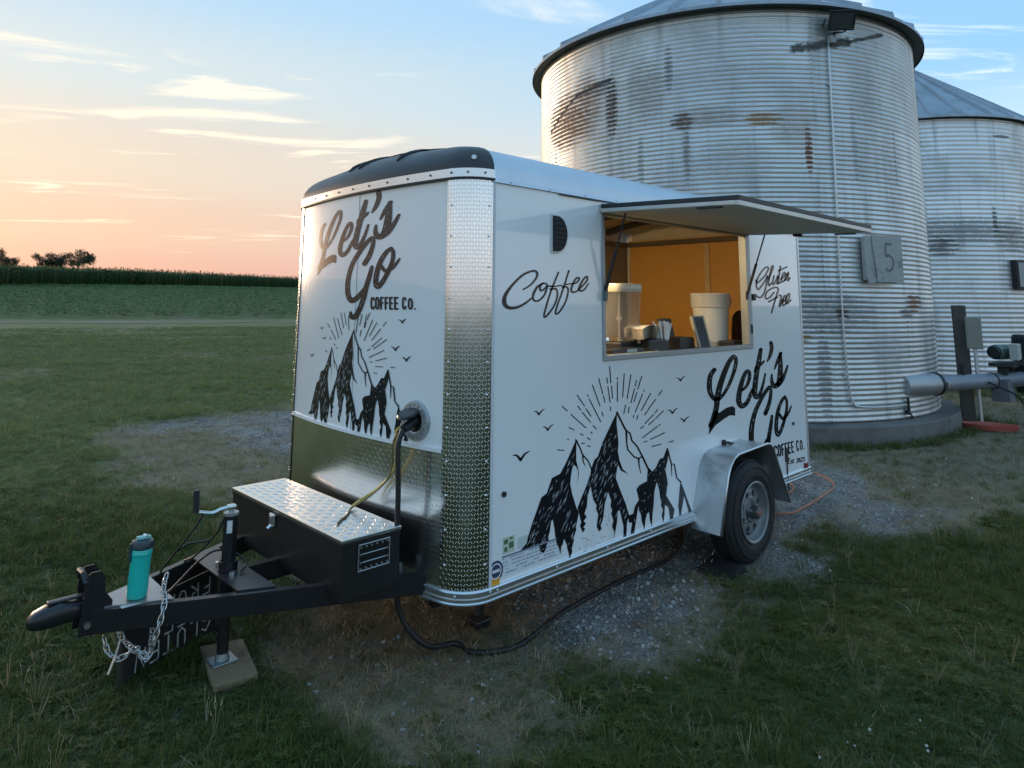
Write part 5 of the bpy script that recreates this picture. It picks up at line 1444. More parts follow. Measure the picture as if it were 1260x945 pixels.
m = MB(); m.prism([(-1.40, YM - .055), (-1.16, YM - .165), (-1.16, YM + .165), (-1.40, YM + .055)], 'z', ZR1 + .0005, ZR1 + .0065); build('gusset_plate', m, mat('worn_steel', (0.34, 0.335, 0.33), .38, .75, var=.3, scale=14), TR)
m = MB(); m.prism([(-.93, YM - .275), (-.78, YM - .345), (-.78, YM + .345), (-.93, YM + .275)], 'z', ZR1 + .0005, ZR1 + .0075); jp = build('jack_plate', m, BLACK_ST, TR)
for s in (-1, 1):
    m = MB(); m.cyl((-.875, YM + s * .085, ZR1 + .0075), (-.875, YM + s * .085, ZR1 + .022), .014, 6); build('plate_bolt', m, ZINC, jp)
# coupler: stamped nose with a round ball socket, latch and bracket
def coupler():
    rows = []
    for x, hw, zt, zb in ((-1.664, .010, .438, .424), (-1.660, .024, .452, .412), (-1.640, .038, .468, .404), (-1.60, .047, .482, .400), (-1.555, .048, .488, .400), (-1.515, .040, .480, .402), (-1.47, .036, .472, .396), (-1.38, .036, .470, .390)):
        zc = (zt + zb) / 2; hh = (zt - zb) / 2
        rows.append([(x, YM + hw * math.copysign(abs(math.cos(t)) ** .6, math.cos(t)), zc + hh * math.copysign(abs(math.sin(t)) ** .7, math.sin(t))) for t in np.linspace(0, 2 * PI, 21)])
    m = MB(); m.loft(rows); o = len(m.v); m.f.append(tuple(range(20))); c = build('coupler', m, BLACK_ST, TR, smooth=True, auto=50)
    m = MB(); m.box((-1.60, YM - .017, .486), (-1.47, YM + .017, .498), .005); build('latch_lever', m, mat('latch_steel', (0.06, 0.06, 0.062), .35, .5, var=.3, scale=20), c)
    # upright latch bracket with the loop handle
    for s in (-1, 1):
        m = MB(); m.prism([(-1.49, .345), (-1.37, .345), (-1.37, .46), (-1.40, .50), (-1.405, .565), (-1.425, .588), (-1.46, .588), (-1.478, .565), (-1.482, .46)], 'y', YM + s * .050 - .004, YM + s * .050 + .004); build('bracket_cheek', m, BLACK_ST, c)
    m = MB(); m.tube([Vector((-1.475, YM - .048, .55)), Vector((-1.485, YM - .03, .585)), Vector((-1.485, YM + .03, .585)), Vector((-1.475, YM + .048, .55))], .012, 8); m.cyl((-1.44, YM - .06, .535), (-1.44, YM + .06, .535), .013, 10); build('latch_loop', m, BLACK_ST, c, smooth=True, auto=40)
    m = MB(); m.cyl((-1.46, YM - .056, .385), (-1.46, YM - .066, .385), .013, 6); build('coupler_bolt', m, ZINC, c)
    m = MB(); m.box((-1.35, YM - .115, .4365), (-1.27, YM - .085, .4385)); build('rail_sticker', m, mat('sticker_grey', (0.5, 0.5, 0.5), .5), TR)
coupler()
# two safety chains
def chain(pts, name='safety_chain'):
    path = [Vector(p) for p in spline(pts, 24)]
    m = MB(); acc = 0; last = None; k = 0; step = .027
    cum = [0.0]
    for a, b in zip(path[:-1], path[1:]): cum.append(cum[-1] + (b - a).length)
    s = 0.0
    while s < cum[-1] - step:
        i = max(j for j in range(len(cum)) if cum[j] <= s + 1e-9); i = min(i, len(path) - 2)
        p = path[i].lerp(path[i + 1], (s - cum[i]) / max(1e-6, cum[i + 1] - cum[i])); d = (path[min(i + 3, len(path) - 1)] - path[max(i - 3, 0)]).normalized()
        side_ = d.orthogonal().normalized(); up = d.cross(side_); w = side_ if k % 2 == 0 else up
        ring = []
        for q in range(14):
            t = 2 * PI * q / 14; ring.append(p + d * (.019 * math.cos(t) + math.copysign(.004, math.cos(t))) + w * .0105 * math.sin(t))
        m.tube(ring, .0034, 6, closed=True); s += step; k += 1
    return kind(build(name, m, mat('chain_zinc', (0.50, 0.50, 0.49), .33, .9, var=.25, scale=60), TR, smooth=True), 'stuff')
chain([(-1.17, YM - .08, .505), (-1.19, YM - .12, .475), (-1.20, YM - .175, .445), (-1.215, YM - .195, .39), (-1.235, YM - .20, .32), (-1.245, YM - .19, .275), (-1.255, YM - .165, .245)])
chain([(-1.26, YM - .16, .245), (-1.285, YM - .12, .262), (-1.315, YM - .10, .240), (-1.345, YM - .09, .235), (-1.375, YM - .06, .265), (-1.39, YM - .03, .33)])
chain([(-1.20, YM - .04, .32), (-1.215, YM - .10, .26), (-1.235, YM - .12, .215), (-1.27, YM - .07, .235), (-1.31, YM - .03, .28), (-1.33, YM + .02, .34)])
m = MB(); h0 = at_y(148, 787, YM - .09); h1 = at_y(133, 830, YM - .10); m.tube([h0, h0.lerp(h1, .5) + Vector((.004, 0, 0)), h1], .0048, 6); build('chain_hook', m, ZINC, TR)
# jack
def jack():
    JX, JY = -.862, YM
    m = MB(); m.cyl((JX, JY, .30), (JX, JY, .690), .0325, 20); j = build('jack_tube', m, BLACK_ST, TR, smooth=True, auto=40)
    m = MB(); m.cyl((JX, JY, .052), (JX, JY, .302), .0265, 20); build('jack_leg', m, BLACK_ST, j, smooth=True, auto=40)
    m = MB(); m.cyl((JX, JY, .6905), (JX, JY, .703), .0355, 20); build('jack_cap', m, mat('cap_grey', (0.35, 0.37, 0.37), .4, .6), j, smooth=True, auto=40)
    m = MB(); m.cyl((JX, JY, .703), (JX, JY, .722), .014, 10); m.box((JX - .02, JY - .018, .715), (JX + .02, JY + .018, .738), .006)
    m.tube([Vector(q) for q in spline([(JX, JY, .728), (JX - .05, JY + .005, .722), (JX - .09, JY + .01, .712), (JX - .165, JY + .02, .730)], 5)], .0098, 10)
    cr = build('crank_arm', m, mat('crank_zinc', (0.60, 0.68, 0.67), .25, .9), j, smooth=True, auto=40)
    m = MB(); h = Vector((JX - .160, JY + .02, .728)); m.cyl(h, h + Vector((-.004, 0, .100)), .0150, 14, .0135); build('crank_grip', m, BLACK_PL, cr, smooth=True, auto=40)
    m = MB(); m.box((-.012, -.0345, .615), (.012, -.0330, .672), 0, Matrix.Translation((JX, JY, 0)) @ Matrix.Rotation(rad(-28), 4, 'Z')); build('jack_label', m, mat('label_white', (0.62, 0.64, 0.64), .5, var=.3, scale=60), j)
    m = MB(); m.box((JX - .058, JY - .052, .0365), (JX + .058, JY + .052, .046), .003); m.cyl((JX, JY, .0465), (JX, JY, .075), .034, 14, .029); build('jack_foot', m, mat('foot_zinc', (0.30, 0.36, 0.38), .4, .8, var=.3, scale=30), j)
    m = MB(); m.lathe([(.036, -.02), (.045, -.02), (.045, .02), (.036, .02)], 20, Matrix.Translation((JX, JY, ZR1 + .03)), closed=True); build('jack_collar', m, BLACK_ST, j)
jack()
# thin control cables from the jack to the rails
for pts in ([(-.985, YM + .015, .722), (-1.02, YM + .05, .64), (-1.07, YM + .15, .51), (-1.10, YM + .205, .437)], [(-.885, YM + .005, .690), (-.91, YM + .05, .60), (-.95, YM + .18, .48), (-.97, YM + .265, .437)],
            [(-1.20, YM - .15, .45), (-1.12, YM - .10, .48), (-1.00, YM + .02, .50), (-.90, YM + .06, .52), (-.82, YM + .02, .50), (-.80, YM - .06, .47), (-.84, YM - .10, .45)],
            [(-1.06, YM + .13, .535), (-1.0, YM + .15, .55), (-.925, YM + .085, .565)]):
    m = MB(); m.tube([Vector(p) for p in spline(pts, 8)], .0052, 6); build('breakaway_cable', m, CABLE_BK, TR, smooth=True)

# tool box on the rails
BX0, BX1, BY0, BY1, BZ0, BZ1 = -.613, -.292, .300, 1.515, .436, .645
m = MB(); m.box((BX0 + .006, BY0 + .006, ZR1 - .04), (BX1 - .006, BY1 - .006, BZ1), .004); tb = build('tool_box', m, mat('box_black', (0.013, 0.013, 0.014), .38, 0, var=.3, scale=7, bump=.06), TR)
LID = mat('lid_alu', (0.74, 0.73, 0.71), 0.24, 0.95, var=0.10, scale=9)
m = MB(); m.box((BX0, BY0, BZ1 + .0005), (BX1, BY1, BZ1 + .016), .003); lid = build('box_lid', m, LID, tb)
m = MB(); pt = .040
for i in range(int((BX1 - BX0 - .02) / pt)):
    for j in range(int((BY1 - BY0 - .02) / pt)):
        cx_, cy_ = BX0 + .022 + (i + .5) * pt - .006, BY0 + .018 + (j + .5) * pt - .006; t_ = rad(45 if (i + j) % 2 else -45)
        u_ = Vector((math.cos(t_), math.sin(t_), 0)); w_ = Vector((-u_.y, u_.x, 0)); c0 = Vector((cx_, cy_, BZ1 + .0158)); c1 = c0 + Vector((0, 0, .0034))
        m.add([c0 - u_ * .020, c0 - w_ * .0062, c0 + u_ * .020, c0 + w_ * .0062, c1 - u_ * .008, c1 + u_ * .008], [(0, 1, 4), (4, 1, 5), (1, 2, 5), (2, 3, 5), (3, 4, 5), (3, 0, 4)])
kind(build('tread_bars', m, LID, lid), 'stuff')
m = MB(); m.box((BX0 + .002, BY0 + .002, BZ1 - .022), (BX1 - .002, BY1 - .002, BZ1 - .0005), .002); build('lid_flange', m, BLACK_ST, tb)
yl = 0.985
m = MB(); m.box((BX0 - .010, yl - .028, BZ1 - .075), (BX0 - .0005 + .006, yl + .028, BZ1 - .012), .006); m.box((BX0 - .016, yl - .012, BZ1 - .052), (BX0 - .0102, yl + .012, BZ1 - .020), .003); m.cyl((BX0 - .004, yl + .005, BZ1 - .072), (BX0 - .024, yl + .005, BZ1 - .085), .010, 10); lt = build('box_latch', m, ZINC, tb)
# riveted vent plate with slots on the near end of the box
xa, xb, z0, z1 = -.525, -.358, .510, .622
m = MB(); m.box((xa, BY0 + .0005, z0), (xb, BY0 + .0058, z1), .002); vp = build('vent_plate', m, mat('plate_black', (0.018, 0.018, 0.02), .3, .3), tb)
m = MB()
for a, b in (((xa, z0), (xb, z0)), ((xb, z0), (xb, z1)), ((xb, z1), (xa, z1)), ((xa, z1), (xa, z0))): m.tube([Vector((a[0], BY0 - .0005, a[1])), Vector((b[0], BY0 - .0005, b[1]))], .0030, 6)
for k, z in enumerate((.545, .580)): m.tube([Vector((xa + .02, BY0 - .0005, z)), Vector((xb - .02, BY0 - .0005, z))], .0026, 6)
build('vent_edge', m, mat('plate_bright', (0.5, 0.51, 0.52), .35, .8), vp)
m = MB()
for k in range(6):
    for (x, z) in ((xa + .012 + k * (xb - xa - .024) / 5, z1 - .010), (xa + .012 + k * (xb - xa - .024) / 5, z0 + .010)): m.cyl((x, BY0 + .001, z), (x, BY0 - .004, z), .005, 8)
for z in (.545, .58):
    for x in (xa + .012, xb - .012): m.cyl((x, BY0 + .001, z), (x, BY0 - .004, z), .005, 8)
kind(build('vent_rivets', m, CHROME, vp), 'stuff')
m = MB(); m.box((-.279, .335, .40), (-.255, .352, .475), .003); build('box_bracket', m, mat('bracket_grey', (0.16, 0.165, 0.17), .5, .5), TR)

# ---- power inlet on the front, near the bottom of the white panel
def front_point(u, v, out=0.0):
    x = -.2
    for _ in range(14):
        p = at_x(u, v, x); x = .5 * x + .5 * front_x(min(max(p.y, 0.0), TW))
    return at_x(u, v, x)
def front_map(y, z, out):
    h = .004; y = min(max(y, .002), TW - .002)
    dx = (front_x(y + h) - front_x(y - h)) / (2 * h); n_ = Vector((-1.0, dx, 0)).normalized()
    return Vector((front_x(y), y, z)) + n_ * out
PI_ = front_point(512, 517.5)
PIN = (front_map(PI_.y, PI_.z, .1) - front_map(PI_.y, PI_.z, 0)).normalized()
Mi = Matrix.Translation(PI_) @ PIN.to_track_quat('Z', 'Y').to_matrix().to_4x4()
m = MB(); m.lathe([(.052, .012), (.060, .018), (.094, .016), (.100, .0), (.098, -.004), (.052, -.004)], 36, Mi); pin = build('power_inlet', m, mat('inlet_flange', (0.42, 0.44, 0.45), .35, .5, var=.15, scale=40), TR, smooth=True, auto=35)
m = MB()
for k in range(16):
    a = 2 * PI * k / 16; m.cyl(Mi @ Vector((.077 * math.cos(a), .077 * math.sin(a), .016)), Mi @ Vector((.077 * math.cos(a), .077 * math.sin(a), .020)), .006, 6)
kind(build('flange_marks', m, mat('flange_grey', (0.25, 0.26, 0.27), .4, .4), pin), 'stuff')
m = MB(); m.lathe([(.0, .004), (.051, .004), (.051, .016)], 28, Mi); build('inlet_socket', m, mat('inlet_dark', (0.010, 0.010, 0.011), .6), pin)
# spring lid standing open, upwards and outwards
wu = Vector((0, 0, 1)); hv = PI_ + PIN * .018 + wu * .045
m = MB(); Ml = Matrix.Translation(hv + PIN * .040 - wu * .006) @ Matrix((tuple(PIN.cross(wu)) + (0,), tuple(PIN) + (0,), tuple(wu) + (0,), (0, 0, 0, 1))).transposed()
m.lathe([(.0, .010), (.050, .010), (.056, .002), (.054, -.006), (.0, -.004)], 28, Ml @ Matrix.Rotation(rad(-20), 4, 'X')); build('inlet_lid', m, mat('lid_black', (0.02, 0.02, 0.024), .3), pin, smooth=True, auto=35)
m = MB(); m.cyl(PI_ + PIN * .006, PI_ + PIN * .085 - wu * .03, .030, 16, .020); build('plug', m, BLACK_PL, pin, smooth=True, auto=40)

# ================================================================== THE PRINT on the trailer
def stroke_quads(pts, widths=None, sub=5, curve=True):
    """variable-width pen stroke in picture units -> quads"""
    if widths is None: widths = [2.0] * len(pts)
    if isinstance(widths, (int, float)): widths = [widths] * len(pts)
    P = [(p[0], p[1], w) for p, w in zip(pts, widths)]
    if curve and len(P) > 2: P = [tuple(q) for q in spline(P, sub)]
    L, Rr = [], []
    for i, (x, y, w) in enumerate(P):
        a = P[max(0, i - 1)]; b = P[min(len(P) - 1, i + 1)]; dx, dy = b[0] - a[0], b[1] - a[1]; l = math.hypot(dx, dy) or 1; nx, ny = -dy / l, dx / l
        L.append((x + nx * w / 2, y + ny * w / 2)); Rr.append((x - nx * w / 2, y - ny * w / 2))
    polys = [[L[i], L[i + 1], Rr[i + 1], Rr[i]] for i in range(len(P) - 1)]
    for (x, y, w) in (P[0], P[-1]):         # round ends
        polys.append([(x + w / 2 * math.cos(t), y + w / 2 * math.sin(t)) for t in np.linspace(0, 2 * PI, 9)[:-1]])
    return polys

def off(pts, o, s=0.1): return [(o[0] + p[0] * s, o[1] + p[1] * s) for p in pts]
def stroke(o, pts, w, s=0.1, **k):
    gain = 1.2 if o == (608, 315) else 1.08
    ww = [q * s * gain for q in w] if isinstance(w, (list, tuple)) else w * s * gain
    return stroke_quads(off(pts, o, s), ww, **k)

# --- lettering traced on the side of the trailer
oC = (608, 315)
COFFEE = []
COFFEE += stroke(oC, [(358, 412), (440, 360), (508, 285), (530, 222), (505, 186), (440, 192), (340, 242), (230, 350), (145, 465), (122, 550), (142, 612), (200, 640), (290, 628), (380, 582), (452, 525)], [16, 18, 22, 26, 24, 22, 24, 26, 36, 46, 42, 34, 26, 22, 18])
COFFEE += stroke(oC, [(600, 335), (530, 380), (488, 455), (474, 515), (500, 552), (552, 545), (610, 490), (640, 420), (652, 360), (625, 336), (585, 345), (562, 385), (572, 425), (612, 408), (650, 372), (700, 372)], [18, 24, 26, 24, 20, 20, 20, 22, 20, 18, 20, 22, 22, 18, 16, 16])
COFFEE += stroke(oC, [(790, 202), (742, 320), (692, 450), (640, 620), (612, 735), (640, 742), (720, 640), (765, 540), (778, 455), (758, 405), (690, 408)], 19)
COFFEE += stroke(oC, [(700, 372), (760, 372), (822, 362), (850, 385)], 14)
COFFEE += stroke(oC, [(918, 182), (872, 330), (822, 480), (772, 620), (755, 708), (800, 690), (870, 580), (902, 480), (908, 402), (868, 376), (845, 392)], 19)
COFFEE += stroke(oC, [(880, 352), (930, 342), (1000, 335), (1042, 292), (1040, 268), (1003, 280), (962, 360), (946, 418), (970, 446), (1022, 430), (1062, 390), (1112, 340), (1145, 290), (1140, 252), (1103, 280), (1062, 350), (1042, 408), (1070, 430), (1110, 410), (1160, 340)], [14, 14, 16, 20, 20, 20, 22, 22, 20, 18, 17, 18, 20, 20, 20, 22, 22, 20, 18, 14])
oG = (915, 315); kG = 1 / 11.81
GLUTEN = []
for pts in ([(180, 350), (190, 395), (250, 350), (320, 270), (360, 185), (340, 160), (290, 192), (220, 290), (186, 390), (192, 465), (218, 484), (270, 420), (325, 335), (345, 290)], [(345, 295), (328, 420), (300, 530), (250, 600), (208, 595), (165, 560)],
            [(360, 340), (418, 200), (430, 152), (410, 152), (385, 250), (362, 380), (368, 430), (402, 395)], [(440, 290), (420, 395), (440, 410), (480, 330), (500, 288), (484, 395), (502, 400)],
            [(535, 150), (512, 300), (506, 388), (530, 388)], [(505, 215), (625, 160)], [(540, 340), (590, 290), (600, 242), (572, 258), (546, 340), (556, 380), (600, 340)], [(622, 258), (600, 350), (612, 340), (650, 232), (642, 358), (672, 320)],
            [(440, 530), (380, 600), (330, 622), (315, 590), (340, 520), (410, 470), (480, 456), (502, 490), (482, 560), (440, 700), (405, 822)], [(365, 665), (490, 596)],
            [(520, 570), (546, 592), (522, 700), (526, 735), (560, 640), (580, 640)], [(560, 680), (602, 640), (612, 582), (590, 582), (565, 660), (572, 720), (612, 690), (658, 612), (665, 552), (640, 560), (615, 640), (626, 695), (685, 640)]):
    GLUTEN += stroke(oG, pts, 23, kG)
oL = (860, 410)
LETS = []
LETS += stroke(oL, [(190, 448), (142, 520), (126, 640), (146, 750), (205, 818), (272, 785), (340, 690), (400, 560), (445, 420), (454, 325), (425, 288), (372, 350), (310, 490), (260, 640), (228, 780), (216, 900), (190, 1010), (140, 1140)], [48, 55, 60, 55, 46, 40, 38, 40, 44, 44, 46, 52, 62, 66, 66, 62, 62, 50])
LETS += [[(885, 508), (893, 502), (901, 499.5), (904.5, 502), (904.5, 511.5), (898, 511), (890, 516), (880, 523.5), (872, 535), (872.5, 527), (877, 514), (880, 505)]]
LETS += stroke(oL, [(535, 700), (590, 640), (622, 540), (610, 468), (570, 490), (522, 620), (492, 760), (492, 850), (530, 898), (592, 850), (640, 740), (672, 670)], [30, 36, 42, 40, 44, 54, 60, 62, 58, 48, 40, 34])
LETS += stroke(oL, [(760, 198), (740, 320), (712, 480), (690, 640), (686, 755), (712, 788), (752, 740), (790, 620), (815, 500)], [42, 54, 55, 60, 56, 50, 40, 30, 22])
LETS += stroke(oL, [(688, 475), (702, 425), (760, 382), (802, 342)], [22, 34, 38, 18])
LETS += stroke(oL, [(885, 115), (894, 185), (872, 280), (840, 345)], [42, 44, 38, 18])
LETS += stroke(oL, [(930, 440), (968, 335), (1008, 245)], [18, 36, 34]) + stroke(oL, [(1000, 250), (1002, 420), (992, 570), (965, 640)], [36, 56, 62, 50])
LETS += stroke(oL, [(895, 510), (896, 590), (932, 652), (1000, 600), (1052, 510), (1090, 400)], [22, 40, 58, 58, 38, 22])
# --- the G, the o and the small capitals, traced on the nose
oF = (400, 310)
GO = []
GO += stroke(oF, [(488, 145), (540, 60), (585, -60), (598, -150), (575, -170), (500, -95), (425, 5), (352, 130), (302, 280), (284, 420), (292, 535), (332, 598), (390, 570), (450, 505), (505, 440)], [52, 52, 46, 44, 42, 44, 46, 50, 55, 58, 60, 62, 54, 48, 40])
GO += stroke(oF, [(580, 185), (550, 300), (510, 430), (480, 560), (430, 700), (382, 788), (335, 800), (320, 745)], [38, 50, 55, 55, 55, 60, 56, 32])
GO += stroke(oF, [(820, -45), (760, 0), (690, 110), (642, 250), (628, 375), (650, 428), (702, 380), (770, 262), (830, 120), (842, 5), (815, -45)], [40, 46, 54, 56, 58, 54, 50, 50, 46, 44, 40])
GO += stroke(oF, [(700, 175), (738, 228), (800, 215), (862, 165), (920, 85)], [36, 42, 42, 34, 22])
SMALL = []
def cap(ch, x, w, y0=562, y1=700, sw=20):
    ym = (y0 + y1) / 2; r = w * .45
    seg = {'C': [[(x + w, y0 + 28), (x + w * .75, y0), (x + w * .25, y0), (x, y0 + 28), (x, y1 - 28), (x + w * .25, y1), (x + w * .75, y1), (x + w, y1 - 28)]],
           'O': [[(x + w * .3, y0), (x + w * .7, y0), (x + w, y0 + 28), (x + w, y1 - 28), (x + w * .7, y1), (x + w * .3, y1), (x, y1 - 28), (x, y0 + 28), (x + w * .3, y0)]],
           'F': [[(x, y0), (x, y1)], [(x, y0), (x + w, y0)], [(x, ym - 4), (x + w * .8, ym - 4)]],
           'E': [[(x, y0), (x, y1)], [(x, y0), (x + w, y0)], [(x, ym), (x + w * .8, ym)], [(x, y1), (x + w, y1)]], '.': [[(x, y1), (x + 2, y1)]]}[ch]
    out = []
    for s_ in seg: out += stroke(oF, s_, sw, curve=False)
    return out
for ch, x, w in (('C', 574, 34), ('O', 630, 34), ('F', 692, 28), ('F', 748, 28), ('E', 804, 30), ('E', 864, 34)): SMALL += cap(ch, x, w)
SMALL += cap('C', 962, 34) + cap('O', 1034, 40, 578) + cap('.', 1108, 2)
# --- the mountains, traced on the side
a_, b_, c_, d_, e_ = (635, 540), (735, 540), (635, 610), (735, 450), (700, 600)
LEFT = off([(735, 15), (660, 190), (610, 300), (540, 430), (440, 480), (410, 570), (375, 670), (310, 720), (250, 890)], a_) + off([(200, 330), (140, 520), (130, 580), (35, 695), (100, 672), (190, 640), (222, 598), (238, 622), (266, 585), (300, 690), (340, 705), (375, 640), (372, 600), (400, 560), (395, 500), (412, 450), (432, 310), (450, 290), (470, 400), (482, 500), (495, 585), (520, 632), (545, 720), (556, 620), (572, 600), (590, 530), (622, 600), (630, 660), (642, 690), (655, 775), (690, 690), (685, 650), (700, 590), (712, 545), (705, 520), (740, 420), (735, 380), (760, 270), (770, 200), (742, 150)], c_) + off([(690, 680), (665, 560), (675, 450), (690, 360), (712, 315), (742, 350), (764, 400), (752, 550), (772, 420), (755, 330), (738, 262), (740, 70)], a_)
MAIN = [(759, 507), (748, 530), (741, 545), (735.5, 561.5), (731, 566), (727, 578), (726.5, 583), (722, 596), (715, 613), (710.5, 625), (713, 634), (715, 643), (713.5, 647), (717, 655.5), (720, 650.5), (717.5, 649), (720.8, 644), (718, 641), (721.8, 636), (719, 632), (722, 623), (723, 610), (726.5, 598), (730, 615), (734, 622), (733, 626), (736, 633), (735, 640), (734, 648), (737, 654), (740, 651), (739, 646), (741.5, 640), (743, 630), (744, 620), (748, 605), (752, 616), (751, 622), (753.2, 628), (752, 632), (754.5, 640), (753, 648), (756, 655), (755.5, 663), (759, 643), (760.2, 629), (762.5, 628), (767, 647), (767, 662), (770.5, 661.5), (771.3, 643), (774, 634), (769.5, 619), (763, 603), (757.5, 588), (760, 571.5), (764, 579), (773, 583.4), (766, 577), (762, 566), (760, 555), (761, 545), (760, 535), (758.6, 522)]
RIGHT = [(797, 575), (802, 581), (807, 575), (811, 566), (812.5, 564), (816, 563.5), (820.5, 551), (822.5, 559), (821.5, 566), (818.5, 578), (821, 590), (821.5, 596), (819.5, 609), (830, 627), (827.9, 638), (824.3, 638.6), (822.5, 624.3), (818, 621), (817.6, 632), (816.4, 643.5), (814, 634), (815.7, 627), (813, 622), (814, 618), (812, 612), (811, 603), (808, 592.5), (805, 605), (804.6, 612), (804, 623), (803, 630), (802, 648), (799.5, 640), (798.6, 630), (796, 632), (794, 640), (792.9, 652), (789.5, 641), (788.6, 633), (786, 628), (785.7, 621.4), (784, 631), (782.3, 643), (780, 657), (775.7, 657.5), (777.6, 643), (773.6, 643), (772.8, 634.5), (779, 632), (781, 623), (786, 615), (783, 602), (786.5, 597), (796, 592), (796.4, 583)]
EDGE = [(837.5, 592), (851, 629), (850, 631), (845.7, 631.6), (847, 628), (841.5, 610), (839, 626), (837.5, 635), (836, 636), (834.3, 622), (835, 616), (836.3, 600)]
LINES = []
LINES += stroke(a_, [(735, 15), (790, 120), (820, 200), (885, 270), (930, 380), (925, 430)], [22, 16, 18, 15, 15, 14], curve=False) + stroke(a_, [(818, 200), (825, 280), (850, 332)], [16, 14, 8], curve=False)
LINES += stroke_quads([(759, 507.5), (767, 524), (770.5, 530), (771, 545), (772.2, 553), (780, 562), (786, 564.3), (790, 561.5)], [2.4, 2.2, 2.6, 1.8, 1.8, 1.8, 2.0, 1.6], curve=False) + stroke_quads([(785.6, 564), (786.2, 572), (788.3, 582.5)], [2.4, 1.6, .7], curve=False)
LINES += stroke_quads([(770.5, 530), (775, 533), (777.3, 542), (784, 549.5), (790, 561), (797, 576), (802, 581)], [1.8, 2.0, 1.9, 2, 2.2, 2.4, 2.0], curve=False)
LINES += stroke_quads([(821, 552), (826, 571), (826.6, 586)], [1.8, 1.8, .7], curve=False) + stroke_quads([(826, 571), (829.6, 571), (832.5, 588), (837.5, 593)], [1.5, 1.8, 1.7, 2], curve=False)
RAYS = []
sO = (635, 450)
for o, segs in ((sO, ((1150, 10, 1165, 210), (1175, 250, 1185, 400), (1115, 150, 1125, 215), (1128, 255, 1155, 445), (1015, 155, 1065, 345), (1075, 370, 1092, 450), (938, 235, 1030, 495), (880, 360, 886, 378), (900, 410, 1040, 690), (750, 360, 840, 495), (860, 530, 920, 620), (760, 495, 795, 545), (815, 575, 915, 695), (945, 735, 985, 775), (565, 500, 630, 555), (675, 600, 860, 765), (650, 760, 715, 790), (790, 835, 825, 855), (875, 885, 910, 910), (630, 905, 646, 905), (1055, 570, 1070, 620), (1160, 505, 1162, 550), (920, 815, 935, 835))),
                (a_, ((510, 135, 590, 140), (805, 55, 840, 58), (875, 85, 910, 90))),
                (d_, ((245, 145, 246, 170), (245, 200, 245, 440), (330, 100, 310, 385), (412, 110, 365, 405), (480, 180, 465, 250), (455, 285, 412, 455), (545, 130, 495, 290), (485, 330, 450, 440), (575, 300, 570, 316), (555, 350, 465, 570), (655, 340, 540, 550), (795, 305, 750, 365), (715, 415, 620, 545), (615, 560, 582, 605), (740, 540, 710, 580), (690, 600, 585, 710), (810, 555, 715, 650), (700, 665, 630, 725), (570, 740, 530, 775), (770, 720, 763, 732), (740, 745, 555, 885), (825, 825, 655, 905), (345, 485, 325, 590), (390, 510, 380, 575), (500, 610, 485, 655), (450, 610, 440, 635))),
                (b_, ((575, 40, 610, 25), (670, 95, 780, 65), (880, 40, 935, 25)))):
    for (x0, y0, x1, y1) in segs: RAYS += stroke(o, [(x0, y0), (x1, y1)], 11, curve=False)
BIRDS = []
for (x, y, k) in ((663.3, 507.5, 1.0), (674.2, 526.5, 1.0), (640.8, 562, 1.55), (837.4, 466.2, .85), (827.6, 506, .95), (841.9, 516.2, .9)):
    BIRDS += stroke_quads([(x - 6.5 * k, y - 1.2 * k), (x - 3.2 * k, y - 1.0 * k), (x - .3 * k, y + 2.6 * k), (x + .2 * k, y + 2.8 * k)], [.5 * k, 1.6 * k, 2.0 * k, 1.0 * k], sub=3)
    BIRDS += stroke_quads([(x - .3 * k, y + 2.6 * k), (x + 3.2 * k, y - 2.2 * k), (x + 7.0 * k, y - 4.6 * k)], [1.9 * k, 1.5 * k, .5 * k], sub=3)
SPECK = []
for (x, y) in ((653, 632), (720, 662), (723, 664), (729.5, 659), (731, 672), (734, 668.5), (737.5, 668), (713, 674.5), (719, 677), (717, 662.2), (749, 640), (746.5, 645), (744.5, 660), (743, 635), (740, 661)):
    r_ = random.uniform(.5, 1.0); SPECK.append([(x - r_, y), (x, y - r_ * .8), (x + r_ * 1.3, y + .2), (x, y + r_ * .8)])
# pale scratches through the black rock, leaning the way the strata do
def scratches(poly, n, seed, ang, ln):
    rd = random.Random(seed); xs = [p[0] for p in poly]; ys = [p[1] for p in poly]; out = []
    while len(out) < n:
        x, y = rd.uniform(min(xs), max(xs)), rd.uniform(min(ys), max(ys))
        l = rd.uniform(*ln); t = rad(ang + rd.uniform(-7, 7)); dx, dy = math.cos(t) * l / 2, math.sin(t) * l / 2; w = rd.uniform(.16, .42)
        q = np.array([(x - dx, y - dy), (x + dx, y + dy), (x - dx * .5, y - dy * .5), (x + dx * .5, y + dy * .5)])
        if (poly_dist(q[:, 0], q[:, 1], poly) > .7).all(): out.append([(x - dx, y - dy), (x + w, y), (x + dx, y + dy), (x - w, y)])
    return out
SCR = scratches(LEFT, 80, 3, -66, (3, 15)) + scratches(MAIN, 90, 4, -68, (3, 12)) + scratches(RIGHT, 24, 5, -72, (1, 4)) 
SCR_L = []
for k, poly in enumerate(LETS + GO):
    pass

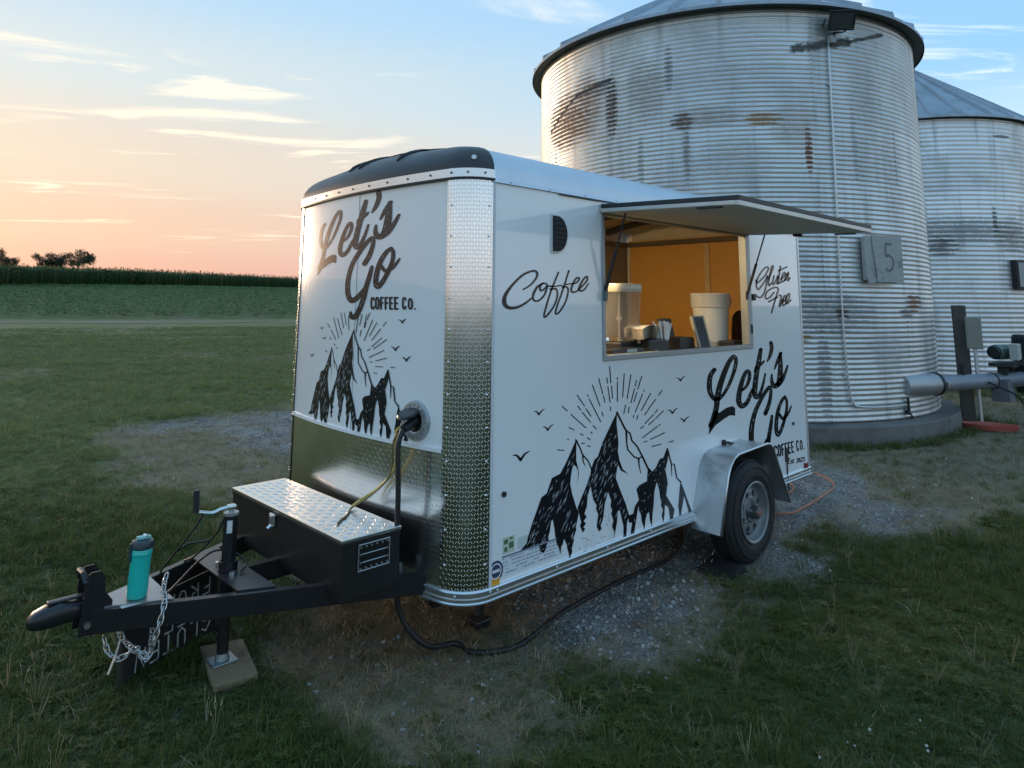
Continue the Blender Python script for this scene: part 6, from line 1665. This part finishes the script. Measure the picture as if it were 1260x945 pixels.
# --- mapping between the two faces: both carry the same artwork
def fit_affine(src, dst):
    A = []; B = []
    for (s, t) in zip(src, dst): A.append([s[0], s[1], 1]); B.append(t)
    X, *_ = np.linalg.lstsq(np.array(A), np.array(B), rcond=None)
    return lambda p: tuple(np.array([p[0], p[1], 1]) @ X)
def side_2d(p): q = at_y(p[0], p[1], 0.0); return (q.x, q.z)
def nose_2d(p): q = front_point(p[0], p[1]); return (q.y, q.z)
LOGO_F = [(400.5, 275), (466, 236), (492, 264), (492, 317.5), (463, 355.5), (417.5, 259), (420, 315.5)]
LOGO_S = [(877.5, 453.5), (948.5, 420.5), (969, 450), (973, 499), (956.5, 537.5), (903, 437), (911.5, 502)]
logo_s2f = fit_affine([side_2d(p) for p in LOGO_S], [nose_2d(p) for p in LOGO_F])
logo_f2s = fit_affine([nose_2d(p) for p in LOGO_F], [side_2d(p) for p in LOGO_S])
MT_S = [(759, 507), (708.5, 541), (820.5, 551), (638.5, 679.5), (773, 583), (827.9, 637.9), (756, 663)]
MT_F = [(434.7, 406.5), (409.3, 424.5), (478, 458.5), (380, 513.5), (440.5, 470.5), (480, 541.5), (426, 527.5)]
mt_s2f = fit_affine([side_2d(p) for p in MT_S], [nose_2d(p) for p in MT_F])

def print_mesh(name, polys2d, place, parent, material, out, cut=None, label=None):
    """flat print: polygons in surface coordinates, laid on the surface"""
    bm = bmesh.new()
    for poly in polys2d:
        P = [Vector((p[0], p[1], 0)) for p in poly]
        if len(P) == 4 or len(P) == 8:
            vs = [bm.verts.new(p) for p in P]
            try: bm.faces.new(vs)
            except ValueError: pass
        else:
            vs = [bm.verts.new(p) for p in P]
            for t in geometry.tessellate_polygon([P]):
                try: bm.faces.new([vs[i] for i in t])
                except ValueError: pass
    if cut:
        for c in np.arange(cut[0], cut[1], cut[2]):
            bmesh.ops.bisect_plane(bm, geom=list(bm.verts) + list(bm.edges) + list(bm.faces), plane_co=(c, 0, 0), plane_no=(1, 0, 0))
    m = MB(); bm.verts.index_update()
    m.add([place(v.co.x, v.co.y, out) for v in bm.verts], [[v.index for v in f.verts] for f in bm.faces]); bm.free()
    return build(name, m, material, parent, fix=False)

place_side = lambda x, z, o: Vector((x, -o, z))
place_nose = lambda y, z, o: front_map(y, z, o + .0026)
to_side = lambda polys: [[side_2d(p) for p in q] for q in polys]
to_nose = lambda polys: [[nose_2d(p) for p in q] for q in polys]
via = lambda f, polys: [[f(p) for p in q] for q in polys]

def quiet(o): o['kind'] = 'stuff'; return o      # a print is many strokes on one sheet of vinyl
S_lets, S_mt = to_side(LETS), to_side([LEFT, MAIN, RIGHT, EDGE] + LINES)
F_go, F_small = to_nose(GO), to_nose(SMALL)
# side
quiet(print_mesh('script_lettering', to_side(COFFEE), place_side, side, INK, .0012))
quiet(print_mesh('script_lettering', to_side(GLUTEN), place_side, side, INK, .0012))
quiet(print_mesh('logo_lettering', S_lets + via(logo_f2s, F_go), place_side, side, INK, .0012))
quiet(print_mesh('logo_lettering', via(logo_f2s, F_small), place_side, side, INK, .0012))
quiet(print_mesh('mountain_print', S_mt + to_side(SPECK), place_side, side, INK, .0012))
quiet(print_mesh('sunburst_print', to_side(RAYS + BIRDS), place_side, side, INK, .0012))
quiet(print_mesh('print_scratches', to_side(SCR), place_side, side, mat('vinyl_gap', (0.60, 0.62, 0.64), .35), .0022))
# worn flecks inside the logo letters
def flecks(polys, n, seed, size):
    rd = random.Random(seed); out = []; ps = [p for p in polys if len(p) == 4]
    for _ in range(n):
        q = rd.choice(ps); a, b, c, d = [np.array(k) for k in q]
        m0 = (a + b + c + d) / 4 + (a - d) * rd.uniform(-.22, .22); u = (b - a) * rd.uniform(.2, .7); v = (d - a) * .06 * rd.uniform(.5, 1.4)
        out.append([tuple(m0 - u), tuple(m0 + v), tuple(m0 + u), tuple(m0 - v)])
    return out
FL = flecks(S_lets[:-1] + via(logo_f2s, F_go), 170, 9, 1)
quiet(print_mesh('print_scratches', FL, place_side, side, mat('vinyl_wear', (0.36, 0.38, 0.40), .4), .0022))
# "Est. 2023" under the side logo
oE = (880, 480)
EST = []
for pts in ([(925, 842), (905, 842), (900, 905), (925, 902)], [(902, 872), (920, 870)], [(945, 868), (932, 868), (934, 880), (944, 888), (938, 900), (928, 898)], [(960, 845), (953, 895), (962, 897)], [(950, 868), (968, 864)], [(975, 893), (977, 893)],
            [(1002, 848), (1016, 838), (1020, 852), (1000, 892), (1022, 886)], [(1038, 838), (1028, 862), (1034, 884), (1044, 862), (1038, 838)], [(1054, 838), (1066, 828), (1070, 842), (1050, 882), (1072, 876)], [(1082, 830), (1098, 824), (1088, 846), (1100, 852), (1094, 872), (1080, 872)]):
    EST += stroke(oE, pts, 9, sub=3)
quiet(print_mesh('script_lettering', to_side(EST), place_side, side, INK, .0012))
# nose
quiet(print_mesh('logo_lettering', via(logo_s2f, S_lets) + F_go, place_nose, fp, INK, .0012, (.1, 1.75, .04)))
quiet(print_mesh('logo_lettering', F_small, place_nose, fp, INK, .0012))
quiet(print_mesh('mountain_print', via(mt_s2f, S_mt), place_nose, fp, INK, .0012, (.1, 1.75, .04)))
FR = []
for (x0, y0, x1, y1) in ((480, 0, 515, 185), (525, 0, 545, 150), (392, 60, 455, 310), (440, 70, 495, 270), (318, 130, 345, 180), (360, 210, 420, 330), (575, 40, 580, 210), (690, 60, 665, 240), (740, 20, 710, 150), (730, 210, 715, 280), (835, 0, 800, 90), (795, 20, 765, 180), (790, 110, 770, 180), (870, 85, 765, 340), (920, 120, 830, 285), (1040, 110, 1000, 160), (970, 195, 860, 335), (985, 305, 860, 415), (1045, 325, 885, 440), (840, 440, 805, 465), (1010, 460, 825, 548), (1045, 555, 905, 590), (865, 600, 840, 605), (905, 660, 995, 664), (1090, 668, 1145, 668), (885, 735, 925, 745), (345, 300, 358, 330), (400, 380, 408, 400), (430, 425, 438, 440), (290, 462, 312, 480)):
    FR += stroke((372, 385), [(x0, y0), (x1, y1)], 8, curve=False)
for (x, y, k) in ((495.5, 395, .75), (487, 428.5, .85), (500.5, 441.5, .9), (396.5, 403.5, .45), (399.5, 416, .45), (384.5, 437, .5)):
    FR += stroke_quads([(x - 6 * k, y - 2.2 * k), (x - 3 * k, y - 1.2 * k), (x, y + 2.8 * k)], [.6 * k, 1.6 * k, 2 * k], sub=3) + stroke_quads([(x, y + 2.8 * k), (x + 3 * k, y - 1.6 * k), (x + 6.5 * k, y - 3.4 * k)], [2 * k, 1.6 * k, .6 * k], sub=3)
quiet(print_mesh('sunburst_print', to_nose(FR), place_nose, fp, INK, .0012))
quiet(print_mesh('print_scratches', via(mt_s2f, to_side(SCR)), place_nose, fp, mat('vinyl_gap', (0.60, 0.62, 0.64), .35), .0022))
quiet(print_mesh('print_scratches', via(logo_s2f, FL), place_nose, fp, mat('vinyl_wear', (0.36, 0.38, 0.40), .4), .0022))

# ================================================================== THINGS ON AND ROUND THE TRAILER
# ---- water bottle standing on the hitch plate
def bottle():
    x, y, z = -1.275, .868, ZR1 + .0068
    t = thing('water_bottle', 'teal plastic water bottle with dark flip lid standing on the trailer hitch', 'bottle', (x, y, z))
    M = Matrix.Translation((x, y, z)) @ Matrix.Rotation(rad(2), 4, 'Y')
    n = NT('bottle_teal'); n.set((0.02, 0.52, 0.44), 0.22, 0.0, 0.4); n.b.inputs['Subsurface Weight'].default_value = 0.35
    n.b.inputs['Subsurface Radius'].default_value = (0.02, 0.03, 0.03)
    m = MB(); m.lathe([(.0, .0), (.036, .0), (.041, .005), (.0415, .03), (.0405, .10), (.041, .17), (.0425, .190), (.0425, .197), (.040, .200)], 40, M); b = build('body', m, n.m, t, smooth=True, auto=50)
    m = MB(); m.lathe([(.0418, .172), (.0432, .174), (.0432, .189), (.0418, .191)], 40, M, closed=True); build('neck_ring', m, n.m, b, smooth=True, auto=40)
    dk = mat('lid_slate', (0.022, 0.045, 0.055), .35)
    m = MB(); m.lathe([(.0425, .2005), (.0455, .203), (.0455, .222), (.042, .232), (.034, .236), (.0, .237)], 40, M); l = build('lid', m, dk, t, smooth=True, auto=40)
    m = MB(); m.box((-.026, -.016, .2365), (.030, .016, .250), .005, M); m.cyl(M @ Vector((.010, -.018, .247)), M @ Vector((.010, .018, .247)), .008, 10); build('flip_spout', m, mat('spout_teal', (0.22, 0.46, 0.47), .35), l, smooth=True, auto=40)
    m = MB(); m.box((-.050, -.010, .150), (-.0435, .010, .226), .002, M); build('carry_loop', m, dk, l)
bottle()

# ---- board under the jack foot
def board():
    q = [(-0.886, 1.129), (-0.971, 0.727), (-0.78, 0.70), (-0.699, 1.064)]
    q = [(p[0], p[1]) for p in q]
    m = MB(); b = bmesh.new(); vs = [b.verts.new((p[0], p[1], z)) for z in (.002, .036) for p in q]
    for f in ((0, 1, 2, 3), (7, 6, 5, 4), (0, 4, 5, 1), (1, 5, 6, 2), (2, 6, 7, 3), (3, 7, 4, 0)): b.faces.new([vs[i] for i in f])
    bmesh.ops.recalc_face_normals(b, faces=b.faces); bmesh.ops.bevel(b, geom=list(b.edges), offset=.003, segments=1, affect='EDGES'); m.bm(b)
    w = NT('board_wood'); g = w.noise(4, 8, .7, None, .6, (9, 1.4, 1))
    w.set(w.mix(w.rng(w.noise(7, 6, .7), .5, .75), w.mix(g, (0.20, 0.135, 0.075), (0.36, 0.26, 0.155)), (0.13, 0.10, 0.065)), .85); w.bump(g, .5, .004)
    tag(build('wooden_board', m, w.m), 'flat pale wooden board lying in the grass under the trailer jack', 'board')
board()

# ---- chalkboard sign lying against the far side of the hitch, upside down
def sign_board():
    p0 = Vector((-1.225, 1.062, .022)); p1 = Vector((-.725, 1.309, .022))
    ax = (p1 - p0).normalized(); W = .52; lean = (Vector((-ax.y, ax.x, 0)) * .06 + Vector((0, 0, .99))).normalized(); H = .285
    nn = ax.cross(lean).normalized()
    if nn.y > 0: nn = -nn
    M = Matrix((tuple(ax) + (0,), tuple(lean) + (0,), tuple(nn) + (0,), (0, 0, 0, 1))).transposed(); M = Matrix.Translation(p0) @ M
    t = thing('chalkboard_sign', 'black chalkboard sign with white writing lying upside down in the grass beneath the hitch', 'sign', p0)
    m = MB(); m.box((-.03, 0, -.008), (W, H, .008), .003, M); b = build('board_face', m, mat('chalk_black', (0.012, 0.013, 0.014), .6, var=.3, scale=20), t)
    wd = mat('sign_frame_dark', (0.030, 0.025, 0.020), .6)
    m = MB()
    for a_, c_ in (((-.05, -.02, -.012), (-.0305, H + .02, .014)), ((W + .0005, -.02, -.012), (W + .02, H + .02, .014)), ((-.03, H + .0005, -.012), (W, H + .02, .014))): m.box(a_, c_, .003, M)
    build('frame', m, wd, t)
    # leg of the easel, folded against the board
    m = MB(); m.box((-.028, .0, -.030), (-.010, H, -.014), .002, M); build('easel_leg', m, wd, t)
    # hand lettering, strokes in board units (0..1 square per letter), read from the far side
    A = {'G': [[(.9, .8), (.5, 1), (.1, .6), (.2, .1), (.6, 0), (.9, .3), (.55, .4)]], 'L': [[(.2, 1), (.15, 0), (.8, .05)]], 'U': [[(.15, 1), (.15, .25), (.5, 0), (.85, .25), (.85, 1)]], 'T': [[(.5, 1), (.5, 0)], [(.05, 1), (.95, .95)]],
         'E': [[(.85, 1), (.15, 1), (.15, 0), (.85, 0)], [(.15, .5), (.7, .5)]], 'N': [[(.1, 0), (.15, 1), (.8, 0), (.9, 1)]], 'F': [[(.9, 1), (.2, .97), (.15, 0)], [(.18, .5), (.7, .55)]], 'R': [[(.15, 0), (.15, 1), (.75, .85), (.7, .55), (.18, .5), (.85, 0)]],
         'O': [[(.5, 1), (.1, .6), (.25, .1), (.6, 0), (.9, .45), (.75, .9), (.5, 1)]], 'M': [[(.05, 0), (.15, 1), (.5, .3), (.85, 1), (.95, 0)]], 'S': [[(.85, .9), (.4, 1), (.15, .75), (.75, .35), (.6, .03), (.1, .1)]]}
    polys = []
    for row, (txt, y0, hh) in enumerate((('GLUTEN', .022, .078), ('FREE', .112, .074), ('FROM', .198, .070))):
        w = .080; x = W - .03
        for ch in txt:
            for s_ in A[ch]:
                polys += stroke_quads([(x - p[0] * w * .8, y0 + (1 - p[1]) * hh) for p in s_], .0085, curve=False)
            x -= w
    m = MB()
    for q in polys: m.add([M @ Vector((p[0], p[1], .0095)) for p in q], [tuple(range(len(q)))])
    kind(build('chalk_writing', m, mat('chalk_white', (0.55, 0.56, 0.56), .9, var=.35, scale=60), b, fix=False), 'stuff')
sign_board()

# ---- cords
def cord(name, pts, r, material, label, sub=10):
    m = MB(); m.tube([Vector(p) for p in spline(pts, sub)], r, 8)
    return tag(build(name, m, material, None, smooth=True), label, 'cable')
pi = PI_ + PIN * .085 - Vector((0, 0, .03))
cord('power_cable', [pi, pi + PIN * .03 - Vector((0, 0, .08)), pi + PIN * .025 - Vector((0, .005, .30)), (pi.x - .01, pi.y + .01, .50), (pi.x + .02, pi.y + .01, .25), (pi.x + .14, pi.y - .04, .09), (.06, .30, .03), (.08, .20, .018), (.19, .12, .016), (.31, .095, .016), (.52, .14, .016), (.80, .20, .016), (1.29, .235, .016), (1.94, .25, .016), (2.5, .50, .016), (3.1, .9, .016)], .0135, CABLE_BK,
     'thick black power cable hanging from the nose inlet and running under the white trailer')
YEL = mat('cord_yellow', (0.52, 0.40, 0.085), .5, var=.2, scale=40)
lidz = BZ1 + .022
cord('extension_cord', [PI_ + PIN * .03 - Vector((0, 0, .02)), PI_ + PIN * .09 + Vector((0, .05, -.045)), (PI_.x - .055, .43, .90), (PI_.x - .06, .56, .78), (-.315, .66, .70), (-.335, .685, lidz - .004 + .008)], .0058, YEL, 'yellow cord stretched from the nose inlet down to the tool box lid')
cord('extension_cord', [PI_ + PIN * .03 - Vector((0, .02, .03)), PI_ + PIN * .10 + Vector((0, .05, -.075)), (PI_.x - .075, .44, .87), (PI_.x - .085, .565, .755), (-.33, .65, .69), (-.345, .675, lidz + .004)], .0052, mat('cord_olive', (0.20, 0.16, 0.06), .5, var=.2, scale=40), 'thinner olive cord twisted beside the yellow one above the tool box')
cord('extension_cord', [(-.345, .675, lidz + .002), (-.38, .635, lidz), (-.42, .59, lidz), (-.47, .555, lidz), (-.51, .515, lidz)], .0056, mat('cord_brown', (0.16, 0.13, 0.075), .55, var=.3, scale=40), 'short brownish cord end lying across the diamond plate tool box lid')
cord('extension_cord', [(3.15, .60, .012), (3.44, .165, .012), (3.75, .13, .012), (3.95, .135, .012), (4.35, .17, .012), (4.65, .22, .012), (4.85, .34, .012), (5.0, .52, .012), (4.98, .75, .012), (4.6, .95, .012), (4.0, .85, .012), (3.7, 1.1, .012)], .0085, mat('cord_orange', (0.44, 0.16, 0.085), .55, var=.25, scale=30), 'faded orange extension cord curving over the gravel behind the wheel')
cord('extension_cord', [(3.72, .62, .012), (3.95, .48, .013), (4.12, .42, .012), (4.35, .48, .012), (4.5, .62, .012)], .0075, mat('cord_orange', (0.44, 0.16, 0.085), .55, var=.25, scale=30), 'short loop of faded orange cord lying close behind the trailer tail')

# ---- wheel chock
def chock():
    m = MB(); m.prism([(1.83, .003), (2.085, .003), (2.065, .020), (2.045, .048), (2.02, .062), (1.90, .042), (1.84, .016)], 'y', -.215, .005)
    o = tag(build('wheel_chock', m, BLACK_PL), 'black plastic wheel chock wedged on the gravel in front of the tyre', 'wheel chock')
    for k in range(4):
        mm = MB(); x = 1.865 + k * .038; mm.box((x, -.210, .022 + .007 * k), (x + .012, .0, .036 + .007 * k), .002); build('grip_rib', mm, RUBBER, o)
chock()

# ---- things on the counter, seen through the serving window
CZ = 1.381
def clear_plastic(name, tint, rough=.08):
    n = NT(name); n.set(tint, rough); n.b.inputs['Transmission Weight'].default_value = .93; n.b.inputs['IOR'].default_value = 1.25
    return n.m
def dispenser():
    a = at_y(762, 415, .30); x, y = a.x, .30
    t = thing('drink_dispenser', 'clear plastic drink dispenser with lid standing on the counter by the window edge', 'drink dispenser', (x, y, CZ))
    hw, hd = .135, .115
    def ring(z, s):
        pts = []
        for k in range(28):
            a_ = 2 * PI * k / 28; c, s_ = math.cos(a_), math.sin(a_); pts.append((x + hw * s * math.copysign(abs(c) ** .45, c), y + hd * s * math.copysign(abs(s_) ** .45, s_), z))
        return pts + [pts[0]]
    m = MB(); m.loft([ring(CZ + .095, .86), ring(CZ + .11, .90), ring(CZ + .30, .96), ring(CZ + .42, 1.0), ring(CZ + .42, .975), ring(CZ + .30, .935), ring(CZ + .12, .88)]); build('tank', m, clear_plastic('tank_plastic', (0.95, 0.94, 0.90)), t, smooth=True, auto=40)
    m = MB(); m.loft([ring(CZ + .415, 1.03), ring(CZ + .43, 1.06), ring(CZ + .455, 1.06), ring(CZ + .468, 1.02), ring(CZ + .472, .6), ring(CZ + .472, .01)]); build('lid', m, mat('lid_clear', (0.62, 0.58, 0.48), .2), t, smooth=True, auto=30)
    m = MB(); m.cyl((x, y, CZ + .10), (x, y, CZ + .41), .008, 10); m.cyl((x, y, CZ + .23), (x, y, CZ + .255), .02, 12); build('agitator', m, mat('lid_clear', (0.62, 0.58, 0.48), .2), t)
    m = MB(); m.box((x - .14, y - .12, CZ), (x + .14, y + .12, CZ + .092), .012); build('base', m, BLACK_PL, t)
    m = MB(); m.cyl((x + .02, y - .105, CZ + .125), (x + .02, y - .15, CZ + .12), .013, 10); m.box((x + .008, y - .16, CZ + .08), (x + .032, y - .14, CZ + .16), .004); build('tap', m, mat('tap_cream', (0.6, 0.55, 0.42), .4), t)
dispenser()
def till():
    a = at_y(744, 420, .10); b = at_y(785, 420, .10)
    t = thing('cash_box', 'low black cash box with a pale label on the counter under the drink dispenser', 'cash box', ((a.x + b.x) / 2, .16, CZ))
    m = MB(); m.box((a.x + .02, .055, CZ), (b.x, .16, CZ + .062), .006); b_ = build('case', m, mat('till_black', (0.018, 0.020, 0.022), .4), t)
    m = MB(); m.box((a.x + .03, .0505, CZ + .008), (b.x - .012, .0545, CZ + .034), .002); build('drawer_front', m, mat('till_grey', (0.075, 0.085, 0.09), .35), b_)
    m = MB(); q = at_y(777, 420, .06); m.box((q.x - .055, .0505, CZ + .037), (q.x + .045, .0542, CZ + .058), .001); build('label', m, mat('till_label', (0.30, 0.37, 0.36), .5, var=.2, scale=60), b_)
till()
def speaker_box():
    a = at_y(788, 420, .14); b = at_y(813, 420, .14)
    t = thing('badged_box', 'small black box with a shiny badge between the cash box and the straws', 'box', ((a.x + b.x) / 2, .18, CZ))
    m = MB(); m.box((a.x, .07, CZ), (b.x, .20, CZ + .108), .012); build('case', m, mat('till_black', (0.018, 0.020, 0.022), .4), t)
    m = MB(); m.box((a.x + .06, .0655, CZ + .028), (a.x + .085, .0695, CZ + .040), .001); build('badge', m, ZINC, t)
speaker_box()
def napkins():
    a = at_y(788, 405, .17)
    t = thing('napkin_stack', 'fanned stack of cream paper napkins on top of the black box', 'napkins', (a.x, .17, CZ + .108))
    pap = mat('napkin_paper', (0.80, 0.72, 0.60), .9, var=.1, scale=20)
    for k in range(7):
        m = MB(); w = .078 + .004 * k
        z = CZ + .1095 + k * .0105
        rows = []
        for j in range(7):
            u = j / 6 - .5; rows.append([(a.x - .01 + u * 2 * w + .003 * k, .17 + v, z + .012 * (1 - (2 * u) ** 2) * (1 + .15 * k)) for v in (-.085, 0, .070)])
        rows2 = [[(p[0], p[1], p[2] + .004) for p in r] for r in rows]
        m.loft(rows); m.loft(rows2); build('napkin', m, pap, t, fix=False)
napkins()
def straws():
    a = at_y(820, 428, .10); x, y = a.x - .03, .105
    t = thing('straw_cup', 'clear cup crowded with white paper-wrapped straws on the counter', 'straws', (x, y, CZ))
    m = MB(); m.lathe([(.0, .002), (.026, .002), (.033, .085), (.031, .085), (.025, .006)], 24, Matrix.Translation((x, y, CZ))); build('cup', m, clear_plastic('cup_clear', (0.8, 0.82, 0.84)), t, smooth=True, auto=40)
    rd = random.Random(4)
    for k in range(38):
        a0 = rd.uniform(0, 6.28); r0 = .020 * math.sqrt(rd.random()); p = Vector((x + r0 * math.cos(a0), y + r0 * math.sin(a0), CZ + .006)); a1 = a0 + rd.uniform(-.5, .5); q = Vector((x - .004 + .105 * math.cos(a1) * rd.uniform(.2, 1), y + .045 * math.sin(a1) * rd.uniform(.2, 1), CZ + rd.uniform(.185, .225)))
        m = MB(); m.cyl(p, q, .0066, 6); build('straw', m, mat('straw_white', (0.82, 0.81, 0.78), .7), t)
straws()
def card_reader():
    a = at_y(826, 395, .34); x = a.x
    t = thing('tablet_stand', 'dark square tablet on a slanted stand behind the straws', 'tablet', (x, .36, CZ))
    M = Matrix.Translation((x + .02, .36, CZ)) @ Matrix.Rotation(rad(-14), 4, 'X')
    dk = mat('tablet_dark', (0.040, 0.036, 0.030), .45)
    m = MB(); m.box((-.085, -.006, .06), (.085, .010, .235), .006, M); build('tablet', m, dk, t)
    m = MB(); m.prism([(.30, CZ), (.47, CZ), (.40, CZ + .11), (.375, CZ + .11)], 'x', x - .03, x + .07); build('stand', m, dk, t)
    b = at_y(842, 418, .16)
    o = MB(); o.box((b.x - .10, .13, CZ), (b.x + .085, .27, CZ + .105), .010); tag(build('storage_case', o, mat('case_taupe', (0.060, 0.052, 0.042), .6)), 'low dark taupe case between the straws and the small menu board', 'case')
card_reader()
def menu():
    # small framed blackboard leaning by the window
    b0 = at_y(860, 428.5, .075); b1 = at_y(873, 427.5, .075); t0 = at_y(850, 391, .14)
    W = (b1 - b0).length; ax = (b1 - b0).normalized(); up = (t0 - b0)
    H = up.length; up = up - ax * up.dot(ax) * .0; upn = up.normalized(); nn = upn.cross(ax).normalized()
    t = thing('menu_board', 'small wood-framed blackboard leaning beside the white bucket', 'menu board', b0)
    def P(u, v, w): return b0 + ax * (u * W) + upn * (v * H) - nn * w
    def slab(u0, v0, u1, v1, w0, w1, name, mt):
        m = MB(); m.add([P(u, v, w) for w in (w0, w1) for (u, v) in ((u0, v0), (u1, v0), (u1, v1), (u0, v1))], [(0, 1, 2, 3), (7, 6, 5, 4), (0, 4, 5, 1), (1, 5, 6, 2), (2, 6, 7, 3), (3, 7, 4, 0)]); return build(name, m, mt, t)
    fr = mat('menu_frame', (0.42, 0.36, 0.26), .6)
    slab(.14, .0, 1.0, 1.0, -.004, .004, 'slate', mat('menu_slate', (0.045, 0.046, 0.050), .7))
    slab(0, 0, .139, 1.0, -.010, .010, 'frame_side', fr); slab(1.001, 0, 1.13, 1.0, -.010, .010, 'frame_side', fr); slab(0, 1.001, 1.13, 1.05, -.010, .010, 'frame_top', fr)
menu()
def bucket():
    a = at_y(877, 410, .32); x, y = a.x - .005, .33
    t = thing('white_bucket', 'tall white plastic bucket with thick rim standing on the counter', 'bucket', (x, y, CZ))
    M = Matrix.Translation((x, y, CZ))
    n = NT('bucket_white'); n.set(n.mix(n.noise(6, 3), (0.66, 0.65, 0.60), (0.74, 0.72, 0.67)), .4); n.b.inputs['Subsurface Weight'].default_value = .15
    m = MB(); m.lathe([(.0, .012), (.118, .012), (.122, .0), (.126, .004), (.139, .310), (.149, .312), (.152, .318), (.155, .412), (.158, .417), (.153, .424), (.147, .420), (.134, .33), (.115, .03), (.0, .03)], 48, M); b = build('body', m, n.m, t, smooth=True, auto=35)
    m = MB(); m.tube([M @ Vector(q) for q in ((.03, -.156, .375), (.03, -.170, .385), (.115, -.125, .385), (.118, -.112, .33))], .006, 8); build('handle', m, n.m, b, smooth=True)
    m = MB(); m.lathe([(.0, .40), (.14, .40)], 40, M); build('contents', m, mat('bucket_inside', (0.5, 0.46, 0.38), .6), b)
bucket()
def small_cup():
    a = at_y(883, 425, .09)
    m = MB(); m.lathe([(.0, .002), (.026, .002), (.036, .062), (.033, .062), (.024, .006), (.0, .006)], 28, Matrix.Translation((a.x, .115, CZ)))
    tag(build('tip_cup', m, clear_plastic('cup_glass', (0.8, 0.82, 0.8)), None, smooth=True, auto=40), 'small clear cup in front of the white bucket', 'cup')
    m = MB(); b = at_y(905, 425, .12); m.box((b.x - .10, .08, CZ), (b.x + .11, .21, CZ + .062), .008)
    tag(build('flat_box', m, mat('till_black', (0.018, 0.020, 0.022), .4)), 'flat black box beside the bucket near the window frame', 'box')
    # dark bag in the corner
    c = at_y(915, 400, .34); bm = bmesh.new(); bmesh.ops.create_icosphere(bm, subdivisions=3, radius=1); rd = random.Random(6)
    for v in bm.verts:
        k = 1 + .16 * math.sin(v.co.x * 5 + 1) * math.cos(v.co.z * 4); v.co = Vector((v.co.x * .13 * k * (1.05 - .30 * v.co.z), v.co.y * .10 * k, v.co.z * .155 * k))
        if v.co.z < -.13: v.co.z = -.13
    m = MB(); m.bm(bm, Matrix.Translation((c.x + .02, .35, CZ + .131)))
    tag(build('dark_bag', m, mat('bag_maroon', (0.030, 0.012, 0.014), .7, var=.3, scale=20), None, smooth=True), 'dark maroon cloth bag slumped in the counter corner beside the bucket', 'bag')
small_cup()
